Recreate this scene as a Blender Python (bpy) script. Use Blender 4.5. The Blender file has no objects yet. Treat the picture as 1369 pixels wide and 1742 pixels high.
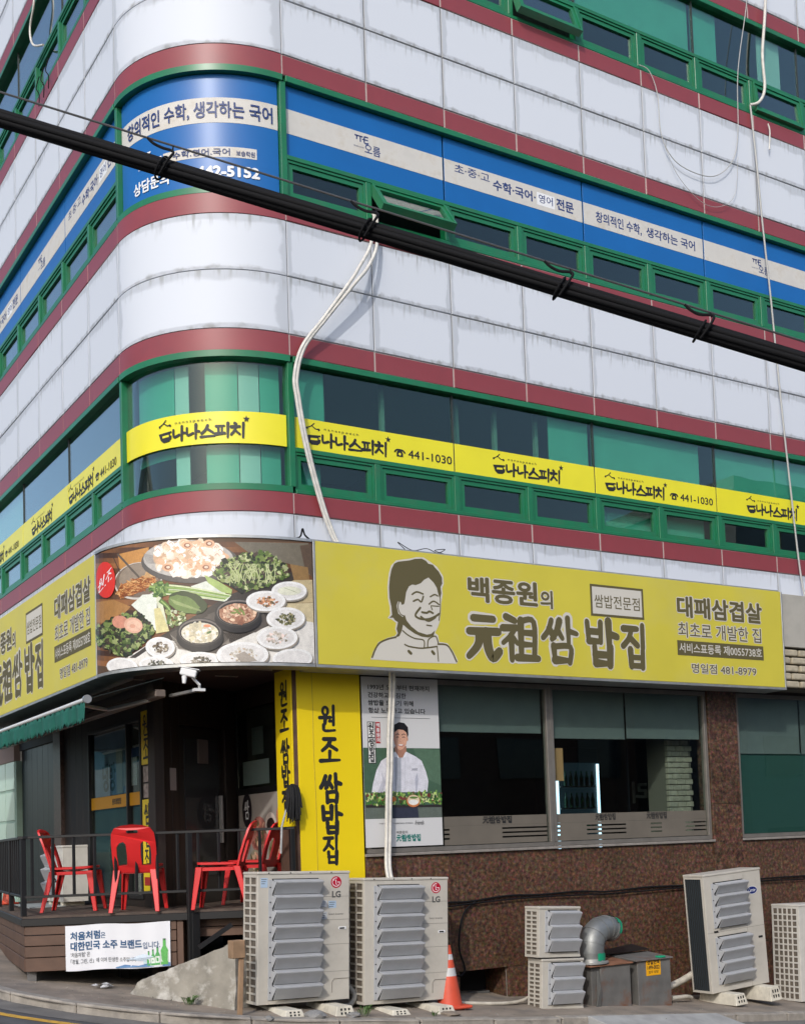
import bpy, bmesh, math, random
from mathutils import Vector, Matrix
random.seed(7)
SC = bpy.context.scene
COL = SC.collection
PI = math.pi

# ---------------------------------------------------------------- camera
cam_d = bpy.data.cameras.new('camera'); cam = bpy.data.objects.new('camera', cam_d); COL.objects.link(cam)
cam_d.sensor_fit = 'HORIZONTAL'; cam_d.sensor_width = 36.0
cam_d.lens = 36.0 * 2145.198 / 1369.0
cam_d.shift_x = (684.5 - 794.01) / 1369.0
cam_d.shift_y = (1279.487 - 871.0) / 1369.0
cam_d.clip_start = 0.05; cam_d.clip_end = 2000
YAW, PITCH, ROLL = 0.5835, 0.06798, -0.03658
_fw = Vector((math.sin(YAW) * math.cos(PITCH), math.cos(YAW) * math.cos(PITCH), math.sin(PITCH)))
_rt = Vector((math.cos(YAW), -math.sin(YAW), 0)); _up = _rt.cross(_fw)
_r2 = math.cos(ROLL) * _rt + math.sin(ROLL) * _up; _u2 = -math.sin(ROLL) * _rt + math.cos(ROLL) * _up
CAM = Vector((-6.3211, -13.0145, 1.85))
cam.matrix_world = Matrix(((_r2.x, _u2.x, -_fw.x, CAM.x), (_r2.y, _u2.y, -_fw.y, CAM.y), (_r2.z, _u2.z, -_fw.z, CAM.z), (0, 0, 0, 1)))
SC.camera = cam

# ---------------------------------------------------------------- sky, sun, exposure
SUN_EL, SUN_AZ = math.radians(35), math.radians(225)      # azimuth from +Y towards +X
w = bpy.data.worlds.new('World'); SC.world = w; w.use_nodes = True
nt = w.node_tree; bg = nt.nodes['Background']
sky = nt.nodes.new('ShaderNodeTexSky'); sky.sky_type = 'NISHITA'; sky.sun_disc = False
sky.sun_elevation = SUN_EL; sky.sun_rotation = SUN_AZ; sky.dust_density = 2.0; sky.air_density = 1.0; sky.ozone_density = 1.5
nt.links.new(sky.outputs[0], bg.inputs[0]); bg.inputs[1].default_value = 0.15
sl = bpy.data.lights.new('sun', 'SUN'); sl.energy = 1.35; sl.angle = math.radians(1.2); sl.color = (1.0, 0.965, 0.91)
sun = bpy.data.objects.new('sun', sl); COL.objects.link(sun)
SV = Vector((math.sin(SUN_AZ) * math.cos(SUN_EL), math.cos(SUN_AZ) * math.cos(SUN_EL), math.sin(SUN_EL)))
sun.rotation_euler = SV.to_track_quat('Z', 'Y').to_euler(); sun.location = SV * 60
vs = SC.view_settings; vs.view_transform = 'Standard'; vs.look = 'None'; vs.exposure = 0.48; vs.gamma = 1.0
vs.use_curve_mapping = False
SC.cycles.max_bounces = 8; SC.cycles.transparent_max_bounces = 24; SC.cycles.caustics_reflective = False; SC.cycles.caustics_refractive = False

# ---------------------------------------------------------------- materials
MATS = {}
def srgb(r, g, b):
    f = lambda c: (c / 255 / 12.92) if c / 255 <= 0.04045 else ((c / 255 + 0.055) / 1.055) ** 2.4
    return (f(r), f(g), f(b))
def mat(name, col, rough=0.5, metal=0.0, spec=0.5, var=0.0, vscale=6.0, dark=None, dscale=3.0, damt=0.0, bump=0.0, bscale=60.0, coat=0.0, stretch=None, emit=None, es=0.0):
    if name in MATS: return MATS[name]
    m = bpy.data.materials.new(name); m.use_nodes = True; MATS[name] = m
    n = m.node_tree.nodes; l = m.node_tree.links; b = n['Principled BSDF']
    b.inputs['Roughness'].default_value = rough; b.inputs['Metallic'].default_value = metal
    b.inputs['Specular IOR Level'].default_value = spec; b.inputs['Coat Weight'].default_value = coat
    c4 = (*col, 1); b.inputs['Base Color'].default_value = c4
    if emit: b.inputs['Emission Color'].default_value = (*emit, 1); b.inputs['Emission Strength'].default_value = es
    if var or damt or bump:
        tc = n.new('ShaderNodeTexCoord'); src = tc.outputs['Object']
        if stretch:
            mp = n.new('ShaderNodeMapping'); mp.inputs['Scale'].default_value = stretch; l.new(src, mp.inputs[0]); src = mp.outputs[0]
        out = None
        if var:
            nz = n.new('ShaderNodeTexNoise'); nz.inputs['Scale'].default_value = vscale; nz.inputs['Detail'].default_value = 5; l.new(src, nz.inputs['Vector'])
            mr = n.new('ShaderNodeMapRange'); mr.inputs[1].default_value = 0.3; mr.inputs[2].default_value = 0.7; mr.inputs[3].default_value = 1 - var; mr.inputs[4].default_value = 1 + var; l.new(nz.outputs[0], mr.inputs[0])
            mx = n.new('ShaderNodeMix'); mx.data_type = 'RGBA'; mx.blend_type = 'MULTIPLY'; mx.inputs['Factor'].default_value = 1; mx.inputs['A'].default_value = c4; l.new(mr.outputs[0], mx.inputs['B']); out = mx.outputs['Result']
        if damt:
            nz = n.new('ShaderNodeTexNoise'); nz.inputs['Scale'].default_value = dscale; nz.inputs['Detail'].default_value = 8; nz.inputs['Roughness'].default_value = 0.65; l.new(src, nz.inputs['Vector'])
            mr = n.new('ShaderNodeMapRange'); mr.inputs[1].default_value = 0.5; mr.inputs[2].default_value = 0.72; mr.inputs[3].default_value = 0; mr.inputs[4].default_value = damt; l.new(nz.outputs[0], mr.inputs[0])
            mx = n.new('ShaderNodeMix'); mx.data_type = 'RGBA'; mx.inputs['A'].default_value = c4; mx.inputs['B'].default_value = (*dark, 1); l.new(mr.outputs[0], mx.inputs['Factor'])
            if out: l.new(out, mx.inputs['A'])
            out = mx.outputs['Result']
        if out: l.new(out, b.inputs['Base Color'])
        if bump:
            nz = n.new('ShaderNodeTexNoise'); nz.inputs['Scale'].default_value = bscale; nz.inputs['Detail'].default_value = 4; l.new(src, nz.inputs['Vector'])
            bp = n.new('ShaderNodeBump'); bp.inputs['Strength'].default_value = bump; bp.inputs['Distance'].default_value = 0.01; l.new(nz.outputs[0], bp.inputs['Height']); l.new(bp.outputs[0], b.inputs['Normal'])
    return m

def glass(name, tint, rough=0.0, refl=1.0, ior=1.5, power=5.0):
    if name in MATS: return MATS[name]
    m = bpy.data.materials.new(name); m.use_nodes = True; MATS[name] = m
    n = m.node_tree.nodes; l = m.node_tree.links; n.remove(n['Principled BSDF']); o = n['Material Output']
    t = n.new('ShaderNodeBsdfTransparent'); t.inputs[0].default_value = (*tint, 1)
    g = n.new('ShaderNodeBsdfGlossy'); g.inputs['Roughness'].default_value = rough; g.inputs['Color'].default_value = (refl, refl, refl, 1)
    # Schlick reflectance of a flat pane, the same from both sides
    ge = n.new('ShaderNodeNewGeometry'); dt = n.new('ShaderNodeVectorMath'); dt.operation = 'DOT_PRODUCT'; l.new(ge.outputs['Incoming'], dt.inputs[0]); l.new(ge.outputs['Normal'], dt.inputs[1])
    def mth(op, x, y=None):
        q = n.new('ShaderNodeMath'); q.operation = op
        for i, v in enumerate((x, y)):
            if v is None: continue
            if hasattr(v, 'links'): l.new(v, q.inputs[i])
            else: q.inputs[i].default_value = v
        return q.outputs[0]
    f0 = ((ior - 1) / (ior + 1)) ** 2
    class F: outputs = [mth('ADD', f0, mth('MULTIPLY', 1 - f0, mth('POWER', mth('SUBTRACT', 1.0, mth('ABSOLUTE', dt.outputs['Value'])), power)))]
    f = F
    mx = n.new('ShaderNodeMixShader'); l.new(f.outputs[0], mx.inputs[0]); l.new(t.outputs[0], mx.inputs[1]); l.new(g.outputs[0], mx.inputs[2]); l.new(mx.outputs[0], o.inputs[0])
    # slow waviness of big float-glass panes
    tc = n.new('ShaderNodeTexCoord'); nz = n.new('ShaderNodeTexNoise'); nz.inputs['Scale'].default_value = 1.3; nz.inputs['Detail'].default_value = 1; l.new(tc.outputs['Object'], nz.inputs['Vector'])
    bp = n.new('ShaderNodeBump'); bp.inputs['Strength'].default_value = 0.05; bp.inputs['Distance'].default_value = 0.02; l.new(nz.outputs[0], bp.inputs['Height']); l.new(bp.outputs[0], g.inputs['Normal'])
    return m

def attr_mat(name, rough=0.6, coat=0.0):
    """flat print: colour comes from the mesh's own colour attribute"""
    if name in MATS: return MATS[name]
    m = bpy.data.materials.new(name); m.use_nodes = True; MATS[name] = m
    n = m.node_tree.nodes; l = m.node_tree.links; b = n['Principled BSDF']
    a = n.new('ShaderNodeAttribute'); a.attribute_name = 'Col'; tc = n.new('ShaderNodeTexCoord'); prev = a.outputs['Color']
    for sc_n, amt in ((16.0, .12), (95.0, .14)):      # print grain and tonal mottling
        nz = n.new('ShaderNodeTexNoise'); nz.inputs['Scale'].default_value = sc_n; nz.inputs['Detail'].default_value = 3; l.new(tc.outputs['Object'], nz.inputs['Vector'])
        mr = n.new('ShaderNodeMapRange'); mr.inputs[1].default_value = .3; mr.inputs[2].default_value = .7; mr.inputs[3].default_value = 1 - amt; mr.inputs[4].default_value = 1 + amt * .7; l.new(nz.outputs[0], mr.inputs[0])
        mx = n.new('ShaderNodeMix'); mx.data_type = 'RGBA'; mx.blend_type = 'MULTIPLY'; mx.inputs['Factor'].default_value = 1; l.new(prev, mx.inputs['A']); l.new(mr.outputs[0], mx.inputs['B']); prev = mx.outputs['Result']
    l.new(prev, b.inputs['Base Color'])
    b.inputs['Roughness'].default_value = rough; b.inputs['Coat Weight'].default_value = coat
    return m

# ---------------------------------------------------------------- mesh helpers
class MB:
    def __init__(s): s.v = []; s.f = []; s.m = []; s.c = []; s.uv = {}; s.marks = []
    def face(s, pts, mi=0, col=None, uv=None):
        i = len(s.v); s.v += [tuple(p) for p in pts]; s.f.append(tuple(range(i, i + len(pts)))); s.m.append(mi); s.c.append(col)
        if uv: s.uv[len(s.f) - 1] = uv
    def hexa(s, p, mi=0):
        # p: 8 points, 0-3 bottom ring, 4-7 top ring
        i = len(s.v); s.v += [tuple(q) for q in p]
        for q in ((3, 2, 1, 0), (4, 5, 6, 7), (0, 1, 5, 4), (1, 2, 6, 5), (2, 3, 7, 6), (3, 0, 4, 7)):
            s.f.append(tuple(i + k for k in q)); s.m.append(mi); s.c.append(None)
    def box(s, x0, x1, y0, y1, z0, z1, mi=0):
        s.hexa([(x0, y0, z0), (x1, y0, z0), (x1, y1, z0), (x0, y1, z0), (x0, y0, z1), (x1, y0, z1), (x1, y1, z1), (x0, y1, z1)], mi)
    def bar(s, a, b, wx, wy, up=(0, 0, 1), mi=0):
        a = Vector(a); b = Vector(b); d = (b - a).normalized(); u = Vector(up)
        if abs(d.dot(u)) > 0.99: u = Vector((0, 1, 0))
        x = d.cross(u).normalized(); y = x.cross(d)
        r = lambda p: [p - x * wx / 2 - y * wy / 2, p + x * wx / 2 - y * wy / 2, p + x * wx / 2 + y * wy / 2, p - x * wx / 2 + y * wy / 2]
        s.hexa(r(a) + r(b), mi)
    def tube(s, pts, rad, n=8, mi=0, cap=True):
        pts = [Vector(p) for p in pts]; rs = rad if isinstance(rad, (list, tuple)) else [rad] * len(pts)
        base = len(s.v); prev = None
        for k, p in enumerate(pts):
            d = (pts[min(k + 1, len(pts) - 1)] - pts[max(k - 1, 0)])
            d = d.normalized() if d.length > 1e-9 else Vector((0, 0, 1))
            if prev is None:
                u = Vector((0, 0, 1)) if abs(d.z) < 0.9 else Vector((1, 0, 0)); x = d.cross(u).normalized()
            else:
                x = (prev - d * prev.dot(d)); x = x.normalized() if x.length > 1e-6 else d.orthogonal().normalized()
            prev = x; y = d.cross(x)
            for j in range(n):
                a = 2 * PI * j / n; s.v.append(tuple(p + (x * math.cos(a) + y * math.sin(a)) * rs[k]))
        for k in range(len(pts) - 1):
            for j in range(n):
                a = base + k * n + j; b = base + k * n + (j + 1) % n
                s.f.append((a, b, b + n, a + n)); s.m.append(mi); s.c.append(None)
        if cap:
            s.f.append(tuple(base + j for j in range(n))[::-1]); s.m.append(mi); s.c.append(None)
            e = base + (len(pts) - 1) * n; s.f.append(tuple(e + j for j in range(n))); s.m.append(mi); s.c.append(None)
    def lathe(s, prof, n=20, o=(0, 0, 0), mi=0, square=0):
        base = len(s.v)
        for r, z in prof:
            for j in range(n):
                a = 2 * PI * j / n; s.v.append((o[0] + r * math.cos(a), o[1] + r * math.sin(a), o[2] + z))
        for k in range(len(prof) - 1):
            for j in range(n):
                a = base + k * n + j; b = base + k * n + (j + 1) % n
                s.f.append((a, b, b + n, a + n)); s.m.append(mi); s.c.append(None)
        s.f.append(tuple(base + j for j in range(n))[::-1]); s.m.append(mi); s.c.append(None)
        e = base + (len(prof) - 1) * n; s.f.append(tuple(e + j for j in range(n))); s.m.append(mi); s.c.append(None)
    def prism(s, poly, z0, z1, mi=0):
        n = len(poly); i = len(s.v)
        s.v += [(p[0], p[1], z0) for p in poly] + [(p[0], p[1], z1) for p in poly]
        s.f.append(tuple(i + k for k in range(n))[::-1]); s.f.append(tuple(i + n + k for k in range(n))); s.m += [mi, mi]; s.c += [None, None]
        for k in range(n):
            s.f.append((i + k, i + (k + 1) % n, i + n + (k + 1) % n, i + n + k)); s.m.append(mi); s.c.append(None)
    def map(s, fn): s.v = [tuple(fn(*p)) for p in s.v]; return s
    def mesh(s, name, mats):
        me = bpy.data.meshes.new(name); me.from_pydata(s.v, [], s.f); me.update()
        for m in (mats if isinstance(mats, (list, tuple)) else [mats]): me.materials.append(m)
        if any(s.m): me.polygons.foreach_set('material_index', s.m)
        if any(c is not None for c in s.c):
            ca = me.color_attributes.new('Col', 'FLOAT_COLOR', 'CORNER')
            for p in me.polygons:
                c = s.c[p.index] or (0.5, 0.5, 0.5)
                for li in p.loop_indices: ca.data[li].color = (*c, 1)
        if s.uv:
            ul = me.uv_layers.new(name='UVMap')
            for p in me.polygons:
                u = s.uv.get(p.index)
                if u:
                    for k, li in enumerate(p.loop_indices): ul.data[li].uv = u[k]
        return me
    def build(s, name, mats, parent=None, bevel=0, seg=1, smooth=None, **k):
        mk = sorted(set([0] + s.marks)); mk = [q for q in mk if q < len(s.f)]
        if len(mk) > 1 and not s.uv:            # each line of lettering becomes a part of its own
            for a, b in zip(mk, mk[1:] + [len(s.f)]):
                q = MB(); ix = {}
                for fi in range(a, b):
                    q.f.append(tuple(ix.setdefault(v, len(ix)) for v in s.f[fi])); q.m.append(s.m[fi]); q.c.append(s.c[fi])
                q.v = [s.v[v] for v in ix]; o = q.build(name, mats, parent)
            return o
        return link(name, s.mesh(name, mats), parent, bevel=bevel, seg=seg, smooth=smooth, **k)

def finish(me, bevel=0, seg=1, smooth=None, recalc=True):
    bm = bmesh.new(); bm.from_mesh(me)
    if recalc: bmesh.ops.recalc_face_normals(bm, faces=bm.faces)
    if bevel:
        bmesh.ops.remove_doubles(bm, verts=bm.verts, dist=1e-5)
        es = [e for e in bm.edges if len(e.link_faces) == 2 and e.calc_face_angle(0) > 0.5]
        bmesh.ops.bevel(bm, geom=es, offset=bevel, segments=seg, profile=0.5, affect='EDGES', clamp_overlap=True)
    if smooth is not None:
        bmesh.ops.remove_doubles(bm, verts=bm.verts, dist=1e-5)
        for f in bm.faces: f.smooth = True
        for e in bm.edges:
            if len(e.link_faces) == 2 and e.calc_face_angle(0) > smooth: e.smooth = False
    bm.to_mesh(me); bm.free(); me.update()

def tag(o, label=None, cat=None, group=None, kind=None):
    if label: o['label'] = label
    if cat: o['category'] = cat
    if group: o['group'] = group
    if kind: o['kind'] = kind
    return o
def link(name, me, parent=None, loc=None, rot=None, bevel=0, seg=1, smooth=None, label=None, cat=None, group=None, kind=None, recalc=True):
    if bevel or smooth is not None: finish(me, bevel, seg, smooth, recalc)
    o = bpy.data.objects.new(name, me); COL.objects.link(o)
    if loc is not None: o.location = loc
    if rot is not None: o.rotation_euler = rot
    if parent:
        o.parent = parent
        if parent.type != 'EMPTY' or True: o.matrix_parent_inverse = Matrix.Identity(4)
    return tag(o, label, cat, group, kind)
def thing(name, label, cat, loc=(0, 0, 0), rz=0, group=None):
    o = bpy.data.objects.new(name, None); COL.objects.link(o); o.empty_display_size = 0.1
    o.location = loc; o.rotation_euler = (0, 0, rz); return tag(o, label, cat, group)
def children(o): return [c for c in bpy.data.objects if c.parent == o]
def copy_tree(o, parent=None, label=None):
    c = o.copy(); COL.objects.link(c); c.parent = parent
    if label: c['label'] = label
    for ch in children(o): copy_tree(ch, c)
    return c

# ---------------------------------------------------------------- the walls as a ribbon: s runs along the street front, n outwards
R = 1.514; L = PI * R / 2; WR = 1.14; WL = 1.2007
def W(s, n, z):
    if s >= 0: return Vector((s, -n, z))
    if s > -L:
        a = s / R; return Vector(((R + n) * math.sin(a), R - (R + n) * math.cos(a), z))
    return Vector((-R - n, R - s - L, z))
def wdir(s):
    if s >= 0: return 0.0
    if s > -L: return s / R
    return -PI / 2
def gz(x, y): return 0.106 - 0.09 * max(-6, min(14, x)) + 0.07 * max(-8, min(6, y))

# ---------------------------------------------------------------- lettering
_fs = bpy.data.scenes.new('letter_shapes')
_fc = bpy.data.curves.new('lettering', 'FONT'); _fo = bpy.data.objects.new('lettering_source', _fc); _fs.collection.objects.link(_fo)
_gc = {}
def glyphs(body, spacing=1.0, shear=0.0):
    k = (body, spacing, shear)
    if k in _gc: return _gc[k]
    _fc.body = body; _fc.size = 1.0; _fc.offset = 0; _fc.space_character = spacing; _fc.shear = shear; _fc.resolution_u = 3
    _fc.align_x = 'LEFT'; _fc.fill_mode = 'FRONT'
    vl = _fs.view_layers[0]; vl.update(); dg = vl.depsgraph
    me = bpy.data.meshes.new_from_object(_fo.evaluated_get(dg))
    v = [tuple(p.co)[:2] for p in me.vertices]; f = [tuple(p.vertices) for p in me.polygons]; bpy.data.meshes.remove(me)
    _gc[k] = (v, f); return v, f
def fit_text(mb, body, x0, x1, z0, z1, fn, bold=0.0, mi=0, col=None, mirror=False, vertical=False, spacing=1.0, shear=0.0):
    """put a line of lettering into the rectangle x0..x1, z0..z1 of a surface; fn(x, z, lift) gives the point; bold = stroke growth in em"""
    if vertical:
        n = len(body); h = (z1 - z0) / n
        for k, ch in enumerate(body):
            if ch != ' ': fit_text(mb, ch, x0, x1, z1 - (k + 0.93) * h, z1 - (k + 0.07) * h, fn, bold, mi, col)
        return
    v, f = glyphs(body, spacing, shear)
    if not v: return
    mb.marks.append(len(mb.f))
    ax = min(p[0] for p in v); bx = max(p[0] for p in v); ay = min(p[1] for p in v); by = max(p[1] for p in v)
    q = bold; sx = (x1 - x0) / (bx - ax + 2 * q + 1e-9); sz = (z1 - z0) / (by - ay + 2 * q + 1e-9)
    offs = [(0, 0)] + ([(q * math.cos(2 * PI * k / 8), q * math.sin(2 * PI * k / 8)) for k in range(8)] if q > 0.004 else [])
    for j, (ox, oy) in enumerate(offs):
        i = len(mb.v)
        for p in v:
            t = (p[0] - ax + q + ox) * sx; t = (x1 - x0) - t if mirror else t
            mb.v.append(tuple(fn(x0 + t, z0 + (p[1] - ay + q + oy) * sz, j * 6e-6)))
        for g in f: mb.f.append(tuple(i + k for k in g)); mb.m.append(mi); mb.c.append(col)

def smooth_path(pts, n=6):
    if len(pts) < 3: return [tuple(p) for p in pts]
    out = []; P = [pts[0]] + list(pts) + [pts[-1]]
    for k in range(1, len(P) - 2):
        for j in range(n):
            t = j / n; a, b, c, d = P[k - 1], P[k], P[k + 1], P[k + 2]
            out.append(tuple(0.5 * (2 * b[i] + (c[i] - a[i]) * t + (2 * a[i] - 5 * b[i] + 4 * c[i] - d[i]) * t * t + (3 * b[i] - a[i] - 3 * c[i] + d[i]) * t ** 3) for i in range(len(b))))
    out.append(tuple(pts[-1])); return out
def ribbon(pts, w0, w1=None, n=5, cap=True, taper=0.0):
    """outline (list of quads) of a brush stroke in 2-D"""
    w1 = w0 if w1 is None else w1; P = smooth_path(pts, n); Q = []
    for k, p in enumerate(P):
        a = P[max(k - 1, 0)]; b = P[min(k + 1, len(P) - 1)]; dx, dy = b[0] - a[0], b[1] - a[1]; d = math.hypot(dx, dy) + 1e-9
        t = k / (len(P) - 1); wd = (w0 + (w1 - w0) * t) / 2
        Q.append(((p[0] - dy / d * wd, p[1] + dx / d * wd), (p[0] + dy / d * wd, p[1] - dx / d * wd)))
    polys = [(Q[k][0], Q[k][1], Q[k + 1][1], Q[k + 1][0]) for k in range(len(Q) - 1)]
    if cap:
        for p, wd in ((P[0], w0), (P[-1], w1)):
            polys.append(tuple((p[0] + math.cos(2 * PI * j / 8 + 0.3) * wd / 2, p[1] + math.sin(2 * PI * j / 8 + 0.3) * wd / 2) for j in range(8)))
    return polys
_ring = lambda cx, cy, r, sq=1.0: [(cx + r * sq * math.cos(2 * PI * k / 12), cy + r * math.sin(2 * PI * k / 12)) for k in range(13)]
_siot = [[(.50, .93), (.41, .70), (.27, .52)], [(.43, .74), (.57, .55)]]
_bb = lambda: [[(.30, .43), (.32, .04)], [(.77, .43), (.75, .02)], [(.31, .25), (.75, .25)], [(.33, .06), (.75, .06)]]
_aa = [[(.74, 1.0), (.75, .44)], [(.76, .72), (.99, .67)]]
BRUSH = {
 '쌈': [[(.27, .93), (.17, .70), (.02, .54)], [(.20, .74), (.33, .57)]] + _siot + _aa + [[(.31, .38), (.34, .03)], [(.31, .36), (.79, .37), (.76, .02)], [(.34, .07), (.76, .07)]],
 '밥': [[(.10, .96), (.14, .52)], [(.50, .96), (.49, .52)], [(.13, .75), (.49, .75)], [(.14, .54), (.49, .54)]] + _aa + _bb(),
 '집': [[(.06, .90), (.58, .91)], [(.36, .88), (.25, .67), (.03, .50)], [(.30, .70), (.58, .53)], [(.79, 1.0), (.78, .47)]] + _bb(),
 '원': [_ring(.34, .80, .15), [(.03, .55), (.62, .57)], [(.33, .54), (.31, .34)], [(.82, 1.0), (.80, .28)], [(.58, .42), (.80, .43)], [(.24, .28), (.27, .06), (.86, .07)]],
 '조': [[(.20, .92), (.78, .93)], [(.53, .90), (.40, .68), (.12, .48)], [(.46, .70), (.86, .50)], [(.50, .43), (.49, .10)], [(.02, .07), (.98, .10)]],
 '元': [[(.20, .94), (.82, .94)], [(.06, .64), (.96, .66)], [(.38, .62), (.32, .34), (.03, .08)], [(.60, .63), (.64, .28), (.78, .07), (.98, .22)]],
 '祖': [[(.12, .98), (.36, .90)], [(.02, .72), (.42, .74)], [(.36, .72), (.22, .54), (.02, .38)], [(.25, .56), (.25, .0)], [(.30, .50), (.42, .38)], [(.53, .92), (.52, .08)], [(.53, .90), (.90, .90), (.89, .08)], [(.54, .64), (.88, .64)], [(.54, .37), (.88, .37)], [(.40, .06), (1.0, .06)]],
 '나': [[(.06, .82), (.10, .32), (.52, .42)], [(.74, 1.0), (.70, .02)], [(.74, .55), (.98, .50)]],
 '스': [[(.52, .88), (.36, .58), (.08, .34)], [(.46, .66), (.90, .36)], [(.0, .10), (1.0, .13)]],
 '피': [[(.04, .80), (.62, .82)], [(.20, .80), (.22, .30)], [(.46, .80), (.44, .30)], [(.0, .25), (.64, .30)], [(.88, 1.0), (.84, .0)]],
 '치': [[(.28, 1.0), (.38, .92)], [(.04, .74), (.62, .77)], [(.36, .75), (.24, .46), (.02, .20)], [(.30, .50), (.62, .22)], [(.88, 1.02), (.84, .0)]],
}
def brush_text(mb, body, x0, x1, z0, z1, fn, wd=0.12, mi=0, col=None, vertical=False, gap=0.06, jit=0.0, layer=0.0):
    mb.marks.append(len(mb.f)); chars = [c for c in body]; n = len(chars); rnd = random.Random(len(body) * 31 + int(wd * 1000)); k0 = 0
    for k, ch in enumerate(chars):
        if ch == ' ': continue
        if vertical: bx = (x0, x1, z1 - (k + 1 - gap / 2) * (z1 - z0) / n, z1 - (k + gap / 2) * (z1 - z0) / n)
        else: bx = (x0 + (k + gap / 2) * (x1 - x0) / n, x0 + (k + 1 - gap / 2) * (x1 - x0) / n, z0, z1)
        sx, sz = bx[1] - bx[0], bx[3] - bx[2]; rat = sz / sx
        for st in BRUSH[ch]:
            a = wd * (1 + rnd.uniform(-.2, .25)); b = wd * (1 + rnd.uniform(-.35, .1))
            if len(st) > 8: a = b = wd * 0.8
            pts = [(p[0] + rnd.uniform(-jit, jit), (p[1] + rnd.uniform(-jit, jit)) * rat) for p in st] if len(st) < 9 else [(p[0], p[1] * rat) for p in st]
            for poly in ribbon(pts, a, b):
                k0 += 1
                mb.face([fn(bx[0] + p[0] * sx, bx[2] + p[1] / rat * sz, layer + k0 * 3e-6) for p in poly], mi, col)
# ================================================================ ground, road, kerb
g_as = mat('asphalt', (0.085, 0.085, 0.087), 0.9, var=0.25, vscale=2.5, bump=0.5, bscale=140, dark=(0.03, 0.03, 0.03), dscale=1.2, damt=0.6)
g_co = mat('pavement_concrete', (0.25, 0.208, 0.165), 0.9, var=0.22, vscale=3, bump=0.4, bscale=50, dark=(0.13, 0.12, 0.11), dscale=2.2, damt=0.75)
g_ke = mat('kerb_concrete', (0.31, 0.28, 0.24), 0.85, var=0.2, vscale=9, bump=0.35, bscale=60, dark=(0.15, 0.14, 0.13), dscale=5, damt=0.7)

# kerb line: comes down the side street on the left, rounds the corner, runs along the front
KERB = smooth_path([(-4.0, 14.0), (-3.75, 6.0), (-3.45, 2.2), (-3.1, 0.55), (-2.45, -0.45), (-1.6, -1.12), (-0.6, -1.42), (0.6, -1.55), (2.4, -1.62), (7.0, -1.62), (16.0, -1.62)], 6)
def ground_grid(name, m, x0, x1, y0, y1, nx, ny, dz, kind='structure'):
    mb = MB(); X = [x0 + (x1 - x0) * i / nx for i in range(nx + 1)]; Y = [y0 + (y1 - y0) * j / ny for j in range(ny + 1)]
    mb.v = [(x, y, gz(x, y) + dz) for y in Y for x in X]
    for j in range(ny):
        for i in range(nx):
            a = j * (nx + 1) + i; mb.f.append((a, a + 1, a + nx + 2, a + nx + 1)); mb.m.append(0); mb.c.append(None)
    return link(name, mb.mesh(name, m), kind=kind, smooth=3.0)
mb = MB()
xs = [-400, -120, -40] + [-20 + 0.5 * i for i in range(77)] + [40, 120, 400]; ys = [-400, -120, -40] + [-22 + 0.5 * i for i in range(85)] + [40, 120, 400]
mb.v = [(x, y, gz(x, y) - 0.085) for y in ys for x in xs]; nx = len(xs)
for j in range(len(ys) - 1):
    for i in range(nx - 1):
        a = j * nx + i; mb.f.append((a, a + 1, a + nx + 1, a + nx)); mb.m.append(0); mb.c.append(None)
link('road', mb.mesh('road', g_as), kind='structure', smooth=3.0)
# pavement between kerb and building
mb = MB(); rows = []
for k, p in enumerate(KERB):
    q = (max(p[0] + 3.2, -0.6), p[1]) if p[1] > 1.5 else (p[0] + 0.9 if p[1] > -0.3 else p[0] + 0.3, 2.6)
    if p[0] > -1.2: q = (p[0], 2.6)
    rows.append([(p[0] + (q[0] - p[0]) * t / 6, p[1] + (q[1] - p[1]) * t / 6) for t in range(7)])
for k, r in enumerate(rows): mb.v += [(x, y, gz(x, y) + 0.006 * math.sin(x * 5 + y * 3)) for x, y in r]
for k in range(len(rows) - 1):
    for t in range(6):
        a = k * 7 + t; mb.f.append((a, a + 7, a + 8, a + 1)); mb.m.append(0); mb.c.append(None)
link('pavement', mb.mesh('pavement', g_co), kind='structure', smooth=3.0)
# kerb stones, each a piece of the kerb
kerb = thing('kerb', None, None); kerb['kind'] = 'structure'
acc = 0; seg = []; cur = [KERB[0]]
def resample(P, step):
    out = [P[0]]; rem = step
    for a, b in zip(P[:-1], P[1:]):
        d = math.hypot(b[0] - a[0], b[1] - a[1]); pos = 0
        while d - pos >= rem:
            pos += rem; t = pos / d; out.append((a[0] + (b[0] - a[0]) * t, a[1] + (b[1] - a[1]) * t)); rem = step
        rem -= d - pos
    return out
KS = resample(KERB, 0.9)
for k, (a, b) in enumerate(zip(KS[:-1], KS[1:])):
    d = Vector((b[0] - a[0], b[1] - a[1])); ln = d.length; d.normalize(); nrm = Vector((d.y, -d.x))
    mb = MB(); e = 0.006; j = random.uniform(-.006, .006); P = []
    for zz in (-0.2, 0.018 + j):
        for (t, o) in ((e, 0.0), (ln - e, 0.0), (ln - e, -0.15), (e, -0.15)):
            x = a[0] + d.x * t + nrm.x * o; y = a[1] + d.y * t + nrm.y * o; P.append((x, y, gz(x, y) + zz))
    mb.hexa([P[i] for i in (0, 1, 2, 3, 4, 5, 6, 7)]); mb.build('kerb_stone', g_ke, kerb, bevel=0.012, seg=1)
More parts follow.
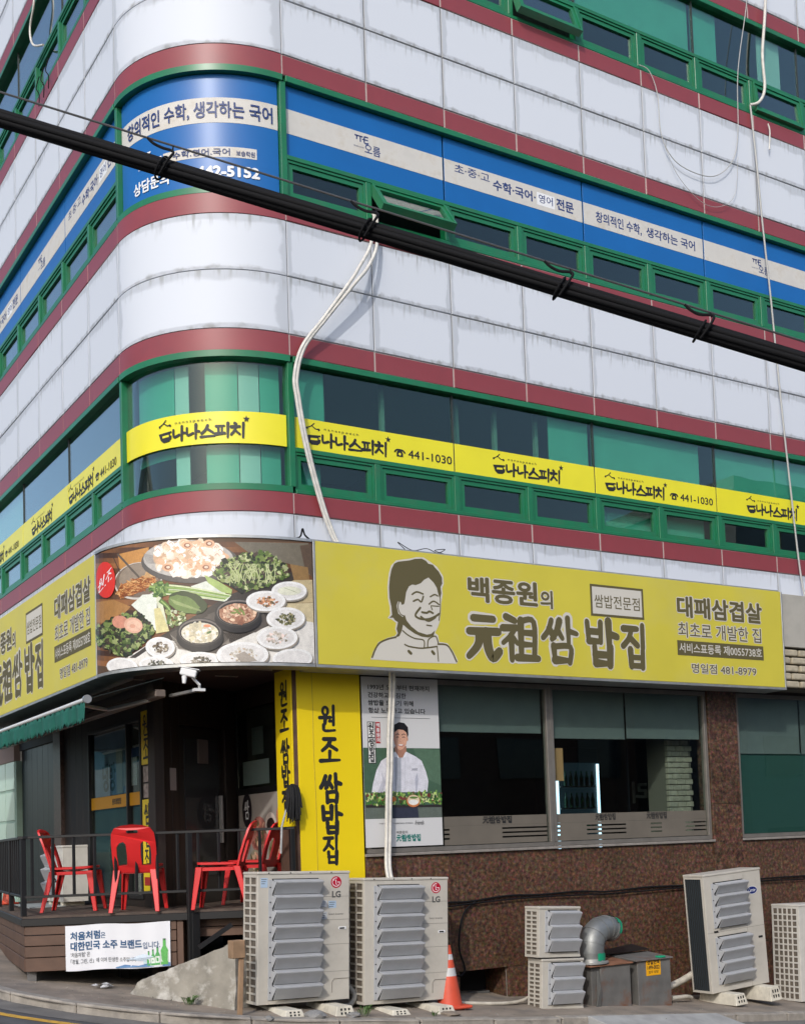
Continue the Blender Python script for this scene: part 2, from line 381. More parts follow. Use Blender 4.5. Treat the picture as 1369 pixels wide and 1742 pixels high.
# yellow line on the road, painted 0.35 m off the kerb
yl = mat('road_line_yellow', srgb(205, 160, 60), 0.8, var=0.15, dark=(0.09, 0.08, 0.06), dscale=14, damt=0.8)
mb = MB(); PK = [KERB[k] for k in range(len(KERB))]; off = []
for k, p in enumerate(PK):
    a = PK[max(k - 1, 0)]; b = PK[min(k + 1, len(PK) - 1)]; d = Vector((b[0] - a[0], b[1] - a[1])).normalized(); n_ = Vector((d.y, -d.x))
    off.append([(p[0] + n_.x * o, p[1] + n_.y * o) for o in (0.50, 0.62)])
for k in range(len(off) - 1):
    q = [off[k][0], off[k][1], off[k + 1][1], off[k + 1][0]]; mb.face([(x, y, gz(x, y) - 0.081) for x, y in q])
link('road_marking', mb.mesh('road_marking', yl), kind='structure')
# concrete gutter strip in front of the kerb
mb = MB()
for k in range(len(PK) - 1):
    q = []
    for kk, o in ((k, 0.004), (k, 0.36), (k + 1, 0.36), (k + 1, 0.004)):
        a = PK[max(kk - 1, 0)]; b = PK[min(kk + 1, len(PK) - 1)]; d = Vector((b[0] - a[0], b[1] - a[1])).normalized(); p = PK[kk]
        x = p[0] + d.y * o; y = p[1] - d.x * o; q.append((x, y, gz(x, y) - 0.081))
    mb.face(q)
link('gutter', mb.mesh('gutter', mat('gutter_concrete', (0.17, 0.16, 0.145), 0.9, var=0.25, vscale=5, bump=0.4, bscale=50, dark=(0.06, 0.06, 0.055), dscale=2.5, damt=0.8)), kind='structure')

# ================================================================ the office building
T2, A2 = 5.906, 5.654
G1, B1, M1, A1, T1 = 7.533, 7.792, 8.488, 9.159, 9.406
G2, B2, M2, A3, T3 = 10.948, 11.203, 11.894, 12.568, 12.819
G3, B3, M3, A4, T4 = 14.361, 14.616, 15.307, 15.98, 16.23
NR, NL = 12, 9
S0, S1 = -L - NL * WL, NR * WR

def panel_mat():
    m = bpy.data.materials.new('white_enamel_panel'); m.use_nodes = True
    n = m.node_tree.nodes; l = m.node_tree.links; b = n['Principled BSDF']; b.inputs['Roughness'].default_value = 0.55; b.inputs['Specular IOR Level'].default_value = 0.3
    uv = n.new('ShaderNodeUVMap'); oi = n.new('ShaderNodeObjectInfo')
    sep = n.new('ShaderNodeSeparateXYZ'); l.new(uv.outputs[0], sep.inputs[0])
    def math_(op, a, b_=None, c=None, clamp=False):
        q = n.new('ShaderNodeMath'); q.operation = op; q.use_clamp = clamp
        for i, x in enumerate((a, b_, c)):
            if x is None: continue
            if hasattr(x, 'links'): l.new(x, q.inputs[i])
            else: q.inputs[i].default_value = x
        return q.outputs[0]
    def noise(sx, sy, scale, det, seed):
        cx = n.new('ShaderNodeCombineXYZ')
        l.new(math_('MULTIPLY_ADD', sep.outputs[0], sx, math_('MULTIPLY', oi.outputs['Random'], 37.0 + seed)), cx.inputs[0]); l.new(math_('MULTIPLY_ADD', sep.outputs[1], sy, seed), cx.inputs[1])
        nz = n.new('ShaderNodeTexNoise'); nz.inputs['Scale'].default_value = scale; nz.inputs['Detail'].default_value = det; l.new(cx.outputs[0], nz.inputs['Vector']); return nz.outputs[0]
    def mr(x, a, b_, c, d, smooth=True):
        q = n.new('ShaderNodeMapRange'); q.interpolation_type = 'SMOOTHSTEP' if smooth else 'LINEAR'
        for i, y in enumerate((x, a, b_, c, d)):
            if hasattr(y, 'links'): l.new(y, q.inputs[i])
            else: q.inputs[i].default_value = y
        return q.outputs[0]
    u, v = sep.outputs[0], sep.outputs[1]
    du = math_('MULTIPLY', math_('MINIMUM', u, math_('SUBTRACT', 1.0, u)), 2.4); dv = math_('MINIMUM', math_('MULTIPLY', v, 1.5), math_('MULTIPLY', math_('SUBTRACT', 1.0, v), 0.75))
    d = math_('ADD', math_('MINIMUM', du, dv), math_('MULTIPLY', math_('SUBTRACT', noise(2.2, 1.6, 2.0, 4, 3.0), 0.5), 0.15))
    lift = math_('MULTIPLY', math_('SUBTRACT', noise(0.3, 0.3, 2.0, 2, 9.0), 0.5), 0.3)
    centre = mr(math_('ADD', d, lift), 0.06, 0.115, 0, 1)
    mixc = n.new('ShaderNodeMix'); mixc.data_type = 'RGBA'; mixc.inputs['A'].default_value = (0.50, 0.53, 0.58, 1); mixc.inputs['B'].default_value = (0.63, 0.665, 0.725, 1); l.new(centre, mixc.inputs['Factor'])
    # runs of grey dirt from the joint above
    st = noise(26.0, 1.1, 1.0, 3, 5.0); ln = noise(9.0, 0.0, 1.0, 3, 21.0)
    top = mr(v, math_('SUBTRACT', 1.0, math_('MULTIPLY', mr(ln, 0.3, 0.75, 0.02, 0.55, False), 1.0)), 1.0, 0, 1)
    drip = math_('MULTIPLY', math_('MULTIPLY', mr(st, 0.47, 0.66, 0, 1), top), math_('MULTIPLY_ADD', oi.outputs['Random'], 0.6, 0.35))
    mixd = n.new('ShaderNodeMix'); mixd.data_type = 'RGBA'; l.new(mixc.outputs['Result'], mixd.inputs['A']); mixd.inputs['B'].default_value = (0.30, 0.31, 0.31, 1); l.new(drip, mixd.inputs['Factor'])
    # soot caught along the lower edge
    lo = noise(14.0, 5.0, 1.0, 5, 13.0); low = math_('MULTIPLY', math_('SUBTRACT', 1.0, mr(v, 0.0, math_('MULTIPLY', lo, 0.19), 0, 1)), mr(lo, 0.42, 0.7, 0.05, 0.8))
    mixe = n.new('ShaderNodeMix'); mixe.data_type = 'RGBA'; l.new(mixd.outputs['Result'], mixe.inputs['A']); mixe.inputs['B'].default_value = (0.22, 0.22, 0.21, 1); l.new(low, mixe.inputs['Factor'])
    l.new(mixe.outputs['Result'], b.inputs['Base Color']); return m
m_white = panel_mat()
m_red = mat('red_enamel_panel', srgb(138, 60, 65), 0.42, var=0.1, vscale=1.5, dark=srgb(120, 60, 66), dscale=2, damt=0.5)
m_joint = mat('joint_sealant_grey', (0.20, 0.205, 0.21), 0.8); m_jred = mat('joint_sealant_beige', (0.42, 0.36, 0.33), 0.8)
m_green = mat('green_window_frame', srgb(28, 112, 74), 0.35, var=0.12, vscale=3, dark=srgb(70, 95, 70), dscale=4, damt=0.35)
m_pane = glass('green_tinted_glass', (0.74, 0.91, 0.85), ior=1.45, power=2.8); m_dark = mat('office_interior', (0.09, 0.10, 0.10), 0.9, var=0.3, vscale=1)
m_ceil = mat('office_ceiling', (0.30, 0.31, 0.30), 0.9); m_teal = mat('teal_blind', srgb(98, 176, 158), 0.8, var=0.06, vscale=2)
m_pale = mat('pale_blind', (0.55, 0.62, 0.60), 0.8); m_conc = mat('wall_core_concrete', (0.3, 0.3, 0.29), 0.9, var=0.2)

bld = thing('office_building', 'white panelled corner office block with dark red bands and green framed windows', 'building', (0, 0, 0))

def panel_mesh(w_, h_, name, m):
    mb = MB(); e, c, dp = 0.006, 0.007, 0.03; x, z = w_ / 2 - e, h_ / 2 - e; xi, zi = x - c, z - c
    o = [(-x, c, -z), (x, c, -z), (x, c, z), (-x, c, z)]; i = [(-xi, 0, -zi), (xi, 0, -zi), (xi, 0, zi), (-xi, 0, zi)]; bk = [(p[0], dp, p[2]) for p in o]
    mb.face(i, uv=[(0, 0), (1, 0), (1, 1), (0, 1)])
    for k in range(4):
        j = (k + 1) % 4; mb.face([o[k], o[j], i[j], i[k]], uv=[(.0, .0)] * 4); mb.face([bk[k], bk[j], o[j], o[k]], uv=[(0, 0)] * 4)
    return mb.mesh(name, m)
def curved_panel(z0, z1, n0, n1, name, m, parent, s0=-L, s1=0.0, nseg=24, e=0.006, **kw):
    mb = MB(); SS = [s0 + e + (s1 - s0 - 2 * e) * k / nseg for k in range(nseg + 1)]; za, zb = z0 + e, z1 - e
    for k in range(nseg):
        a, b = SS[k], SS[k + 1]
        mb.face([W(a, n1, za), W(b, n1, za), W(b, n1, zb), W(a, n1, zb)], uv=[(k / nseg, 0), ((k + 1) / nseg, 0), ((k + 1) / nseg, 1), (k / nseg, 1)])
        mb.face([W(a, n0, za), W(b, n0, za), W(b, n1, za), W(a, n1, za)]); mb.face([W(a, n1, zb), W(b, n1, zb), W(b, n0, zb), W(a, n0, zb)])
        mb.face([W(b, n0, za), W(a, n0, za), W(a, n0, zb), W(b, n0, zb)])
    mb.face([W(SS[0], n0, za), W(SS[0], n1, za), W(SS[0], n1, zb), W(SS[0], n0, zb)]); mb.face([W(SS[-1], n1, za), W(SS[-1], n0, za), W(SS[-1], n0, zb), W(SS[-1], n1, zb)])
    return mb.build(name, m, parent, smooth=0.6, recalc=False, **kw)

PM = {}
def place_panels(kind, z0, z1, m):
    zc = (z0 + z1) / 2
    for side, cnt, wd in (('r', NR, WR), ('l', NL, WL)):
        key = (kind, side, round(z1 - z0, 3))
        if key not in PM: PM[key] = panel_mesh(wd, z1 - z0, kind, m)
        for k in range(cnt):
            s = (k + .5) * wd if side == 'r' else -L - (k + .5) * wd
            o = link(kind, PM[key], bld, loc=W(s, random.uniform(-.0015, .0015), zc))
            o.rotation_euler = (random.uniform(-.0022, .0022), 0, wdir(s) + random.uniform(-.002, .002))
    curved_panel(z0, z1, -0.03, 0.0, kind, m, bld)
for a, b in ((5.0, A2), (B1, M1), (M1, A1), (B2, M2), (M2, A3), (B3, M3), (M3, A4)): place_panels('white_panel', a, b, m_white)
for a, b in ((A2, T2), (G1, B1), (A1, T1), (G2, B2), (A3, T3), (G3, B3), (A4, T4)): place_panels('red_panel', a, b, m_red)

def ribbon_wall(name, z0, z1, n0, n1, m, sa=S0, sb=S1, parent=bld):
    st = [sa, -L] + [-L + L * k / 24 for k in range(1, 24)] + [0, sb]; st = [s for s in st if sa <= s <= sb]; mb = MB()
    for a, b in zip(st[:-1], st[1:]):
        P = [W(a, n0, z0), W(b, n0, z0), W(b, n1, z0), W(a, n1, z0), W(a, n0, z1), W(b, n0, z1), W(b, n1, z1), W(a, n1, z1)]
        mb.face([P[3], P[2], P[6], P[7]]); mb.face([P[1], P[0], P[4], P[5]]); mb.face([P[4], P[7], P[6], P[5]]); mb.face([P[0], P[1], P[2], P[3]])
    a, b = st[0], st[-1]
    mb.face([W(a, n0, z0), W(a, n1, z0), W(a, n1, z1), W(a, n0, z1)]); mb.face([W(b, n1, z0), W(b, n0, z0), W(b, n0, z1), W(b, n1, z1)])
    return mb.build(name, m, parent, smooth=0.6, recalc=False)
for a, b in ((5.0, T2), (G1, T1), (G2, T3), (G3, T4)): ribbon_wall('spandrel_wall', a, b, -0.26, -0.013, m_joint)
for a, b in ((A2, T2), (G1, B1), (A1, T1), (G2, B2), (A3, T3), (G3, B3)): ribbon_wall('sealant_strip', a + .008, b - .008, -0.012, -0.004, m_jred)

def floor_poly(ins, back=12.0):
    P = [W(S1, -ins, 0)] + [W(-L * k / 20, -ins, 0) for k in range(21)] + [W(S0, -ins, 0)]
    return [(p.x, p.y) for p in P] + [(S1, R - S0 - L)]
FP = floor_poly(0.27)
for z0, z1 in ((5.35, 5.75), (G1 + .02, G1 + .25), (T1 - .45, T1 - .15), (G2 + .02, G2 + .25), (T3 - .45, T3 - .15), (G3 + .02, G3 + .25)):
    mb = MB(); mb.prism(FP, z0, z1); mb.build('floor_slab', m_ceil, bld)
mb = MB(); mb.prism(floor_poly(0.02), T4, T4 + 0.15); mb.build('roof', m_conc, bld)
mb = MB(); mb.box(3.2, S1 - .3, 3.4, 12.0, 5.8, 16.2); mb.box(0.9, 3.2, 4.6, 12.0, 5.8, 16.2); mb.build('office_core', m_dark, bld)
mb = MB(); mb.box(S1, S1 + .2, 0.02, R - S0 - L, -1.2, T4 + .1); mb.box(-R, S1 + .2, R - S0 - L, R - S0 - L + .2, -1.2, T4 + .1); mb.build('rear_wall', m_conc, bld)

# ---- window bands
def bar_straight(mb, s0, s1, n0, n1, z0, z1):
    P = [W(s0, n1, z0), W(s1, n1, z0), W(s1, n0, z0), W(s0, n0, z0), W(s0, n1, z1), W(s1, n1, z1), W(s1, n0, z1), W(s0, n0, z1)]
    mb.hexa(P)
def sash_mesh(wd, h, f=0.055):
    # outer fixed frame + moving sash, centred, front at y = 0
    mb = MB(); x = wd / 2
    def ring(x, z0, z1, t, y0, y1):
        for q in ((-x, x, z0, z0 + t), (-x, x, z1 - t, z1), (-x, -x + t, z0 + t, z1 - t), (x - t, x, z0 + t, z1 - t)): mb.box(q[0], q[1], y0, y1, q[2], q[3])
    ring(x - .003, -h / 2, h / 2, 0.028, -0.004, 0.10)
    ring(x - .033, -h / 2 + .032, h / 2 - .032, f, 0.012, 0.07)
    return mb.mesh('sash_window', m_green)
def pane_mesh(wd, h, f=0.055):
    mb = MB(); x = wd / 2 - .033 - f + .004; z = h / 2 - .032 - f + .004; mb.box(-x, x, 0.038, 0.044, -z, z); return mb.mesh('pane', m_pane)
SM = {}
def sash_row(zb, zt, open_at=(), mull=0.075):
    h = zt - zb
    for side, cnt, wd in (('r', NR, WR), ('l', NL, WL)):
        key = (side, round(h, 3))
        if key not in SM: SM[key] = (sash_mesh(wd - mull, h), pane_mesh(wd - mull, h))
        for k in range(cnt):
            s = (k + .5) * wd if side == 'r' else -L - (k + .5) * wd
            o = link('sash_window', SM[key][0], bld); p = link('pane', SM[key][1], o)
            M = Matrix.Translation(W(s, -0.028, (zb + zt) / 2)) @ Matrix.Rotation(wdir(s), 4, 'Z')
            if side == 'r' and k in open_at:
                M = Matrix.Translation(W(s, 0.0, zt - .01)) @ Matrix.Rotation(wdir(s), 4, 'Z') @ Matrix.Rotation(math.radians(-open_at[k]), 4, 'X') @ Matrix.Translation((0, 0, -(h / 2 - .01)))
            o.matrix_world = M
        mb = MB()
        for k in range(cnt + 1):
            s = k * wd if side == 'r' else -L - k * wd
            if k == 0: continue
            mb2 = MB(); bar_straight(mb2, s - mull / 2 if k else s, s + mull / 2, -0.14, -0.012, zb, zt); mb2.build('mullion', m_green, bld, bevel=0.004)
def frame_bars(zb, zt, zs, ztr):
    """sill bar, transom and header along both straight faces, posts at the corner"""
    for (a, b) in ((0.045, S1), (S0, -L - .045)):
        for (q0, q1, n0, n1, nm) in ((zb, zs, -0.16, -0.004, 'sill_bar'), (ztr - .055, ztr, -0.15, -0.010, 'transom_bar'), (zt - .075, zt, -0.16, 0.012, 'header_bar')):
            mb = MB(); bar_straight(mb, a, b, n0, n1, q0, q1); mb.build(nm, m_green, bld, bevel=0.005)
    curved_panel(zb, zb + .075, -0.16, -0.003, 'sill_bar', m_green, bld, e=0); curved_panel(zt - .075, zt, -0.16, 0.013, 'header_bar', m_green, bld, e=0)
    for s in (0.0, -L):
        mb = MB(); a, b = (s - .03, s + .045) if s == 0 else (s - .045, s + .03)
        P = [W(a, -0.004, zb + .075), W(b, -0.004, zb + .075), W(b, -.16, zb + .075), W(a, -.16, zb + .075)]; Q = [Vector((p.x, p.y, zt - .075)) for p in P]
        mb.hexa(P + Q); mb.build('corner_post', m_green, bld, bevel=0.004)
def lights_row(za, zb, n=-0.075, blinds=None, ext=False):
    """wide panes above the transom, two modules each"""
    for side, cnt, wd in (('r', NR, WR), ('l', NL, WL)):
        for k in range(0, cnt, 2):
            k2 = min(k + 2, cnt); s0, s1 = (k * wd, k2 * wd) if side == 'r' else (-L - k2 * wd, -L - k * wd)
            fr = MB()
            edge = s1 if side == 'r' else s0
            bar_straight(fr, edge - .012, edge + .012, n - .03, n + .012, za, zb); o = fr.build('window_joint', mat('black_gasket', (.03, .04, .04), .6), bld)
            mb = MB(); bar_straight(mb, s0 + .014, s1 - .014, n - .006, n, za, zb); mb.build('pane', m_pane, o)
            if blinds:
                for (b0, b1, q0, q1, m) in blinds:
                    c0, c1 = max(b0, s0 + .03), min(b1, s1 - .03)
                    if c1 - c0 > .05: mb = MB(); bar_straight(mb, c0, c1, n - .085, n - .07, za + (zb - za) * q0, za + (zb - za) * q1); mb.build('blind', m, o)
# second floor
frame_bars(T2, G1, T2 + .045, 6.455); sash_row(5.945, 6.40)
lights_row(6.455, G1 - .075, blinds=[(0.05, 0.50, 0, 1, m_teal), (3.86, 6.6, 0, 1, m_teal), (6.95, 11.0, 0, 1, m_teal), (-L - 7.5, -L - 5.2, 0, 1, m_pale)])
co = curved_panel(T2 + .075, G1 - .075, -0.086, -0.08, 'pane', m_pane, bld, s0=-L + .03, s1=-.03, e=0)
for a, b, q0, q1, m in ((-2.26, -1.50, 0.26, 1, m_teal), (-1.06, -0.62, 0.0, 1, m_teal), (-0.62, -0.34, 0.0, 1, m_pale), (-0.34, -0.06, 0, 1, m_teal), (-1.50, -1.28, 0.0, 1, m_pale)):
    za, zb = T2 + .08, G1 - .08; curved_panel(za + (zb - za) * q0, za + (zb - za) * q1, -.20, -.19, 'blind', m, bld, s0=a, s1=b, nseg=8)
for q in ((0.28, 1.0, 5.99, 6.36, m_teal), ): pass
mb = MB(); bar_straight(mb, .12, .46, -.22, -.2, 5.98, 6.38); mb.build('blind', m_teal, bld)
mb = MB(); bar_straight(mb, 4.7, 6.7, -.22, -.2, 5.98, 6.38); mb.build('blind', m_teal, bld)
# inner posts of the rooms, seen through the glass
for s in (0.52, 1.35, 2.45, 3.05, 3.72):
    mb = MB(); bar_straight(mb, s, s + .05, -.32, -.26, 6.46, 7.5); mb.build('inner_frame', mat('inner_frame_green', srgb(120, 140, 125), .6), bld)
# third floor (signs cover the panes)
frame_bars(T1, G2, T1 + .05, 9.985); sash_row(9.46, 9.928, open_at={1: 36})
# fourth floor
frame_bars(T3, G3, T3 + .05, 13.425); sash_row(12.872, 13.368, open_at={3: 20, 7: 7})
lights_row(13.425, G3 - .075, blinds=[(1.2, 3.2, 0, 1, m_teal), (4.2, 7.4, 0.0, 1, m_teal), (8.3, 8.8, 0, 1, m_pale)])
curved_panel(T3 + .075, G3 - .075, -0.086, -0.08, 'pane', m_pane, bld, s0=-L + .03, s1=-.03, e=0)
# ================================================================ signs on the upper floors
m_blue = mat('blue_sign_film', srgb(10, 96, 166), 0.36, var=0.05, vscale=2)
m_strip = mat('sign_band_worn_white', (0.60, 0.58, 0.54), 0.6, var=0.06, vscale=5, dark=(0.42, 0.36, 0.27), dscale=5, damt=0.55)
m_navy = mat('navy_lettering', srgb(38, 58, 112), 0.5); m_wl = mat('white_lettering', (0.78, 0.79, 0.8), 0.5); m_purple = mat('purple_lettering', srgb(110, 95, 140), 0.5)
m_yel = mat('yellow_sign_film', (0.80, 0.72, 0.015), 0.35, var=0.04, vscale=2, coat=0.2); m_blk = mat('black_lettering', (0.018, 0.018, 0.018), 0.5)
def face_fn(n): return lambda s, z, l=0.0: W(s, n + l, z)
def flat_sign_panel(root, s0, s1, z0, z1, n0, n1, name, m, nseg=1):
    if s0 >= 0 or s1 <= -L:
        mb = MB(); bar_straight(mb, s0, s1, n0, n1, z0, z1); return mb.build(name, m, root, bevel=0.001)
    return curved_panel(z0, z1, n0, n1, name, m, root, s0=s0, s1=s1, nseg=24, e=0)
def letters(root, fnlist, m, name='lettering'):
    mb = MB()
    for f in fnlist: f(mb)
    return mb.build(name, m, root)
def disc(mb, c, rx, rz, fn, mi=0, col=None, n=16, layer=0): mb.face([fn(c[0] + rx * math.cos(2 * PI * k / n), c[1] + rz * math.sin(2 * PI * k / n), layer) for k in range(n)], mi, col)
def rectm(mb, x0, x1, z0, z1, fn, mi=0, col=None, layer=0, n=1):
    for k in range(n):
        a = x0 + (x1 - x0) * k / n; b = x0 + (x1 - x0) * (k + 1) / n; mb.face([fn(a, z0, layer), fn(b, z0, layer), fn(b, z1, layer), fn(a, z1, layer)], mi, col)
def leaf_logo(mb, s, z, fn, k=1.0, root=None, m=None):
    # small academy logo: two syllable blocks over a line of tiny capitals
    lm = MB()
    for st, wd in (([(0, .20), (.115, .20)], .018), ([(.03, .2), (.028, .15)], .018), ([(.08, .2), (.08, .13)], .018), ([(.105, .17), (.13, .17)], .016),
                   ([(.135, .21), (.19, .21)], .018), ([(.137, .21), (.137, .13), (.195, .135)], .018), ([(.137, .172), (.188, .172)], .016)):
        for q in ribbon(st, wd, cap=False): lm.face([fn(s + p[0] * k, z + p[1] * k, 2e-4) for p in q])
    lm.build('logo_mark', m, root, kind='stuff')
    fit_text(mb, '오름', s + .135 * k, s + .36 * k, z, z + .125 * k, lambda a, b, l=0: fn(a, b, 2e-4 + l), 0.012)
    fit_text(mb, 'THE DREAM ACADEMY', s - .02 * k, s + .13 * k, z + .055 * k, z + .072 * k, lambda a, b, l=0: fn(a, b, 2e-4 + l), 0.0)
NS = -0.066
def blue_sign(s0, s1, what, label, group='blue signs across the third floor windows'):
    t = thing('window_sign', label, 'sign', W((s0 + s1) / 2, NS, 9.99), group=group); t.location = (0, 0, 0)
    corner = s0 < 0 and s1 > -L - .01 and s0 > -L - .01
    zb = 9.485 if corner else 9.992
    flat_sign_panel(t, s0 + .012, s1 - .012, zb, 10.868, NS - .02, NS, 'panel', m_blue)
    flat_sign_panel(t, s0 + .013, s1 - .013, 10.278, 10.582, NS + .0005, NS + .0025, 'white_band', m_strip)
    fn = face_fn(NS + .0035); mb = MB(); c = (s0 + s1) / 2
    if what == 'logo': leaf_logo(mb, c - .17, 10.325, fn, 1.0, t, m_navy)
    elif what == 'logo4': leaf_logo(mb, c - .12, 10.325, fn, 1.0, t, m_navy)
    elif what == 'cho':
        k = (s1 - s0) / 2.28
        fit_text(mb, '초·중·고', s0 + .17 * k, s0 + .72 * k, 10.435, 10.555, fn, .01); fit_text(mb, '수학·국어·', s0 + .77 * k, s0 + 1.47 * k, 10.36, 10.51, fn, .03)
        fit_text(mb, '영어', s0 + 1.52 * k, s0 + 1.76 * k, 10.38, 10.50, fn, .01); fit_text(mb, '전문', s0 + 1.82 * k, s0 + 2.12 * k, 10.36, 10.52, fn, .03)
    elif what == 'chang':
        k = (s1 - s0) / 2.28; fit_text(mb, '창의적인 수학,', s0 + .23 * k, s0 + 1.07 * k, 10.345, 10.51, fn, .022); fit_text(mb, '생각하는 국어', s0 + 1.16 * k, s0 + 2.11 * k, 10.36, 10.51, fn, .022)
    elif what == 'corner':
        fit_text(mb, '창의적인 수학, 생각하는 국어', -2.15, -.11, 10.325, 10.535, face_fn(NS + .009), .022)
        flat_sign_panel(t, -1.5, -.32, 9.86, 9.985, NS + .0005, NS + .0025, 'white_band', m_strip)
        fit_text(mb, '수학.영어.국어', -1.36, -.645, 9.88, 9.965, face_fn(NS + .009), .012); fit_text(mb, '보습학원', -.57, -.345, 9.88, 9.945, face_fn(NS + .009), .012)
        mw = MB(); fit_text(mw, '상담문의', -2.02, -1.42, 9.60, 9.76, face_fn(NS + .009), .03); fit_text(mw, '442-5152', -1.06, -.29, 9.62, 9.755, face_fn(NS + .009), .045)
        leaf_logo(mw, -1.9, 9.83, face_fn(NS + .009), 1.1, t, m_wl); mw.build('lettering', m_wl, t)
    if what == 'cho':
        mb3 = MB(); rectm(mb3, s0 + 1.49 * (s1 - s0) / 2.28, s0 + 1.79 * (s1 - s0) / 2.28, 10.345, 10.52, face_fn(NS + .003)); mb3.build('paper_patch', m_wl, t)
    mb.build('lettering', m_navy, t); return t
blue_sign(-L + .03, -.03, 'corner', 'curved blue sign with a phone number wrapping the corner of the third floor')
blue_sign(.045, 2 * WR, 'logo', 'blue third floor sign with logo on a peeling band, right of the curved corner sign')
blue_sign(2 * WR, 4 * WR, 'cho', 'blue third floor sign on the right face whose band has a pasted white paper patch')
blue_sign(4 * WR, 6 * WR, 'chang', 'blue third floor sign on the right face with long slogan, third panel from the corner')
blue_sign(6 * WR, 8 * WR, 'logo4', 'blue third floor sign with small logo at the right edge of the photo')
blue_sign(8 * WR, 10 * WR, 'cho', 'blue third floor sign cut off past the right edge of the photo')
blue_sign(10 * WR, 12 * WR, 'chang', 'blue third floor sign at the far right end of the street front')
blue_sign(-L - 2 * WL, -L - .045, 'cho', 'blue third floor sign on the receding left face, next to the curved corner sign')
blue_sign(-L - 4 * WL, -L - 2 * WL, 'logo', 'blue third floor sign with small logo on the receding left face')
blue_sign(-L - 6 * WL, -L - 4 * WL, 'cho', 'blue third floor sign at the left edge of the photo')
blue_sign(-L - 8 * WL, -L - 6 * WL, 'logo4', 'blue third floor sign on the left face beyond the photo edge')

STAR = [(math.sin(PI * k / 5) * (1 if k % 2 == 0 else .42), math.cos(PI * k / 5) * (1 if k % 2 == 0 else .42)) for k in range(10)]
def smile_logo(mb, s, fn, k=1.0):
    b = [(s, 6.64), (s + .19 * k, 6.655), (s + .19 * k, 6.635), (s + .165 * k, 6.63), (s + .17 * k, 6.60), (s + .19 * k, 6.605), (s + .185 * k, 6.565), (s + .15 * k, 6.535), (s + .07 * k, 6.53), (s + .03 * k, 6.56)]
    mb.face([fn(*p, 1e-4) for p in b])
    for st, wd in (([(s + .03 * k, 6.735), (s + .07 * k, 6.755), (s + .11 * k, 6.79)], .012), ([(s + .075 * k, 6.76), (s + .13 * k, 6.725), (s + .165 * k, 6.73)], .012)):
        for q in ribbon(st, wd): mb.face([fn(*p, 1e-4) for p in q])
    disc(mb, (s + .015 * k, 6.725), .014, .014, fn, layer=1e-4); disc(mb, (s + .17 * k, 6.72), .014, .014, fn, layer=1e-4)
    brush_text(mb, '나나스피치', s + .20 * k, s + 1.10 * k, 6.525, 6.69, fn, 0.20, layer=1e-4)
    fit_text(mb, 'nanaspeech', s + .24 * k, s + .70 * k, 6.715, 6.755, fn, .0, spacing=1.4)
    mb.face([fn(s + 1.11 * k + p[0] * .042, 6.742 + p[1] * .042, 1e-4) for p in STAR])
def slogan_cut(mb, s, fn, k=1.0):
    mb.face([fn(s + .055 * k, 6.585, 3e-4), fn(s + .15 * k, 6.59, 3e-4), fn(s + .148 * k, 6.615, 3e-4), fn(s + .06 * k, 6.61, 3e-4)])
def yellow_sign(s0, s1, at, tel, label):
    t = thing('window_sign', label, 'sign', group='yellow sign strips across the second floor windows'); n = -0.055
    flat_sign_panel(t, s0 + .01, s1 - .01, 6.46, 6.832, n - .012, n, 'panel', m_yel)
    fn = face_fn(n + .003 if (s0 >= 0 or s1 <= -L - .01) else n + .008); mb = MB(); smile_logo(mb, at, fn)
    if tel:
        # telephone symbol and number
        x = at + 1.2; fit_text(mb, tel, at + 1.39, min(at + 2.03, s1 - .04), 6.55, 6.655, fn, .012)
        rectm(mb, x + .025, x + .115, 6.55, 6.60, fn, layer=1e-4); disc(mb, (x + .07, 6.60), .04, .03, fn, layer=1.3e-4)
        for q in ribbon([(x, 6.605), (x + .03, 6.632), (x + .11, 6.632), (x + .14, 6.605)], .022): mb.face([fn(*p, 1e-4) for p in q])
    mb.build('lettering', m_blk, t)
    m2 = MB(); slogan_cut(m2, at, fn)
    if tel: disc(m2, (at + 1.27, 6.582), .017, .017, fn, layer=3e-4)
    m2.build('lettering', m_yel, t); return t
yellow_sign(-L + .03, -.03, -1.64, None, 'curved yellow strip wrapping the glass corner of the second floor')
yellow_sign(.045, 2 * WR, .21, '441-1030', 'yellow second floor strip with phone number, crossed by the white conduit')
yellow_sign(2 * WR, 4 * WR, 2.87, None, 'yellow second floor strip without phone number on the right face, above the portrait sign')
yellow_sign(4 * WR, 6 * WR, 4.73, '441-1030', 'yellow second floor strip with phone number above the right end of the restaurant sign')
yellow_sign(6 * WR, 8 * WR, 7.45, None, 'yellow second floor strip at the right edge of the photo behind a hanging wire')
yellow_sign(8 * WR, 10 * WR, 9.4, '441-1030', 'yellow second floor strip past the right edge of the photo')
yellow_sign(10 * WR, 12 * WR, 12.0, None, 'yellow second floor strip at the far right end of the street front')
yellow_sign(-L - 2 * WL, -L - .045, -L - 2.38, '441-1030', 'yellow second floor strip with phone number on the receding left face beside the corner')
yellow_sign(-L - 4 * WL, -L - 2 * WL, -L - 4.3, None, 'yellow second floor strip without phone number on the receding left face')
yellow_sign(-L - 6 * WL, -L - 4 * WL, -L - 7.1, '441-1030', 'yellow second floor strip cut by the left edge of the photo')
yellow_sign(-L - 8 * WL, -L - 6 * WL, -L - 9.0, None, 'yellow second floor strip on the left face beyond the photo edge')

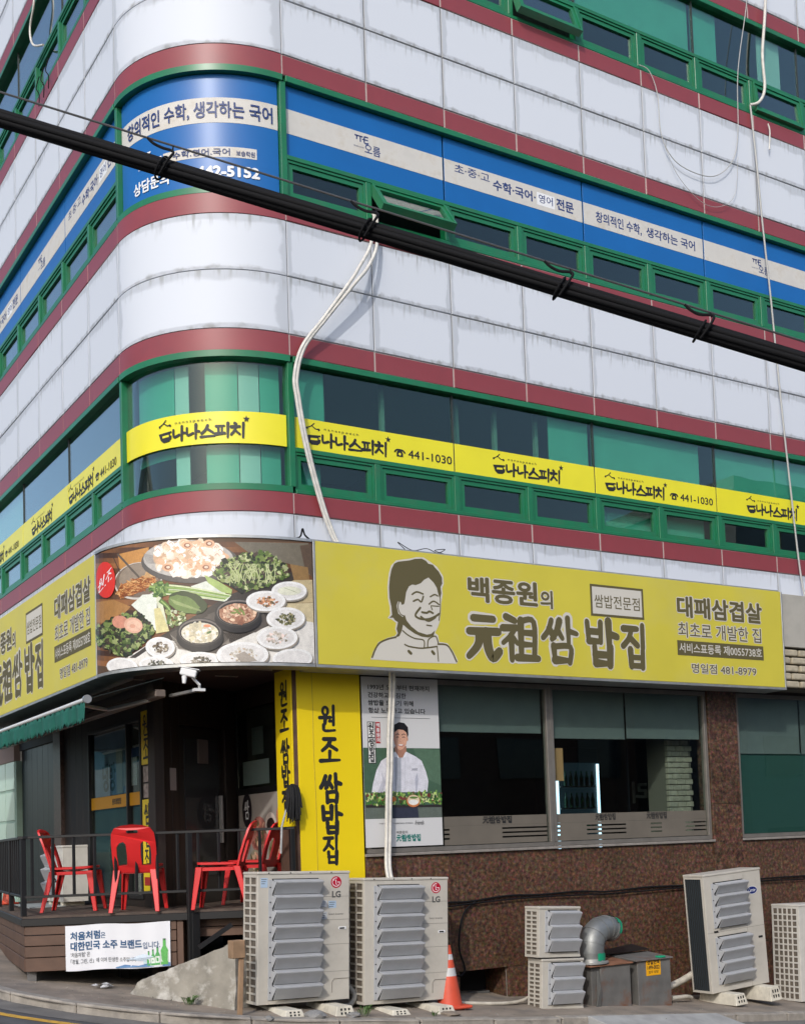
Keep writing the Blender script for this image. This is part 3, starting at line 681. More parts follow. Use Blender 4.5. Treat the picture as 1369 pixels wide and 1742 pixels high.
# ================================================================ restaurant fascia signs
m_fy = mat('faded_yellow_sign', (0.60, 0.52, 0.055), 0.45, var=0.05, vscale=1.2, dark=(0.56, 0.50, 0.13), dscale=1.0, damt=0.6)
m_brz = mat('olive_brown_print', srgb(92, 84, 52), 0.6); m_cream = mat('cream_print', (0.60, 0.57, 0.50), 0.6); m_alu = mat('aluminium_trim', (0.50, 0.50, 0.48), 0.4, 0.7, var=0.15)
HAIR = [(-6.409, 5.103), (-6.249, 5.134), (-6.178, 5.157), (-6.082, 5.17), (-6.024, 5.15), (-5.989, 5.116), (-5.929, 5.111), (-5.895, 5.073), (-5.848, 5.035), (-5.807, 4.966), (-5.805, 4.893), (-5.831, 4.85), (-5.822, 4.778), (-5.845, 4.704), (-5.864, 4.75), (-5.885, 4.835), (-5.926, 4.894), (-5.996, 4.95), (-6.057, 4.918), (-6.106, 4.873), (-6.178, 4.843), (-6.225, 4.847), (-6.271, 4.821), (-6.311, 4.75), (-6.334, 4.637), (-6.345, 4.605), (-6.378, 4.593), (-6.39, 4.628), (-6.427, 4.63), (-6.448, 4.578), (-6.426, 4.488), (-6.369, 4.451), (-6.34, 4.478), (-6.319, 4.414), (-6.257, 4.347), (-6.165, 4.287), (-6.047, 4.262), (-5.987, 4.275), (-5.93, 4.32), (-5.952, 4.257), (-6.025, 4.228), (-6.12, 4.233), (-6.213, 4.264), (-6.305, 4.314), (-6.368, 4.36), (-6.387, 4.288), (-6.424, 4.221), (-6.483, 4.202), (-6.442, 4.255), (-6.458, 4.304), (-6.437, 4.386), (-6.475, 4.404), (-6.497, 4.433), (-6.55, 4.431), (-6.512, 4.466), (-6.518, 4.563), (-6.539, 4.662), (-6.542, 4.783), (-6.526, 4.906), (-6.499, 5.009), (-6.462, 5.074)]
FACE = [(-6.816, 3.93), (-6.778, 4.026), (-6.707, 4.135), (-6.586, 4.192), (-6.48, 4.222), (-6.458, 4.254), (-6.477, 4.303), (-6.46, 4.375), (-6.521, 4.413), (-6.573, 4.426), (-6.537, 4.475), (-6.541, 4.561), (-6.56, 4.66), (-6.562, 4.792), (-6.54, 4.945), (-6.504, 5.049), (-6.432, 5.117), (-6.249, 5.154), (-6.153, 5.182), (-6.058, 5.188), (-5.964, 5.143), (-5.87, 5.09), (-5.789, 4.984), (-5.783, 4.895), (-5.81, 4.831), (-5.804, 4.759), (-5.83, 4.653), (-5.839, 4.549), (-5.861, 4.423), (-5.901, 4.338), (-5.931, 4.291), (-5.889, 4.261), (-5.878, 4.185), (-5.762, 4.175), (-5.684, 4.082), (-5.62, 3.971), (-5.638, 3.935), (-6.132, 3.924)]
LINES = [([(-6.794, 3.955), (-6.751, 4.047), (-6.691, 4.126), (-6.587, 4.176), (-6.471, 4.207)], .0213), ([(-5.896, 4.157), (-5.775, 4.153), (-5.706, 4.081), (-5.642, 3.959)], .0213), ([(-6.375, 4.289), (-6.307, 4.242), (-6.215, 4.207), (-6.093, 4.191), (-6.089, 4.102)], .0166), ([(-6.354, 4.128), (-6.289, 4.107), (-6.125, 4.096), (-5.909, 4.128)], .019), ([(-6.042, 4.104), (-6.026, 4.203), (-5.928, 4.25), (-5.891, 4.17)], .0166), ([(-5.909, 4.128), (-5.897, 3.952)], .0142), ([(-6.23, 4.73), (-6.165, 4.764), (-6.08, 4.746)], .0213), ([(-6.217, 4.649), (-6.154, 4.674), (-6.108, 4.649), (-6.077, 4.717)], .0213), ([(-5.981, 4.72), (-5.92, 4.75), (-5.875, 4.737)], .019), ([(-6.001, 4.63), (-5.935, 4.67), (-5.86, 4.634)], .019), ([(-5.974, 4.612), (-5.865, 4.613)], .0142), ([(-6.103, 4.526), (-6.037, 4.523), (-6.0, 4.542), (-5.951, 4.525)], .0261), ([(-5.974, 4.601), (-5.959, 4.565)], .0142), ([(-6.125, 4.578), (-6.195, 4.488), (-6.147, 4.45), (-6.04, 4.445), (-5.943, 4.476), (-5.864, 4.522)], .0261), ([(-6.122, 4.472), (-6.017, 4.426), (-5.919, 4.477)], .0237), ([(-6.043, 4.375), (-5.976, 4.371)], .0166), ([(-5.842, 4.714), (-5.848, 4.569), (-5.872, 4.443)], .0119), ([(-6.409, 4.631), (-6.43, 4.569), (-6.403, 4.49), (-6.35, 4.463)], .0119), ([(-6.303, 4.05), (-6.274, 4.027)], .0379), ([(-5.979, 4.063), (-5.956, 4.039)], .0379)]
def fill(mb, poly, fn, layer, mi=0, col=None):
    """fill a concave outline"""
    from mathutils.geometry import tessellate_polygon
    i = len(mb.v); mb.v += [tuple(fn(p[0], p[1], layer)) for p in poly]
    for t in tessellate_polygon([[Vector((p[0], p[1], 0)) for p in poly]]): mb.f.append(tuple(i + k for k in t)); mb.m.append(mi); mb.c.append(col)
def sign_design(root, fn):
    """lettering shared by both fascia boards; x runs from the right-hand end (negative to the left)"""
    white = MB(); dark = MB(); wl = MB(); L1, L2, L3 = 0.0006, 0.0012, 0.0018
    pw = MB(); fill(pw, FACE, fn, L1); pw.build('portrait_ground', m_cream, root); pw = MB(); fill(pw, HAIR, fn, L2); pw.build('portrait_hair', m_brz, root); pl_ = MB()
    for k, (p, wd) in enumerate(LINES):
        for j, q in enumerate(ribbon(p, wd)): pl_.face([fn(a, b, L2 + .0001 + (k * 20 + j) * 2e-6) for a, b in q])
    pl_.build('portrait_lines', m_brz, root, kind='stuff')
    f1 = lambda x, z, l=0: fn(x, z, L1 + l); f2 = lambda x, z, l=0: fn(x, z, L2 + l); f3 = lambda x, z, l=0: fn(x, z, L3 + l)
    for body, b, wd in (('元', (-5.489, -4.984, 3.994, 4.541), .25), ('祖', (-4.975, -4.40, 4.02, 4.565), .165), ('쌈', (-4.36, -3.77, 4.01, 4.595), .175), ('밥', (-3.69, -3.10, 4.005, 4.60), .175), ('집', (-3.05, -2.57, 4.0, 4.58), .185)):
        brush_text(white, body, b[0], b[1], b[2], b[3], f1, wd + .075, jit=0); brush_text(dark, body, b[0], b[1], b[2], b[3], f2, wd, jit=0)
    for body, b, bold in (('백종원', (-5.443, -4.39, 4.705, 5.02), .035), ('의', (-4.352, -4.155, 4.697, 4.931), .03), ('대패삼겹살', (-2.037, -.401, 4.74, 5.04), .035), ('최초로 개발한 집', (-2.033, -.442, 4.465, 4.675), .008), ('명일점 481-8979', (-1.816, -.575, 3.985, 4.115), .012)):
        fit_text(white, body, b[0] - .012, b[1] + .012, b[2] - .012, b[3] + .012, f1, bold + .055); fit_text(dark, body, *b, f2, bold)
    dark.marks.append(len(dark.f)); white.marks.append(len(white.f)); rectm(dark, -3.543, -2.635, 4.658, 5.076, f2); rectm(white, -3.51, -2.668, 4.69, 5.044, f3); fit_text(wl, '쌈밥전문점', -3.477, -2.705, 4.772, 4.945, lambda x, z, l=0: fn(x, z, L3 + .0005 + l), .008)
    dark.marks.append(len(dark.f)); rectm(dark, -2.063, -.41, 4.218, 4.422, f2); fit_text(white, '서비스표등록 제0055738호', -2.03, -.442, 4.255, 4.39, f3, .012)
    white.build('printed_outline', m_cream, root); dark.build('lettering', m_brz, root); wl.build('lettering', m_brz, root)
SB, ST, SP = 3.845, 5.245, 0.455
# right-hand board
sr = thing('shop_sign', 'long yellow restaurant sign with line portrait of a smiling chef, facing right street', 'sign', group='restaurant fascia signs')
mb = MB(); mb.box(.03, 7.51, -SP, -SP + .09, SB, ST); mb.build('board', m_fy, sr, bevel=.004)
mb = MB(); mb.box(.0, 7.54, -SP + .05, -.03, ST + .001, ST + .03); mb.box(0, 7.54, -SP - .005, -.03, SB - .035, SB - .002); mb.box(.0, .027, -SP - .006, -SP + .1, SB, ST); mb.box(7.513, 7.54, -SP - .004, -.05, SB, ST); mb.build('sign_frame', m_alu, sr, bevel=.003)
sign_design(sr, lambda x, z, l=0: Vector((7.51 + x, -SP - .001 - l, z)))
# left-hand board (same print, running back along the side street)
XL = -1.964; YL = 1.16
slb = thing('shop_sign', 'yellow restaurant sign with brown lettering on the receding left face above the awning', 'sign', group='restaurant fascia signs')
mb = MB(); mb.box(XL, XL + .09, YL, YL + 7.2, SB, ST); mb.build('board', m_fy, slb, bevel=.004)
mb = MB(); mb.box(XL + .05, -R - .02, YL, YL + 7.2, ST + .001, ST + .03); mb.box(XL - .005, -R - .02, YL, YL + 7.2, SB - .035, SB - .002); mb.box(XL - .006, XL + .1, YL - .03, YL - .002, SB, ST); mb.build('sign_frame', m_alu, slb, bevel=.003)
sign_design(slb, lambda x, z, l=0: Vector((XL - .001 - l, YL - .2 - x * .92 + .0, z)) if x < -.3 else Vector((XL - .001 - l, YL - x * .5, z)))
# the curved corner board with a printed food picture
EX, EY, ERX, ERY = .0, 1.13, 1.964, 1.585
def E_(a, z, l=0.0):
    t = (1 - a) * PI / 2; x = -math.sin(t); y = -math.cos(t); n = Vector((x / ERX, y / ERY, 0)).normalized()
    return Vector((EX + ERX * x + n.x * l, EY + ERY * y + n.y * l, z))
sc_ = thing('shop_sign', 'curved corner sign printed with a table full of Korean side dishes', 'sign', group='restaurant fascia signs')
def ellipse_box(z0, z1, l0, l1, name, m, root):
    mb = MB(); N = 40
    for k in range(N):
        a, b = .004 + .992 * k / N, .004 + .992 * (k + 1) / N
        mb.face([E_(a, z0, l1), E_(b, z0, l1), E_(b, z1, l1), E_(a, z1, l1)]); mb.face([E_(b, z0, l0), E_(a, z0, l0), E_(a, z1, l0), E_(b, z1, l0)])
        mb.face([E_(a, z0, l0), E_(b, z0, l0), E_(b, z0, l1), E_(a, z0, l1)]); mb.face([E_(a, z1, l1), E_(b, z1, l1), E_(b, z1, l0), E_(a, z1, l0)])
    for a in (.004, .996): mb.face([E_(a, z0, l0), E_(a, z0, l1), E_(a, z1, l1), E_(a, z1, l0)])
    return mb.build(name, m, root, smooth=.6, recalc=True)
ellipse_box(SB, ST - .02, -.09, 0, 'board', mat('sign_board_brown', srgb(88, 66, 46), .5), sc_)
ellipse_box(ST - .018, ST + .012, -.10, .012, 'sign_frame', m_alu, sc_); ellipse_box(SB - .035, SB - .002, -.3, .012, 'sign_frame', m_alu, sc_)
# print layout of the food picture: u 48..1322 across, v 40..780 down
FU = [48, 130, 210, 290, 370, 450, 530, 610, 690, 770, 850, 930, 1010, 1090, 1170, 1250, 1322]
FA = [.004, .146, .237, .313, .379, .439, .496, .55, .602, .652, .702, .752, .801, .852, .903, .955, .996]
FZ = [5.056, 4.993, 4.957, 4.932, 4.913, 4.899, 4.889, 4.881, 4.877, 4.874, 4.874, 4.876, 4.88, 4.887, 4.896, 4.907, 4.92]
def FT0(u, v, l=0.0):
    u = max(48, min(1322, u)); k = 0
    while k < 15 and FU[k + 1] < u: k += 1
    t = (u - FU[k]) / (FU[k + 1] - FU[k]); z = FZ[k] + (FZ[k + 1] - FZ[k]) * t - (v - 200) * .0019
    return E_(FA[k] + (FA[k + 1] - FA[k]) * t, max(SB + .004, min(ST - .024, z)), .001 + l)
FSTEP = 24.0
def FT(u, v, l=0.0):
    """the same, straight between knots so that every layer of the print follows one faceted surface"""
    u = max(48, min(1322, u)); k = math.floor(u / FSTEP); t = u / FSTEP - k
    return FT0(max(48, k * FSTEP), v, l).lerp(FT0(min(1322, (k + 1) * FSTEP), v, l), t if k * FSTEP >= 48 else (u - 48) / ((k + 1) * FSTEP - 48))
def slices(pts):
    """cut an outline at the knots of the faceted surface"""
    xs = [p[0] for p in pts]; k0, k1 = math.floor(min(xs) / FSTEP), math.floor(max(xs) / FSTEP)
    if k0 == k1: return [pts]
    def cut(poly, x, s_):
        o = []
        for a, b in zip(poly, poly[1:] + poly[:1]):
            da, db = (a[0] - x) * s_, (b[0] - x) * s_
            if da >= 0: o.append(a)
            if (da >= 0) != (db >= 0): t = da / (da - db); o.append((a[0] + (b[0] - a[0]) * t, a[1] + (b[1] - a[1]) * t))
        return o
    out = []
    for k in range(k0, k1 + 1):
        q = cut(cut(list(pts), k * FSTEP, 1), (k + 1) * FSTEP, -1)
        if len(q) > 2: out.append(q)
    return out
class Print:
    """collects flat patches of colour, each laid a hair above the last"""
    def __init__(s, fn, step=3e-6, rs=5, sl=False): s.mb = MB(); s.fn = fn; s.k = 0; s.step = step; s.r = random.Random(rs); s.sl = sl
    def poly(s, pts, c, fine=False):
        s.k += 1
        if s.sl:
            for q in slices(pts): fill(s.mb, q, s.fn, s.k * s.step, 0, c)
        elif len(pts) > 4: fill(s.mb, pts, s.fn, s.k * s.step, 0, c)
        else: s.mb.face([s.fn(p[0], p[1], s.k * s.step) for p in pts], 0, c)
    def grid(s, x0, x1, y0, y1, nx, ny, cf):
        s.k += 1
        for i in range(nx):
            for j in range(ny):
                a, b = x0 + (x1 - x0) * i / nx, x0 + (x1 - x0) * (i + 1) / nx; c, d = y0 + (y1 - y0) * j / ny, y0 + (y1 - y0) * (j + 1) / ny
                s.mb.face([s.fn(a, d, s.k * s.step), s.fn(b, d, s.k * s.step), s.fn(b, c, s.k * s.step), s.fn(a, c, s.k * s.step)], 0, cf((i + .5) / nx, (j + .5) / ny))
    def ell(s, x, y, rx, ry, c, n=18, rot=0, j=0.0):
        P = []
        for k in range(n):
            a = 2 * PI * k / n; q = 1 + s.r.uniform(-j, j); u, v = rx * q * math.cos(a), ry * q * math.sin(a)
            P.append((x + u * math.cos(rot) - v * math.sin(rot), y + u * math.sin(rot) + v * math.cos(rot)))
        s.poly(P, c)
    def line(s, pts, wd, c):
        for q in ribbon(pts, wd, cap=False, n=4): s.poly(list(q), c)
    def scatter(s, n, inside, size, cols, j=.35, asp=(.4, 1)):
        m = 0
        while m < n:
            p = inside(s.r); 
            if p is None: continue
            m += 1; c = s.r.choice(cols); q = s.r.uniform(.75, 1.25); z = s.r.uniform(*size)
            s.ell(p[0], p[1], z, z * s.r.uniform(*asp), tuple(x * q for x in c), 7, s.r.uniform(0, PI), j)
def in_poly(poly):
    xs = [p[0] for p in poly]; ys = [p[1] for p in poly]
    def f(r):
        x, y = r.uniform(min(xs), max(xs)), r.uniform(min(ys), max(ys)); c = False
        for (a, b), (d, e) in zip(poly, poly[1:] + poly[:1]):
            if (b > y) != (e > y) and x < (d - a) * (y - b) / (e - b) + a: c = not c
        return (x, y) if c else None
    return f
def in_ell(x, y, rx, ry):
    def f(r):
        a, q = r.uniform(0, 2 * PI), math.sqrt(r.random()); return (x + rx * q * math.cos(a), y + ry * q * math.sin(a))
    return f
mixc = lambda a, b, t: tuple(a[i] + (b[i] - a[i]) * max(0, min(1, t)) for i in range(3))
S_ = srgb
P = Print(FT, 3e-6, 5, True)
wood = lambda u, v: mixc(mixc(S_(70, 45, 30), S_(150, 100, 58), .5 + .5 * math.sin(v * 40 + u * 9)), S_(60, 42, 32), .5 * u)
P.grid(48, 1320, 40, 780, 53, 24, wood)
P.poly([(180, 110), (360, 70), (350, 160), (190, 200)], S_(196, 140, 74)); P.poly([(860, 40), (1300, 45), (1310, 240), (1180, 170), (950, 110)], S_(118, 110, 94))
P.poly([(1240, 60), (1320, 50), (1320, 250), (1270, 200)], S_(96, 78, 62)); P.poly([(1180, 170), (1290, 190), (1300, 270), (1200, 265)], S_(150, 118, 74))
for y0, y1, c in ((265, 400, (196, 178, 138)), (402, 520, (205, 190, 152)), (523, 640, (214, 206, 186)), (642, 780, (222, 218, 208))): P.poly([(1130, y0), (1322, y0), (1322, y1), (1130, y1)], S_(*c))
P.poly([(48, 400), (150, 380), (250, 420), (150, 520), (48, 520)], S_(168, 122, 70))
# pale table in front, black slate tray across
P.poly([(100, 780), (250, 700), (420, 590), (820, 560), (1060, 470), (1322, 520), (1322, 780)], S_(228, 224, 216))
P.poly([(235, 720), (400, 600), (820, 350), (1190, 215), (1200, 265), (1060, 330), (1050, 530), (800, 640), (430, 610), (270, 720)], S_(66, 58, 50))
P.poly([(470, 570), (700, 470), (830, 630), (740, 690), (520, 660)], S_(92, 84, 76)); P.poly([(690, 465), (960, 360), (1055, 520), (970, 570), (790, 570)], S_(92, 84, 76))
for k in range(10): P.line([(475 + k * 4, 580 + k * 9), (500 + k * 9, 600 + k * 8)], 3, S_(140, 132, 120)); P.line([(770 + k * 5, 640 - k * 4), (825 - k * 2, 625 + k * 5)], 3, S_(140, 132, 120))
# noodle bowl
P.ell(295, 268, 142, 108, S_(206, 200, 190), 28, -.25); P.ell(295, 264, 134, 100, S_(122, 104, 88), 28, -.25); P.ell(300, 245, 118, 80, S_(150, 134, 116), 24, -.25)
P.line([(150, 120), (190, 215)], 5, S_(60, 46, 38)); P.line([(178, 108), (310, 260)], 12, S_(96, 84, 72))
npoly = [(165, 340), (200, 290), (260, 262), (330, 240), (395, 250), (390, 285), (330, 320), (260, 352), (190, 368)]
P.poly(npoly, S_(150, 86, 40))
for k in range(210):
    p = None
    while p is None: p = in_poly(npoly)(P.r)
    a = P.r.uniform(0, PI); l_ = P.r.uniform(10, 24); P.line([(p[0] - l_ * math.cos(a), p[1] - l_ * .5 * math.sin(a)), (p[0] + P.r.uniform(-6, 6), p[1] + P.r.uniform(-7, 7)), (p[0] + l_ * math.cos(a), p[1] + l_ * .5 * math.sin(a))], 4, P.r.choice([S_(206, 142, 80), S_(228, 178, 116), S_(170, 100, 48), S_(140, 76, 34), S_(214, 150, 90)]))
for k in range(8): P.line([(330 + k * 6, 250), (350 + k * 5, 212 - k), (372 + k * 3, 240 + k)], 4, S_(222, 176, 120))
# plate of thin sliced meat rolls
P.ell(600, 160, 285, 122, S_(96, 90, 84), 30); P.ell(590, 140, 262, 110, S_(188, 182, 174), 30)
for k in range(26): P.line([(330 + k * 2, 110 + k * 6), (420, 130 + k * 4)], 2, S_(110, 102, 96)) if k < 10 else P.line([(430 + (k - 10) * 16, 245), (440 + (k - 10) * 15, 272)], 2, S_(96, 90, 84))
P.ell(600, 135, 215, 100, S_(206, 172, 140), 30)
for k in range(170):
    p = in_ell(600, 138, 212, 98)(P.r); q = P.r.uniform(14, 34); c = P.r.choice([(246, 238, 226), (240, 228, 210), (250, 246, 238), (232, 206, 176), (226, 184, 148)])
    P.ell(p[0], p[1], q, q * P.r.uniform(.5, .9), S_(*c), 9, P.r.uniform(0, PI), .25)
    if P.r.random() < .5: P.line([(p[0] - q * .5, p[1]), (p[0], p[1] - q * .45), (p[0] + q * .5, p[1] + 2)], 3.5, S_(204, 150, 112))
for x, y in ((690, 190), (585, 62), (712, 52), (470, 190)): P.ell(x, y, 34, 24, S_(224, 178, 142), 12); P.ell(x, y, 20, 14, S_(150, 96, 70), 10); P.ell(x + 2, y - 1, 12, 8, S_(232, 212, 190), 10)
# spring onions, cabbage, peppers
P.poly([(255, 410), (320, 350), (385, 345), (405, 360), (395, 560), (350, 520), (300, 455)], S_(226, 230, 216)); P.poly([(395, 345), (425, 350), (470, 560), (430, 560)], S_(214, 216, 186)); P.poly([(385, 430), (420, 425), (472, 560), (395, 575)], S_(214, 204, 148))
P.poly([(600, 300), (690, 270), (830, 360), (800, 390), (660, 370)], S_(222, 226, 212))
for k in range(16): P.line([(370 + k * 3, 285 + k * 4), (560 + k * 4, 300 + k * 4), (835 - k * 3, 352 + k * 2)], 5, P.r.choice([S_(150, 176, 96), S_(196, 208, 150), S_(104, 140, 60), S_(226, 230, 200)]))
P.scatter(70, in_poly([(350, 320), (420, 270), (470, 290), (460, 350), (380, 360)]), (6, 16), [S_(96, 128, 60), S_(70, 100, 46), S_(140, 164, 90)])
P.ell(580, 395, 112, 62, S_(62, 74, 40), 20, .25, .06); P.ell(560, 405, 92, 46, S_(112, 134, 72), 20, .35, .08)
for k in range(22): P.line([(480 + k * 8, 372 + k * 3), (510 + k * 7, 405 + k * 2)], 3, S_(156, 170, 112))
P.line([(420, 380), (470, 430), (470, 520)], 26, S_(92, 120, 54)); P.line([(428, 385), (478, 440), (476, 515)], 8, S_(160, 186, 108))
P.poly([(680, 235), (760, 270), (840, 320), (835, 345), (780, 335), (700, 280)], S_(168, 188, 112)); P.line([(760, 250), (830, 290), (905, 335)], 22, S_(44, 44, 34))
P.scatter(90, in_poly([(450, 440), (560, 450), (570, 500), (480, 540)]), (5, 12), [S_(150, 160, 100), S_(96, 110, 62), S_(210, 214, 180)])
# lettuces
lp = [(735, 215), (800, 150), (900, 115), (1050, 95), (1165, 190), (1160, 240), (1060, 290), (930, 325), (850, 300), (760, 250)]
P.poly(lp, S_(58, 64, 38)); P.scatter(620, in_poly(lp), (6, 20), [S_(70, 84, 42), S_(118, 134, 70), S_(152, 164, 98), S_(48, 52, 34), S_(84, 70, 58), S_(96, 120, 54), S_(186, 192, 140)], .45)
for k in range(30): x = P.r.uniform(800, 1080); P.line([(x, 300 - P.r.uniform(0, 40)), (x + P.r.uniform(-20, 20), 235), (x + P.r.uniform(-50, 50), 170)], 5, P.r.choice([S_(196, 202, 150), S_(170, 180, 120)]))
bl = [(52, 560), (110, 510), (200, 470), (300, 450), (385, 545), (360, 600), (220, 715), (130, 690), (52, 640)]
P.poly(bl, S_(48, 46, 34)); P.scatter(520, in_poly(bl), (6, 18), [S_(58, 72, 38), S_(86, 104, 52), S_(40, 44, 30), S_(70, 60, 48), S_(122, 140, 76), S_(160, 170, 110)], .45)
P.ell(190, 512, 46, 38, S_(206, 142, 118), 18); P.ell(266, 530, 54, 46, S_(222, 172, 146), 20, .2); P.ell(268, 530, 40, 34, S_(230, 188, 162), 18, .2); P.ell(262, 534, 16, 12, S_(216, 160, 134), 12)
# hot pots
for x, y, c1, sc2 in ((648, 568, S_(226, 218, 196), [S_(238, 234, 222), S_(216, 204, 172), S_(200, 190, 160)]), (870, 458, S_(186, 140, 112), [S_(206, 164, 136), S_(170, 120, 92), S_(222, 190, 160), S_(150, 100, 76)])):
    P.ell(x, y + 32, 136, 82, S_(44, 40, 38), 30); P.ell(x, y, 134, 84, S_(58, 54, 50), 30); P.ell(x, y - 4, 122, 74, S_(120, 112, 106), 30); P.ell(x, y, 116, 68, S_(40, 36, 34), 30); P.ell(x, y + 3, 108, 60, c1, 28)
    P.scatter(150, in_ell(x, y + 3, 100, 52), (6, 18), sc2, .3)
P.ell(700, 568, 16, 7, S_(96, 120, 70), 10, -.4); P.ell(690, 530, 22, 9, S_(226, 150, 110), 10)
for k in range(5): P.ell(845 + k * 14, 455 - (k % 2) * 16, 18, 7, S_(126, 140, 74), 10, .3 * k)
# white side dishes
dish = S_(238, 237, 234)
for x, y, rx, ry, cs in ((1170, 330, 104, 56, [S_(222, 222, 206)]), (1032, 388, 114, 60, [S_(206, 140, 96), S_(170, 110, 76), S_(96, 86, 60), S_(224, 180, 140)]), (1145, 492, 112, 66, [S_(110, 110, 72), S_(70, 70, 48), S_(160, 150, 110)]), (1092, 604, 118, 66, [S_(200, 190, 176), S_(150, 140, 120), S_(226, 206, 196)]),
                         (418, 655, 84, 60, [S_(110, 92, 70), S_(150, 136, 112), S_(190, 180, 160), S_(80, 66, 50)]), (395, 755, 100, 48, [S_(60, 60, 50), S_(130, 126, 110)]), (200, 775, 88, 54, [S_(220, 216, 210)]), (640, 730, 112, 50, [S_(90, 84, 70), S_(150, 140, 124)]), (890, 700, 150, 76, [S_(214, 206, 190), S_(180, 160, 136)]), (1180, 730, 120, 60, [S_(120, 112, 100)])):
    P.ell(x + 4, y + 7, rx * 1.03, ry * 1.05, S_(150, 142, 130), 28); P.ell(x, y, rx, ry, dish, 30); P.ell(x, y, rx * .84, ry * .8, S_(226, 223, 219), 28)
    if len(cs) > 1: P.scatter(70, in_ell(x + 5, y + 2, rx * .52, ry * .5), (4, 11), cs, .4)
P.ell(1170, 330, 70, 26, S_(222, 222, 200), 20)
for k in range(5): P.line([(1140 + k * 14, 312 + k * 5), (1156 + k * 14, 318 + k * 6)], 3, S_(170, 176, 140))
P.poly([(850, 700), (900, 680), (975, 735), (880, 745)], S_(170, 160, 148))
P.mb.build('food_print', attr_mat('glossy_photo_print', .35, .1), sc_)
# red round badge
mb = MB(); mbt = MB(); mbt_fn = lambda x, z, l=0: FT(x, -z, .0125)
[fill(mb, q, FT, .0115) for q in slices([(112 + 55 * math.cos(-2 * PI * k / 32), 264 + 108 * math.sin(-2 * PI * k / 32)) for k in range(32)])]; mb.build('badge', mat('badge_red', srgb(212, 52, 42), .4), sc_)
def badge_fn(x, z, l=0): return FT(112 + x * .85 + z * .12, 264 - z * 1.25 - x * 1.05, .0122 + l)
brush_text(mbt, '원조', -50, 46, -34, 34, badge_fn, .13); mbt.build('lettering', m_wl, sc_)
# ================================================================ ground floor, right-hand street front
def granite_mat():
    m = bpy.data.materials.new('red_brown_granite'); m.use_nodes = True; MATS['granite'] = m
    n = m.node_tree.nodes; l = m.node_tree.links; b = n['Principled BSDF']; b.inputs['Roughness'].default_value = 0.38
    g = n.new('ShaderNodeNewGeometry'); v = n.new('ShaderNodeTexVoronoi'); v.inputs['Scale'].default_value = 42; l.new(g.outputs['Position'], v.inputs['Vector'])
    nz = n.new('ShaderNodeTexNoise'); nz.inputs['Scale'].default_value = 20; nz.inputs['Detail'].default_value = 6; nz.inputs['Roughness'].default_value = .7; l.new(g.outputs['Position'], nz.inputs['Vector'])
    cr = n.new('ShaderNodeValToRGB'); e = cr.color_ramp; l.new(nz.outputs[0], cr.inputs[0])
    e.elements[0].position = .32; e.elements[0].color = (.018, .011, .009, 1); e.elements[1].position = .7; e.elements[1].color = (.22, .125, .080, 1)
    q = e.elements.new(.47); q.color = (.080, .042, .026, 1); q = e.elements.new(.56); q.color = (.128, .070, .044, 1)
    mx = n.new('ShaderNodeMix'); mx.data_type = 'RGBA'; mx.blend_type = 'MULTIPLY'; mx.inputs['Factor'].default_value = .45; l.new(cr.outputs[0], mx.inputs['A']); l.new(v.outputs['Color'], mx.inputs['B'])
    mx2 = n.new('ShaderNodeMix'); mx2.data_type = 'RGBA'; mx2.blend_type = 'MULTIPLY'; mx2.inputs['Factor'].default_value = 1; l.new(mx.outputs['Result'], mx2.inputs['A'])
    nb = n.new('ShaderNodeTexNoise'); nb.inputs['Scale'].default_value = 1.4; nb.inputs['Detail'].default_value = 5; l.new(g.outputs['Position'], nb.inputs['Vector'])
    oi = n.new('ShaderNodeObjectInfo'); ad = n.new('ShaderNodeMath'); ad.operation = 'MULTIPLY_ADD'; l.new(oi.outputs['Random'], ad.inputs[0]); ad.inputs[1].default_value = .25; l.new(nb.outputs[0], ad.inputs[2])
    mr = n.new('ShaderNodeMapRange'); mr.inputs[1].default_value = .3; mr.inputs[2].default_value = .95; mr.inputs[3].default_value = .95; mr.inputs[4].default_value = 1.65; l.new(ad.outputs[0], mr.inputs[0]); l.new(mr.outputs[0], mx2.inputs['B'])
    l.new(mx2.outputs['Result'], b.inputs['Base Color']); return m
m_gra = granite_mat()
m_frm = mat('bronze_window_frame', (0.20, 0.185, 0.165), 0.45, 0.3, var=0.12); m_sill = mat('window_sill_stone', (0.26, 0.235, 0.21), 0.6, var=0.15, vscale=8, dark=(.12, .11, .10), dscale=6, damt=.5)
m_sg = glass('shop_glass', (0.80, 0.86, 0.84)); m_roll = mat('grey_roller_blind', (0.21, 0.235, 0.23), 0.8, var=.05)
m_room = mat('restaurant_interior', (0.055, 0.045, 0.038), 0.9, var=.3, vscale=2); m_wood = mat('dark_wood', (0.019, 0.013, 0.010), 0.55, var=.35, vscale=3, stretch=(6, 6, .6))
shop = bld
def gra(x0, x1, y0, y1, z0, z1):
    mb = MB(); mb.box(x0 + .0025, x1 - .0025, y0, y1, z0 + .002, z1 - .002); mb.build('granite_panel', m_gra, bld, bevel=.002)
WX = [0.80, 1.95, 3.05, 4.10, 5.20, 6.38]
# the wall under the windows, with the vent opening at x 2.05..2.77
mb = MB(); mb.box(.8, 2.05, .05, .26, -1.3, 1.66); mb.box(2.0501, 2.7699, .05, .26, .2255, 1.66); mb.box(2.77, 13.6, .05, .26, -1.3, 1.66); mb.build('wall_core', m_conc, bld)
for a, b in zip(WX[:-1], WX[1:]):
    gra(a, b, .0, .049, .225, 1.665)
    if a == 1.95: gra(1.95, 2.05, 0, .049, -1.2, .225); gra(2.77, b, 0, .049, -1.2, .225)
    else: gra(a, b, 0, .049, -1.2, .225)
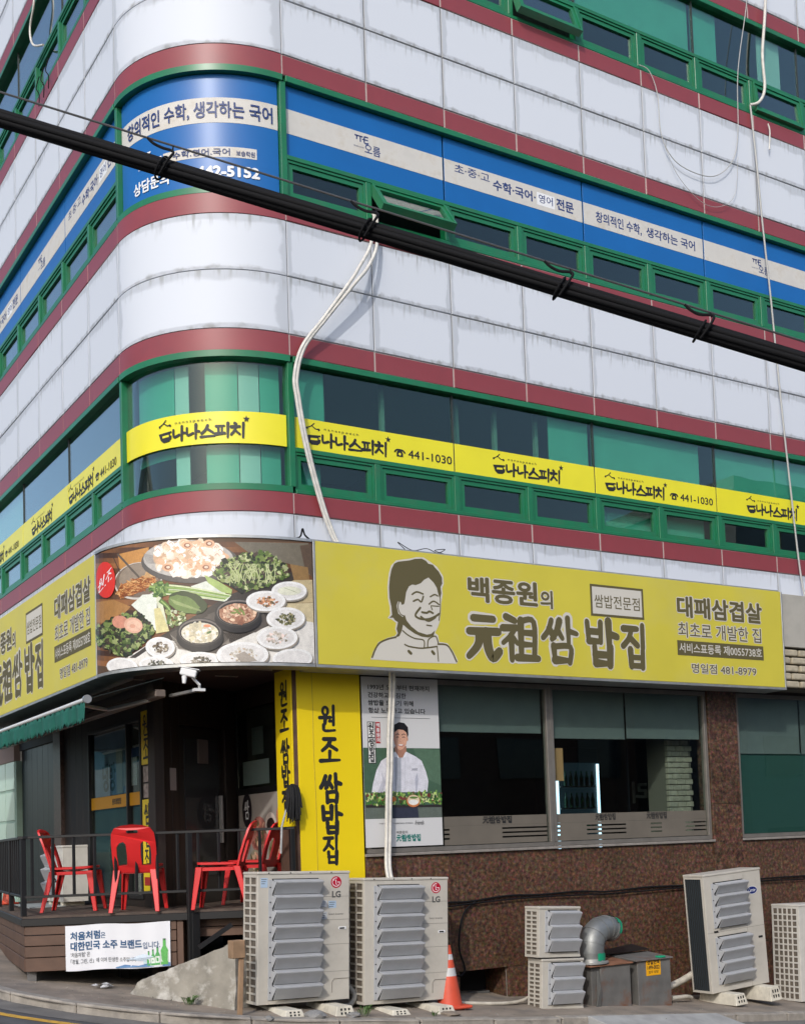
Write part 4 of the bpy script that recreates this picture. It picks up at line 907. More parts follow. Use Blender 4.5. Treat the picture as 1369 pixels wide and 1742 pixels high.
# vent recess
mv = mat('vent_black', (.012, .012, .012), .9)
ve = MB(); ve.box(2.04, 2.78, .50, .52, -.9, .3); ve.box(2.03, 2.049, .0495, .5, -.9, .3); ve.build('vent_opening', mv, bld)
gra(2.752, 2.7695, .0495, .5, -.9, .224); mb = MB(); mb.box(2.05, 2.77, .26, .5, .226, .26); mb.build('vent_soffit', m_gra, bld)
for k in range(3): vg = MB(); vg.box(2.09 + k * .2, 2.28 + k * .2, .30, .42, -.35, -.08); vg.build('vent_block', mat('grey_block', (.12, .12, .115), .9, var=.2), bld, bevel=.004)
gra(6.385, 6.95, -.02, .24, -1.2, 2.2); gra(6.385, 6.95, -.02, .24, 2.2, 3.84)
for a, b in ((6.955, 8.1), (8.1, 9.25), (9.25, 10.4), (10.4, 11.5), (11.5, 12.6), (12.6, 13.6)):
    gra(a, b, .0, .049, -1.4, .225); gra(a, b, .0, .049, .225, 1.665)
mb = MB(); mb.box(.79, 6.4, -.035, .12, 1.667, 1.70); mb.build('window_sill', m_sill, bld, bevel=.004); mb = MB(); mb.box(6.94, 13.6, -.035, .12, 1.667, 1.70); mb.build('window_sill', m_sill, bld, bevel=.004)
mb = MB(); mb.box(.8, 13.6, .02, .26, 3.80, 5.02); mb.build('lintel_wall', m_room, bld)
def shop_window(x0, x1, z0, z1, name='shop_window'):
    mb = MB(); t = .055
    for q in ((x0, x1, z0, z0 + t), (x0, x1, z1 - t, z1), (x0, x0 + t, z0 + t, z1 - t), (x1 - t, x1, z0 + t, z1 - t)): mb.box(q[0], q[1], .012, .10, q[2], q[3])
    o = mb.build(name, m_frm, bld, bevel=.004); p = MB(); p.box(x0 + t - .004, x1 - t + .004, .055, .063, z0 + t - .004, z1 - t + .004); p.build('pane', m_sg, o); return o
w1 = shop_window(.84, 3.585, 1.702, 3.80); w2 = shop_window(3.59, 6.38, 1.702, 3.80); w3 = shop_window(6.96, 9.7, 1.702, 3.80); w4 = shop_window(9.71, 13.0, 1.702, 3.8)
for x0, x1, zb, o in ((1.93, 3.5, 3.19, w1), (3.70, 4.92, 3.13, w2), (4.955, 6.30, 3.145, w2), (7.03, 8.36, 2.95, w3), (8.40, 9.6, 2.95, w3)):
    mb = MB(); mb.box(x0, x1, .10, .106, zb, 3.76); mb.box(x0, x1, .097, .111, zb - .022, zb); mb.build('roller_blind', m_roll, o)
mb = MB(); mb.box(7.03, 9.6, .12, .126, 1.76, 2.95); mb.build('green_screen', mat('bottle_green_screen', srgb(52, 92, 84), .7), w3)
# frosted lower band: film with clear slots and lettering
m_fros = mat('frosted_film', (0.135, 0.118, 0.095), .75, var=.1, vscale=3)
def frost(x0, x1, zt, o):
    mb = MB(); z = 1.765; mb.box(x0, x1, .050, .053, 2.0, zt); n = int((x1 - x0) / .8); seg = (x1 - x0) / n
    for r_ in range(4):
        z0 = 1.80 + r_ * .055; mb.box(x0, x1, .050, .053, z0, z0 + .034)
        if r_ < 3:
            for k in range(n): a = x0 + k * seg + seg * (.32 if k % 2 else .05); mb.box(a, a + seg * .5, .050, .053, z0 + .034, z0 + .055)
    mb.box(x0, x1, .050, .053, 1.765, 1.80); mb.build('frosted_band', m_fros, o)
frost(1.93, 3.5, 2.115, w1); frost(3.67, 6.31, 2.115, w2)
fw_ = lambda x, z, l=0: Vector((x, .0465 - l, z))
for x0, x1, o in ((2.50, 2.96, w1), (4.30, 4.66, w2), (5.20, 5.58, w2)):
    mb = MB(); brush_text(mb, '元祖쌈밥집', x0, x1, 2.02, 2.105, fw_, .16); mb.build('lettering', m_blk, o)
# dining room behind
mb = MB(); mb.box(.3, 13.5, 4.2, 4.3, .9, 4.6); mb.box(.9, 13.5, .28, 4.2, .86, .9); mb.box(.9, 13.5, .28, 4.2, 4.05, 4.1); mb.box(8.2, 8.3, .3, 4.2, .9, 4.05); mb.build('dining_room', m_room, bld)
fr = thing('drinks_fridge', 'tall drinks fridge with a lit blue-white edge, seen through the restaurant window', 'fridge', (6.42, 3.1, .9), group=None)
mb = MB(); mb.box(-.45, .45, -.02, .5, 0, 2.35); mb.build('cabinet', mat('fridge_black', (.02, .02, .022), .4), fr, bevel=.01)
for x in (-.44, .40): mb = MB(); mb.box(x, x + .035, -.06, -.03, .25, 2.08); mb.build('light_strip', mat('cool_light_strip', (.8, .9, 1), .5, emit=(.55, .8, 1.0), es=2.2), fr)
mb = MB(); mb.box(-.40, .39, -.028, -.021, .25, 2.1); mb.build('interior', mat('fridge_interior_glow', (.03, .04, .045), .5, emit=(.10, .22, .30), es=.05), fr)  # blue glow of the lit inside, put into the panel as emission
for z in (.55, .95, 1.35, 1.7): mb = MB(); mb.box(-.36, .36, -.05, -.025, z, z + .02); mb.build('shelf', m_alu, fr)
for z in (.57, .97, 1.37, 1.72):
    for k in range(6): mb = MB(); mb.lathe([(.03, 0), (.032, .14), (.014, .19), (.014, .24)], 8, (-.28 + k * .11, -.075, z)); mb.build('bottle', mat('bottle_glass_green', (.03, .12, .06), .2), fr)
bp = thing('brick_pier', 'white painted brick pier inside the restaurant at the right end of the window', 'pier', (0, 0, 0))
mbk = mat('painted_brick', (.42, .38, .30), .8, var=.2, vscale=9); mb = MB(); mb.box(5.92, 6.36, .36, .8, .9, 4.05); mb.build('pier_core', mat('mortar', (.2, .18, .15), .9), bp)
for r_ in range(26):
    for k in range(3):
        x0 = 5.90 + k * .165 - (.08 if r_ % 2 else 0); x1 = min(x0 + .155, 6.37); x0 = max(x0, 5.90); z0 = 1.7 + r_ * .08
        if x1 - x0 > .04: mb = MB(); mb.box(x0, x1, .34 - random.uniform(0, .006), .40, z0, z0 + .07); mb.build('brick', mbk, bp, bevel=.006)
nb = thing('notice_sheet', 'peach coloured paper sheet inside the restaurant window beside the mullion', 'paper'); mb = MB(); mb.box(3.71, 3.86, .12, .125, 2.55, 2.98); mb.build('sheet', mat('peach_paper', srgb(214, 160, 112), .8), nb)
# faint mirror image of a sign in the glass, modelled as a lettered board
ib = thing('mirror_image_board', 'dim mirror image of a sign in the restaurant glass, modelled as a board with reversed letters', 'sign'); mb = MB(); mb.box(6.9, 8.1, 2.35, 2.4, 2.05, 3.3); mb.build('board', mat('mirror_image_black', (.012, .012, .014), .6), ib)
mb = MB(); fit_text(mb, '부우리', 6.95, 8.05, 2.3, 2.65, lambda x, z, l=0: Vector((x, 2.345 - l, z)), .03, mirror=True); mb.build('lettering', mat('dim_grey_letters', (.40, .40, .40), .6), ib)

# ---- yellow corner pillar
pil = thing('pillar', 'yellow clad corner pillar with black vertical brush lettering', 'pillar')
m_py = mat('pillar_yellow', (0.83, 0.62, 0.008), .4, var=.03, vscale=1.5)
mb = MB(); mb.box(-.07, .78, .012, .45, -.6, 4.9); mb.build('core', mat('rusty_brown_steel', (.10, .055, .038), .7, var=.3, vscale=6), pil)
mb = MB(); mb.box(-.03, .785, -.006, .01, 1.30, 3.835); mb.build('front_panel', m_py, pil, bevel=.002)
mb = MB(); mb.box(-.088, -.072, .03, .462, 2.05, 3.86); mb.build('side_panel', m_py, pil, bevel=.002)
mb = MB()
for ch, zt, zb, x0, x1 in (('원', 3.433, 3.127, .24, .48), ('조', 3.069, 2.775, .235, .505), ('쌈', 2.64, 2.308, .224, .51), ('밥', 2.279, 1.945, .225, .508), ('집', 1.936, 1.602, .245, .475)): brush_text(mb, ch, x0, x1, zb, zt, lambda x, z, l=0: Vector((x, -.0075 - l, z)), .195, jit=.014)
mb.build('lettering', m_blk, pil)
mb = MB()
for ch, zt, zb in (('원', 3.724, 3.438), ('조', 3.409, 3.145), ('쌈', 3.054, 2.77), ('밥', 2.752, 2.50), ('집', 2.47, 2.22)): brush_text(mb, ch, .12, .36, zb, zt, lambda x, z, l=0: Vector((-.0895 - l, .46 - x, z)), .195, jit=.014)
mb.build('lettering', m_blk, pil)
mb = MB(); pp = [(.16, -.0085, 3.84), (.165, -.0085, 3.4), (.16, -.0085, 2.9), (.175, -.0085, 2.3), (.17, -.0085, 1.4)]; mb.tube([Vector(p) for p in pp], .0028, 5); mb.build('thin_cable', mat('cable_grey_yellow', (.35, .27, .03), .6), pil)

# ---- tall poster
pos = thing('poster', 'tall restaurant poster of a smiling chef in a white coat, between pillar and window', 'poster')
mb = MB(); mb.box(.812, 1.876, .002, .008, 1.775, 3.798); mb.build('sheet', mat('poster_white', (.62, .62, .62), .5), pos)
PF = lambda x, z, l=0: Vector((x, .0015 - l, z))
Q = Print(PF, 4e-6, 11)
Q.poly([(.812, 2.952), (1.876, 2.952), (1.876, 2.11), (.812, 2.11)], S_(68, 96, 76)); Q.poly([(1.5, 2.952), (1.876, 2.93), (1.876, 2.5), (1.62, 2.6)], S_(84, 112, 90))
Q.poly([(.812, 2.26), (1.876, 2.26), (1.876, 2.11), (.812, 2.11)], S_(96, 106, 98))
Q.poly([(1.188, 2.249), (1.536, 2.243), (1.546, 2.112), (1.183, 2.112)], S_(50, 54, 70))
Q.poly([(1.153, 2.855), (1.241, 2.905), (1.297, 2.843), (1.347, 2.839), (1.405, 2.906), (1.531, 2.85), (1.61, 2.8), (1.671, 2.66), (1.697, 2.551), (1.677, 2.424), (1.529, 2.42), (.91, 2.426), (.927, 2.513), (.983, 2.686), (1.051, 2.798)], S_(216, 216, 224))
Q.poly([(1.53, 2.42), (1.555, 2.56), (1.545, 2.66), (1.51, 2.58), (1.515, 2.42)], S_(178, 180, 194)); Q.poly([(.985, 2.42), (1.06, 2.55), (1.05, 2.67), (1.10, 2.55), (1.06, 2.42)], S_(186, 188, 200))
Q.poly([(1.235, 2.842), (1.325, 2.837), (1.31, 2.422), (1.223, 2.423)], S_(168, 172, 182))
for k in range(9): Q.line([(1.0 + .015 * k, 2.44 + .01 * k), (1.03 + .02 * k, 2.5 + .02 * k), (1.05 + .02 * k, 2.56 + .025 * k)], .006, S_(190, 190, 202))
Q.line([(1.38, 2.82), (1.365, 2.45)], .004, S_(186, 188, 198)); Q.poly([(1.24, 2.97), (1.404, 2.976), (1.40, 2.887), (1.347, 2.837), (1.297, 2.836), (1.241, 2.886)], S_(172, 124, 102))
Q.poly([(1.236, 2.91), (1.256, 2.90), (1.297, 2.84), (1.285, 2.83), (1.24, 2.87)], S_(228, 228, 234)); Q.poly([(1.405, 2.91), (1.385, 2.90), (1.35, 2.84), (1.36, 2.83), (1.412, 2.87)], S_(228, 228, 234))
Q.poly([(1.233, 3.138), (1.259, 3.173), (1.31, 3.182), (1.382, 3.17), (1.417, 3.128), (1.419, 3.065), (1.402, 2.995), (1.359, 2.944), (1.314, 2.927), (1.272, 2.949), (1.242, 2.999), (1.23, 3.062)], S_(214, 164, 138))
Q.poly([(1.233, 3.138), (1.25, 3.16), (1.26, 3.06), (1.262, 2.99), (1.285, 2.945), (1.25, 2.985), (1.23, 3.06)], S_(190, 138, 114))
Q.poly([(1.226, 3.188), (1.246, 3.232), (1.313, 3.265), (1.385, 3.254), (1.434, 3.204), (1.438, 3.115), (1.422, 3.077), (1.41, 3.14), (1.367, 3.171), (1.295, 3.176), (1.243, 3.138), (1.233, 3.075), (1.223, 3.112)], S_(26, 22, 24))
for a, b in ((1.262, 1.312), (1.344, 1.396)): Q.line([(a, 3.108), ((a + b) / 2, 3.122), (b, 3.11)], .009, S_(52, 40, 38)); Q.line([(a + .006, 3.078), ((a + b) / 2, 3.086), (b - .006, 3.079)], .009, S_(58, 40, 36))
Q.line([(1.322, 3.07), (1.312, 3.03), (1.338, 3.024)], .005, S_(176, 118, 96)); Q.ell(1.327, 2.985, .042, .014, S_(170, 88, 80), 14); Q.ell(1.327, 2.989, .034, .008, S_(240, 236, 230), 12)
Q.ell(1.422, 3.06, .01, .024, S_(200, 146, 122), 10)
Q.line([(1.47, 2.698), (1.55, 2.70)], .010, S_(90, 90, 110)); Q.line([(1.46, 2.683), (1.55, 2.683)], .004, S_(90, 90, 110))
Q.poly([(.828, 2.275), (1.873, 2.265), (1.879, 2.234), (.829, 2.243)], S_(46, 42, 42))
Q.scatter(420, lambda r: (r.uniform(.83, 1.87), r.uniform(2.275, 2.40 + r.uniform(0, .03))), (.008, .026), [S_(70, 120, 50), S_(120, 160, 70), S_(44, 84, 36), S_(170, 196, 110), S_(206, 214, 150), S_(110, 56, 50), S_(84, 110, 60)], .45)
Q.ell(1.475, 2.315, .095, .075, S_(196, 118, 70), 20); Q.ell(1.478, 2.325, .082, .062, S_(222, 206, 176), 20); Q.ell(1.475, 2.30, .07, .03, S_(232, 230, 224), 16); Q.ell(1.48, 2.355, .06, .014, S_(96, 130, 60), 12); Q.ell(1.19, 2.34, .05, .03, S_(206, 120, 60), 14)
Q.poly([(.876, 3.262), (.982, 3.262), (.982, 2.765), (.876, 2.765)], S_(20, 20, 20)); Q.poly([(.884, 3.254), (.974, 3.254), (.974, 2.773), (.884, 2.773)], S_(220, 220, 216)); Q.poly([(.988, 3.26), (1.05, 3.26), (1.05, 3.005), (.988, 3.005)], S_(168, 40, 46))
Q.poly([(.935, 3.317), (1.75, 3.317), (1.75, 3.313), (.935, 3.313)], S_(60, 60, 60))
Q.mb.build('photo_print', attr_mat('matte_photo_print', .5), pos)
PT = lambda x, z, l=0: Vector((x, .0015 - .0045 - l, z))
mb = MB()
for body, b in (('1993년 오픈부터 현재까지', (.899, 1.749, 3.645, 3.712)), ('건강하고 푸짐한', (.896, 1.419, 3.55, 3.615)), ('쌈밥을 드리기 위해', (.895, 1.518, 3.457, 3.524)), ('항상 노력하고 있습니다', (.896, 1.685, 3.367, 3.432))): fit_text(mb, body, *b, PT, .015)
brush_text(mb, '원조쌈밥집', .888, .970, 2.78, 3.25, lambda x, z, l=0: Vector((x, -.003 - l, z)), .15, vertical=True)
fit_text(mb, '더본코리아 | THEBORN KOREA', .996, 1.46, 2.04, 2.062, PT, .0); fit_text(mb, 'friends', 1.486, 1.614, 2.03, 2.08, PT, .0, shear=.35); fit_text(mb, '백종원의', 1.227, 1.378, 1.926, 1.961, PT, 0)
mb.build('lettering', m_blk, pos)
mb = MB(); fit_text(mb, '백종원의', .997, 1.041, 3.015, 3.25, PT, .02, vertical=True); mb.build('lettering', m_wl, pos)
mb = MB(); brush_text(mb, '元祖쌈밥집', 1.223, 1.569, 1.836, 1.914, lambda x, z, l=0: Vector((x, -.003 - l, z)), .17); mb.build('lettering', mat('teal_lettering', srgb(20, 120, 110), .5), pos)
# ================================================================ corner entrance: recess, deck, railing, chairs
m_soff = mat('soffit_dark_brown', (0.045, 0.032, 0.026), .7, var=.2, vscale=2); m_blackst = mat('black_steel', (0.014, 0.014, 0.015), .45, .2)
DZ = 1.16
inner = [tuple(E_(k / 24, 0, -.12))[:2] for k in range(25)]
mb = MB(); mb.prism([(-1.86, 8.3)] + inner + [(.75, -.33), (.75, 2.9), (-1.0, 2.9), (-1.0, 8.3)], 3.865, 3.93); mb.build('soffit', m_soff, bld)
for x, y in ((-1.1, .3), (-.5, .9), (-1.45, 1.5), (-1.5, 2.6), (-1.5, 3.7), (-.35, .25), (-1.5, 4.6)): mb = MB(); mb.box(x - .14, x + .14, y - .012, y + .012, 3.855, 3.866); mb.build('soffit_slot', mat('soffit_slot_pale', (.35, .33, .30), .6), bld)
def wall_strip(a, b, z0, z1, th, name, m, parent=bld, bev=.003):
    a = Vector((a[0], a[1], 0)); b = Vector((b[0], b[1], 0)); d = (b - a).normalized(); n_ = Vector((d.y, -d.x, 0)); mb = MB()
    P_ = [a, b, b - n_ * th, a - n_ * th]; mb.hexa([(p.x, p.y, z0) for p in P_] + [(p.x, p.y, z1) for p in P_]); return mb.build(name, m, parent, bevel=bev)
# side wall facing the side street, x = -1.2
XW = -1.2
def side(y0, y1, z0, z1, dx=0.0, th=.12): return ((XW - dx, y1), (XW - dx, y0), z0, z1, th)
# the wall panels run from the back (left in the picture) to the corner
for k in range(4): wall_strip(*side(4.05 + k * .3, 4.345 + k * .3, .2, 3.87), 'wood_panel', m_wood)
wall_strip(*side(1.46, 1.90, .2, 3.87), 'wood_panel', m_wood); wall_strip(*side(1.9, 4.05, 3.46, 3.87), 'wood_panel', m_wood); wall_strip(*side(1.9, 4.05, .2, 1.25), 'wood_panel', m_wood)
m_gdark = mat('granite_dark_pillar', (.085, .058, .05), .35, var=.35, vscale=20)
wall_strip(*side(5.26, 5.62, -.2, 3.87, .05, .3), 'granite_pier', m_gdark)
for k in range(7): wall_strip(*side(5.64 + k * .31, 5.945 + k * .31, .2, 3.5, -.05), 'shutter_panel', mat('black_shutter', (.014, .018, .018), .35, var=.2))
wall_strip(*side(5.64, 7.85, 3.5, 3.87, -.02), 'shutter_box', m_wood)
# entrance window
ew = wall_strip(*side(1.90, 1.95, 1.25, 3.46, .02, .1), 'entrance_window', m_blackst)
for y0, y1, z0, z1 in ((4.0, 4.05, 1.25, 3.46), (2.42, 2.46, 1.25, 3.46), (1.95, 4.0, 1.25, 1.30), (1.95, 4.0, 3.42, 3.46)): wall_strip(*side(y0, y1, z0, z1, .02, .1), 'frame', m_blackst, ew)
wall_strip(*side(1.95, 4.0, 1.30, 3.42, -.02, .008), 'pane', m_sg, ew)
wall_strip(*side(1.95, 4.0, 2.40, 2.56, -.012, .003), 'yellow_band', mat('amber_band', srgb(206, 146, 20), .5), ew)
wall_strip(*side(2.5, 3.95, 2.57, 3.40, -.05, .004), 'blue_print', mat('blue_grey_print', srgb(140, 164, 204), .6, var=.25, vscale=2), ew)
wall_strip(*side(1.96, 4.0, 1.3, 2.38, -.05, .004), 'grey_screen', mat('grey_green_screen', srgb(92, 100, 92), .7), ew)
ww = lambda x, z, l=0: Vector((XW + .044 - l, 4.0 - x, z))
mb = MB(); fit_text(mb, '냉방', .40, .95, 2.62, 3.0, ww, .03); mb.build('lettering', mat('dark_blue_letters', srgb(28, 34, 58), .6), ew)
for y0, y1, z0, z1 in ((2.75, 3.0, 2.58, 3.15), (2.2, 2.4, 2.65, 3.05), (2.5, 2.72, 2.66, 2.95)): wall_strip(*side(y0, y1, z0, z1, -.035, .003), 'paper_notice', mat('notice_paper', (.5, .52, .54), .7), ew)
wall_strip(*side(2.0, 2.38, 3.0, 3.12, -.03, .003), 'blue_notice', mat('blue_notice_print', srgb(46, 66, 130), .6), ew)
mb = MB(); fit_text(mb, '원조쌈밥집', .9, 1.25, 2.44, 2.52, lambda x, z, l=0: Vector((XW + .008 - l, 4.0 - x, z)), .02); mb.build('lettering', m_blk, ew)
# yellow vertical boards beside the window
vb = thing('shop_sign', 'narrow yellow board with vertical black letters beside the entrance window', 'sign')
for z0, z1 in ((2.87, 3.52), (1.35, 2.45)): wall_strip(*side(1.52, 1.86, z0, z1, .02, .018), 'board', m_py, vb)
vf = lambda x, z, l=0: Vector((XW - .0215 - l, 1.86 - x, z)); mb = MB(); brush_text(mb, '원조', .07, .27, 2.92, 3.48, vf, .15, vertical=True); brush_text(mb, '쌈밥집', .07, .27, 1.6, 2.4, vf, .15, vertical=True); mb.build('lettering', m_blk, vb)
for z0, z1 in ((2.66, 2.85), (2.47, 2.64)): wall_strip(*side(1.55, 1.83, z0, z1, .012, .006), 'notice', mat('menu_photo', (.34, .28, .25), .6, var=.5, vscale=14), vb)
wall_strip(*side(1.56, 1.82, 1.42, 1.52, .0235, .002), 'red_label', mat('red_label', srgb(170, 40, 36), .5), vb)
# angled entrance wall with the door
A_, B_ = Vector((-1.2, 1.46, 0)), Vector((.2, 2.33, 0)); dd = (B_ - A_).normalized()
def ang(t0, t1, z0, z1, th=.1, off=0.0, name='wood_panel', m=m_wood, parent=bld):
    n_ = Vector((dd.y, -dd.x, 0)); a, b = A_ + dd * t0 + n_ * off, A_ + dd * t1 + n_ * off; return wall_strip((a.x, a.y), (b.x, b.y), z0, z1, th, name, m, parent)
for k in range(3): ang(k * .16, k * .16 + .155, .3, 3.87)
ang(1.42, 1.65, .3, 3.87); ang(.48, 1.42, 3.36, 3.87)
door = ang(.49, 1.41, DZ, 3.35, .05, -.03, 'entrance_door', mat('door_black_brown', (.02, .016, .014), .4)); ang(.60, 1.30, 1.5, 3.2, .02, -.022, 'door_glass', mat('door_dark_glass', (.03, .033, .035), .08), door); ang(1.28, 1.31, 1.9, 2.5, .05, .03, 'handle', m_alu, door)
ang(.28, .40, 2.55, 2.82, .004, .006, 'notice', mat('notice_paper2', (.3, .28, .26), .7)); ang(.86, 1.06, 2.9, 3.2, .06, .0, 'wall_box', mat('brown_box', (.12, .1, .09), .6))
# glazed side beside the pillar
gw = wall_strip((.2, 2.33), (.2, 2.27), DZ - .9, 3.87, .06, 'side_window', m_blackst)
wall_strip((.2, 2.27), (.2, .46), 3.60, 3.87, .06, 'frame', m_wood, gw); wall_strip((.2, 2.27), (.2, .46), 2.50, 2.58, .06, 'frame', m_blackst, gw)
wall_strip((.2, 2.27), (.2, .46), 2.58, 3.60, .006, 'pane', m_sg, gw)
wall_strip((.198, 2.27), (.198, .46), .3, 2.50, .04, 'menu_panel', mat('menu_panel_beige', (.33, .30, .27), .6, var=.12, vscale=3), gw)
gf = lambda x, z, l=0: Vector((.196 - l, 2.27 - x, z)); GP = Print(gf, 8e-6, 3)
GP.ell(.27, 2.30, .15, .22, S_(40, 34, 40), 20)
for x, y, rx, c in ((.62, 1.98, .26, (170, 110, 100)), (.98, 2.1, .17, (206, 196, 186)), (1.35, 2.2, .2, (190, 120, 90)), (1.1, 1.75, .2, (120, 110, 80)), (.5, 1.6, .22, (150, 140, 120)), (1.45, 1.8, .2, (96, 110, 70))):
    GP.ell(x, y, rx, rx * .9, S_(*c), 18); GP.scatter(40, in_ell(x, y, rx * .8, rx * .7), (.02, .05), [S_(190, 120, 104), S_(140, 80, 70), S_(90, 84, 56), S_(220, 180, 150)]) if c[0] < 200 else GP.ell(x, y, rx * .7, rx * .5, S_(50, 36, 34), 16)
GP.mb.build('menu_print', attr_mat('matte_photo_print'), gw); mb = MB(); brush_text(mb, '쌈', .19, .35, 2.18, 2.42, lambda x, z, l=0: Vector((.192 - l, 2.27 - x, z)), .12); mb.build('lettering', m_wl, gw)
for y0, y1, z0, z1, m in ((1.4, 2.2, 2.62, 2.93, 'a'), (1.55, 1.9, 3.0, 3.35, 'b')): wall_strip((.24, y1), (.24, y0), z0, z1, .004, 'paper_notice', mat('notice_paper' if m == 'a' else 'notice_grey', (.5, .52, .5) if m == 'a' else (.2, .22, .22), .7), gw)
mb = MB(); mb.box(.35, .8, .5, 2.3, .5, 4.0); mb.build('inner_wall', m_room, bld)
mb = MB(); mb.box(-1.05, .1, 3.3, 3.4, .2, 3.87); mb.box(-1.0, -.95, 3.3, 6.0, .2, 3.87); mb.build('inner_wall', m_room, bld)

# neighbouring shop front further along the side street
nbs = thing('neighbour_shop', 'pale green glazed shop front at the far left edge behind the deck', 'shop')
wall_strip((XW - .02, 11.5), (XW - .02, 7.9), .1, 3.35, .1, 'backing', mat('shop_pale_green', srgb(150, 176, 162), .6, var=.1), nbs)
for k in range(6):
    for z in (.9, 1.4, 1.9, 2.4, 2.9): wall_strip((XW - .03, 8.55 + k * .6), (XW - .03, 7.98 + k * .6), z, z + .46, .008, 'glass_block', mat('glass_block_green', srgb(176, 204, 192), .15), nbs)
wall_strip((XW - .05, 11.5), (XW - .05, 7.9), 3.35, 3.87, .1, 'fascia', mat('neighbour_fascia', (.3, .22, .19), .7), nbs)

# ---------------------------------------------------------------- deck
P1 = Vector((-2.75, 1.4)); P2 = Vector((-.12, -.08)); DD = (P2 - P1).normalized(); DN = Vector((DD.y, -DD.x)); DL = (P2 - P1).length
P0 = Vector((-2.09, 6.0)); D0 = (P0 - P1).normalized(); N0 = Vector((-D0.y, D0.x))
def onD(t, z, o=0.0): p = P1 + DD * t + DN * o; return Vector((p.x, p.y, z))
def on0(t, z, o=0.0): p = P1 + D0 * t + N0 * o; return Vector((p.x, p.y, z))
deck = thing('deck', 'dark timber deck with boarded skirt on the street corner under the red chairs', 'deck')
m_dk = mat('weathered_deck_timber', (.085, .060, .046), .75, var=.35, vscale=5, stretch=(1, 1, 1), dark=(.03, .025, .02), dscale=7, damt=.6, bump=.3, bscale=30); m_sk = mat('brown_stained_board', (.105, .058, .038), .6, var=.22, vscale=3, bump=.15, bscale=20)
def clip(poly, p, n):
    out = []
    for a, b in zip(poly, poly[1:] + poly[:1]):
        da, db = (a - p).dot(n), (b - p).dot(n)
        if da >= 0: out.append(a)
        if (da >= 0) != (db >= 0): out.append(a + (b - a) * (da / (da - db)))
    return out
DP = [P1, P2, Vector((.17, -.05)), Vector((.17, 2.3)), Vector((-1.22, 1.44)), Vector((-1.22, 6.0)), P0]
for k in range(44):
    o0, o1 = -k * .143, -(k + 1) * .143 + .006
    q = clip(clip(DP, P1 + DN * o0, -DN), P1 + DN * o1, DN)
    if len(q) > 2: mb = MB(); mb.prism([(p.x, p.y) for p in q], DZ - .028, DZ + random.uniform(-.002, .002)); mb.build('deck_board', m_dk, deck)
def dbox(t0, t1, z0, z1, o0, o1, name, m, par, f=onD, bev=.004):
    mb = MB(); mb.hexa([f(t0, z0, o1), f(t1, z0, o1), f(t1, z0, o0), f(t0, z0, o0), f(t0, z1, o1), f(t1, z1, o1), f(t1, z1, o0), f(t0, z1, o0)]); return mb.build(name, m, par, bevel=bev)
dbox(-.02, DL, DZ - .11, DZ - .03, -.06, .012, 'edge_beam', m_blackst, deck); dbox(0, 4.6, DZ - .11, DZ - .03, -.06, .012, 'edge_beam', m_blackst, deck, on0)
for k, (z0, z1) in enumerate(((.55, .70), (.705, .825), (.83, .945), (.95, 1.05))):
    dbox(.015, 1.665, z0, z1 - .004, -.05, -.012 + random.uniform(-.003, .003), 'skirt_board', m_sk, deck); dbox(.015, 4.5, z0, z1 - .004, -.05, -.012 + random.uniform(-.003, .003), 'skirt_board', m_sk, deck, on0)
dbox(1.67, 1.74, .55, 1.05, -.3, -.02, 'skirt_board', m_sk, deck)
for z0, z1 in ((.85, .955), (.96, 1.05)): dbox(1.9, 2.95, z0, z1 - .004, -.2, -.16, 'skirt_board', m_sk, deck)
for t in (.06, 1.6): mb = MB(); p = onD(t, 0, -.1); mb.box(p.x - .04, p.x + .04, p.y - .04, p.y + .04, gz(p.x, p.y) - .02, .6); mb.build('support_leg', mat('grey_steel_leg', (.16, .155, .15), .6, var=.2), deck)
for t in (.9, 2.4): mb = MB(); p = onD(t, 0, -.9); mb.box(p.x - .05, p.x + .05, p.y - .05, p.y + .05, gz(p.x, p.y) - .02, 1.05); mb.build('support_leg', m_blackst, deck)

rail = thing('railing', 'black steel railing round the edge of the timber deck', 'railing')
def pbar(a, b, w_, name='baluster', h_=None): mb = MB(); mb.bar(a, b, w_, h_ or w_); return mb.build(name, m_blackst, rail, bevel=.003)
pbar(onD(-.05, 2.03, -.03), onD(DL - .02, 2.03, -.03), .05, 'top_rail', .03); pbar(onD(-.02, 1.37, -.03), onD(DL - .02, 1.37, -.03), .04, 'lower_rail', .03)
pbar(on0(-.02, 2.03, -.03), on0(4.6, 2.03, -.03), .05, 'top_rail', .03); pbar(on0(0, 1.37, -.03), on0(4.6, 1.37, -.03), .04, 'lower_rail', .03)
for t in (0.0, DL - .05): pbar(onD(t, DZ, -.03), onD(t, 2.016, -.03), .055, 'post')
pbar(onD(1.825, .56, .012), onD(1.825, 2.016, .012), .06, 'post'); pbar(onD(1.87, .58, .0), onD(1.87, 1.13, .0), .09, 'post')
for t in (1.6, 3.2, 4.55): pbar(on0(t, DZ, -.03), on0(t, 2.016, -.03), .05, 'post')
for k in range(12):
    t = .097 + k * .228
    if abs(t - 1.825) > .06: pbar(onD(t, 1.385, -.03), onD(t, 2.016, -.03), .03)
for k in range(19):
    t = .2 + k * .23
    if min(abs(t - q) for q in (1.6, 3.2)) > .05: pbar(on0(t, 1.385, -.03), on0(t, 2.016, -.03), .03)

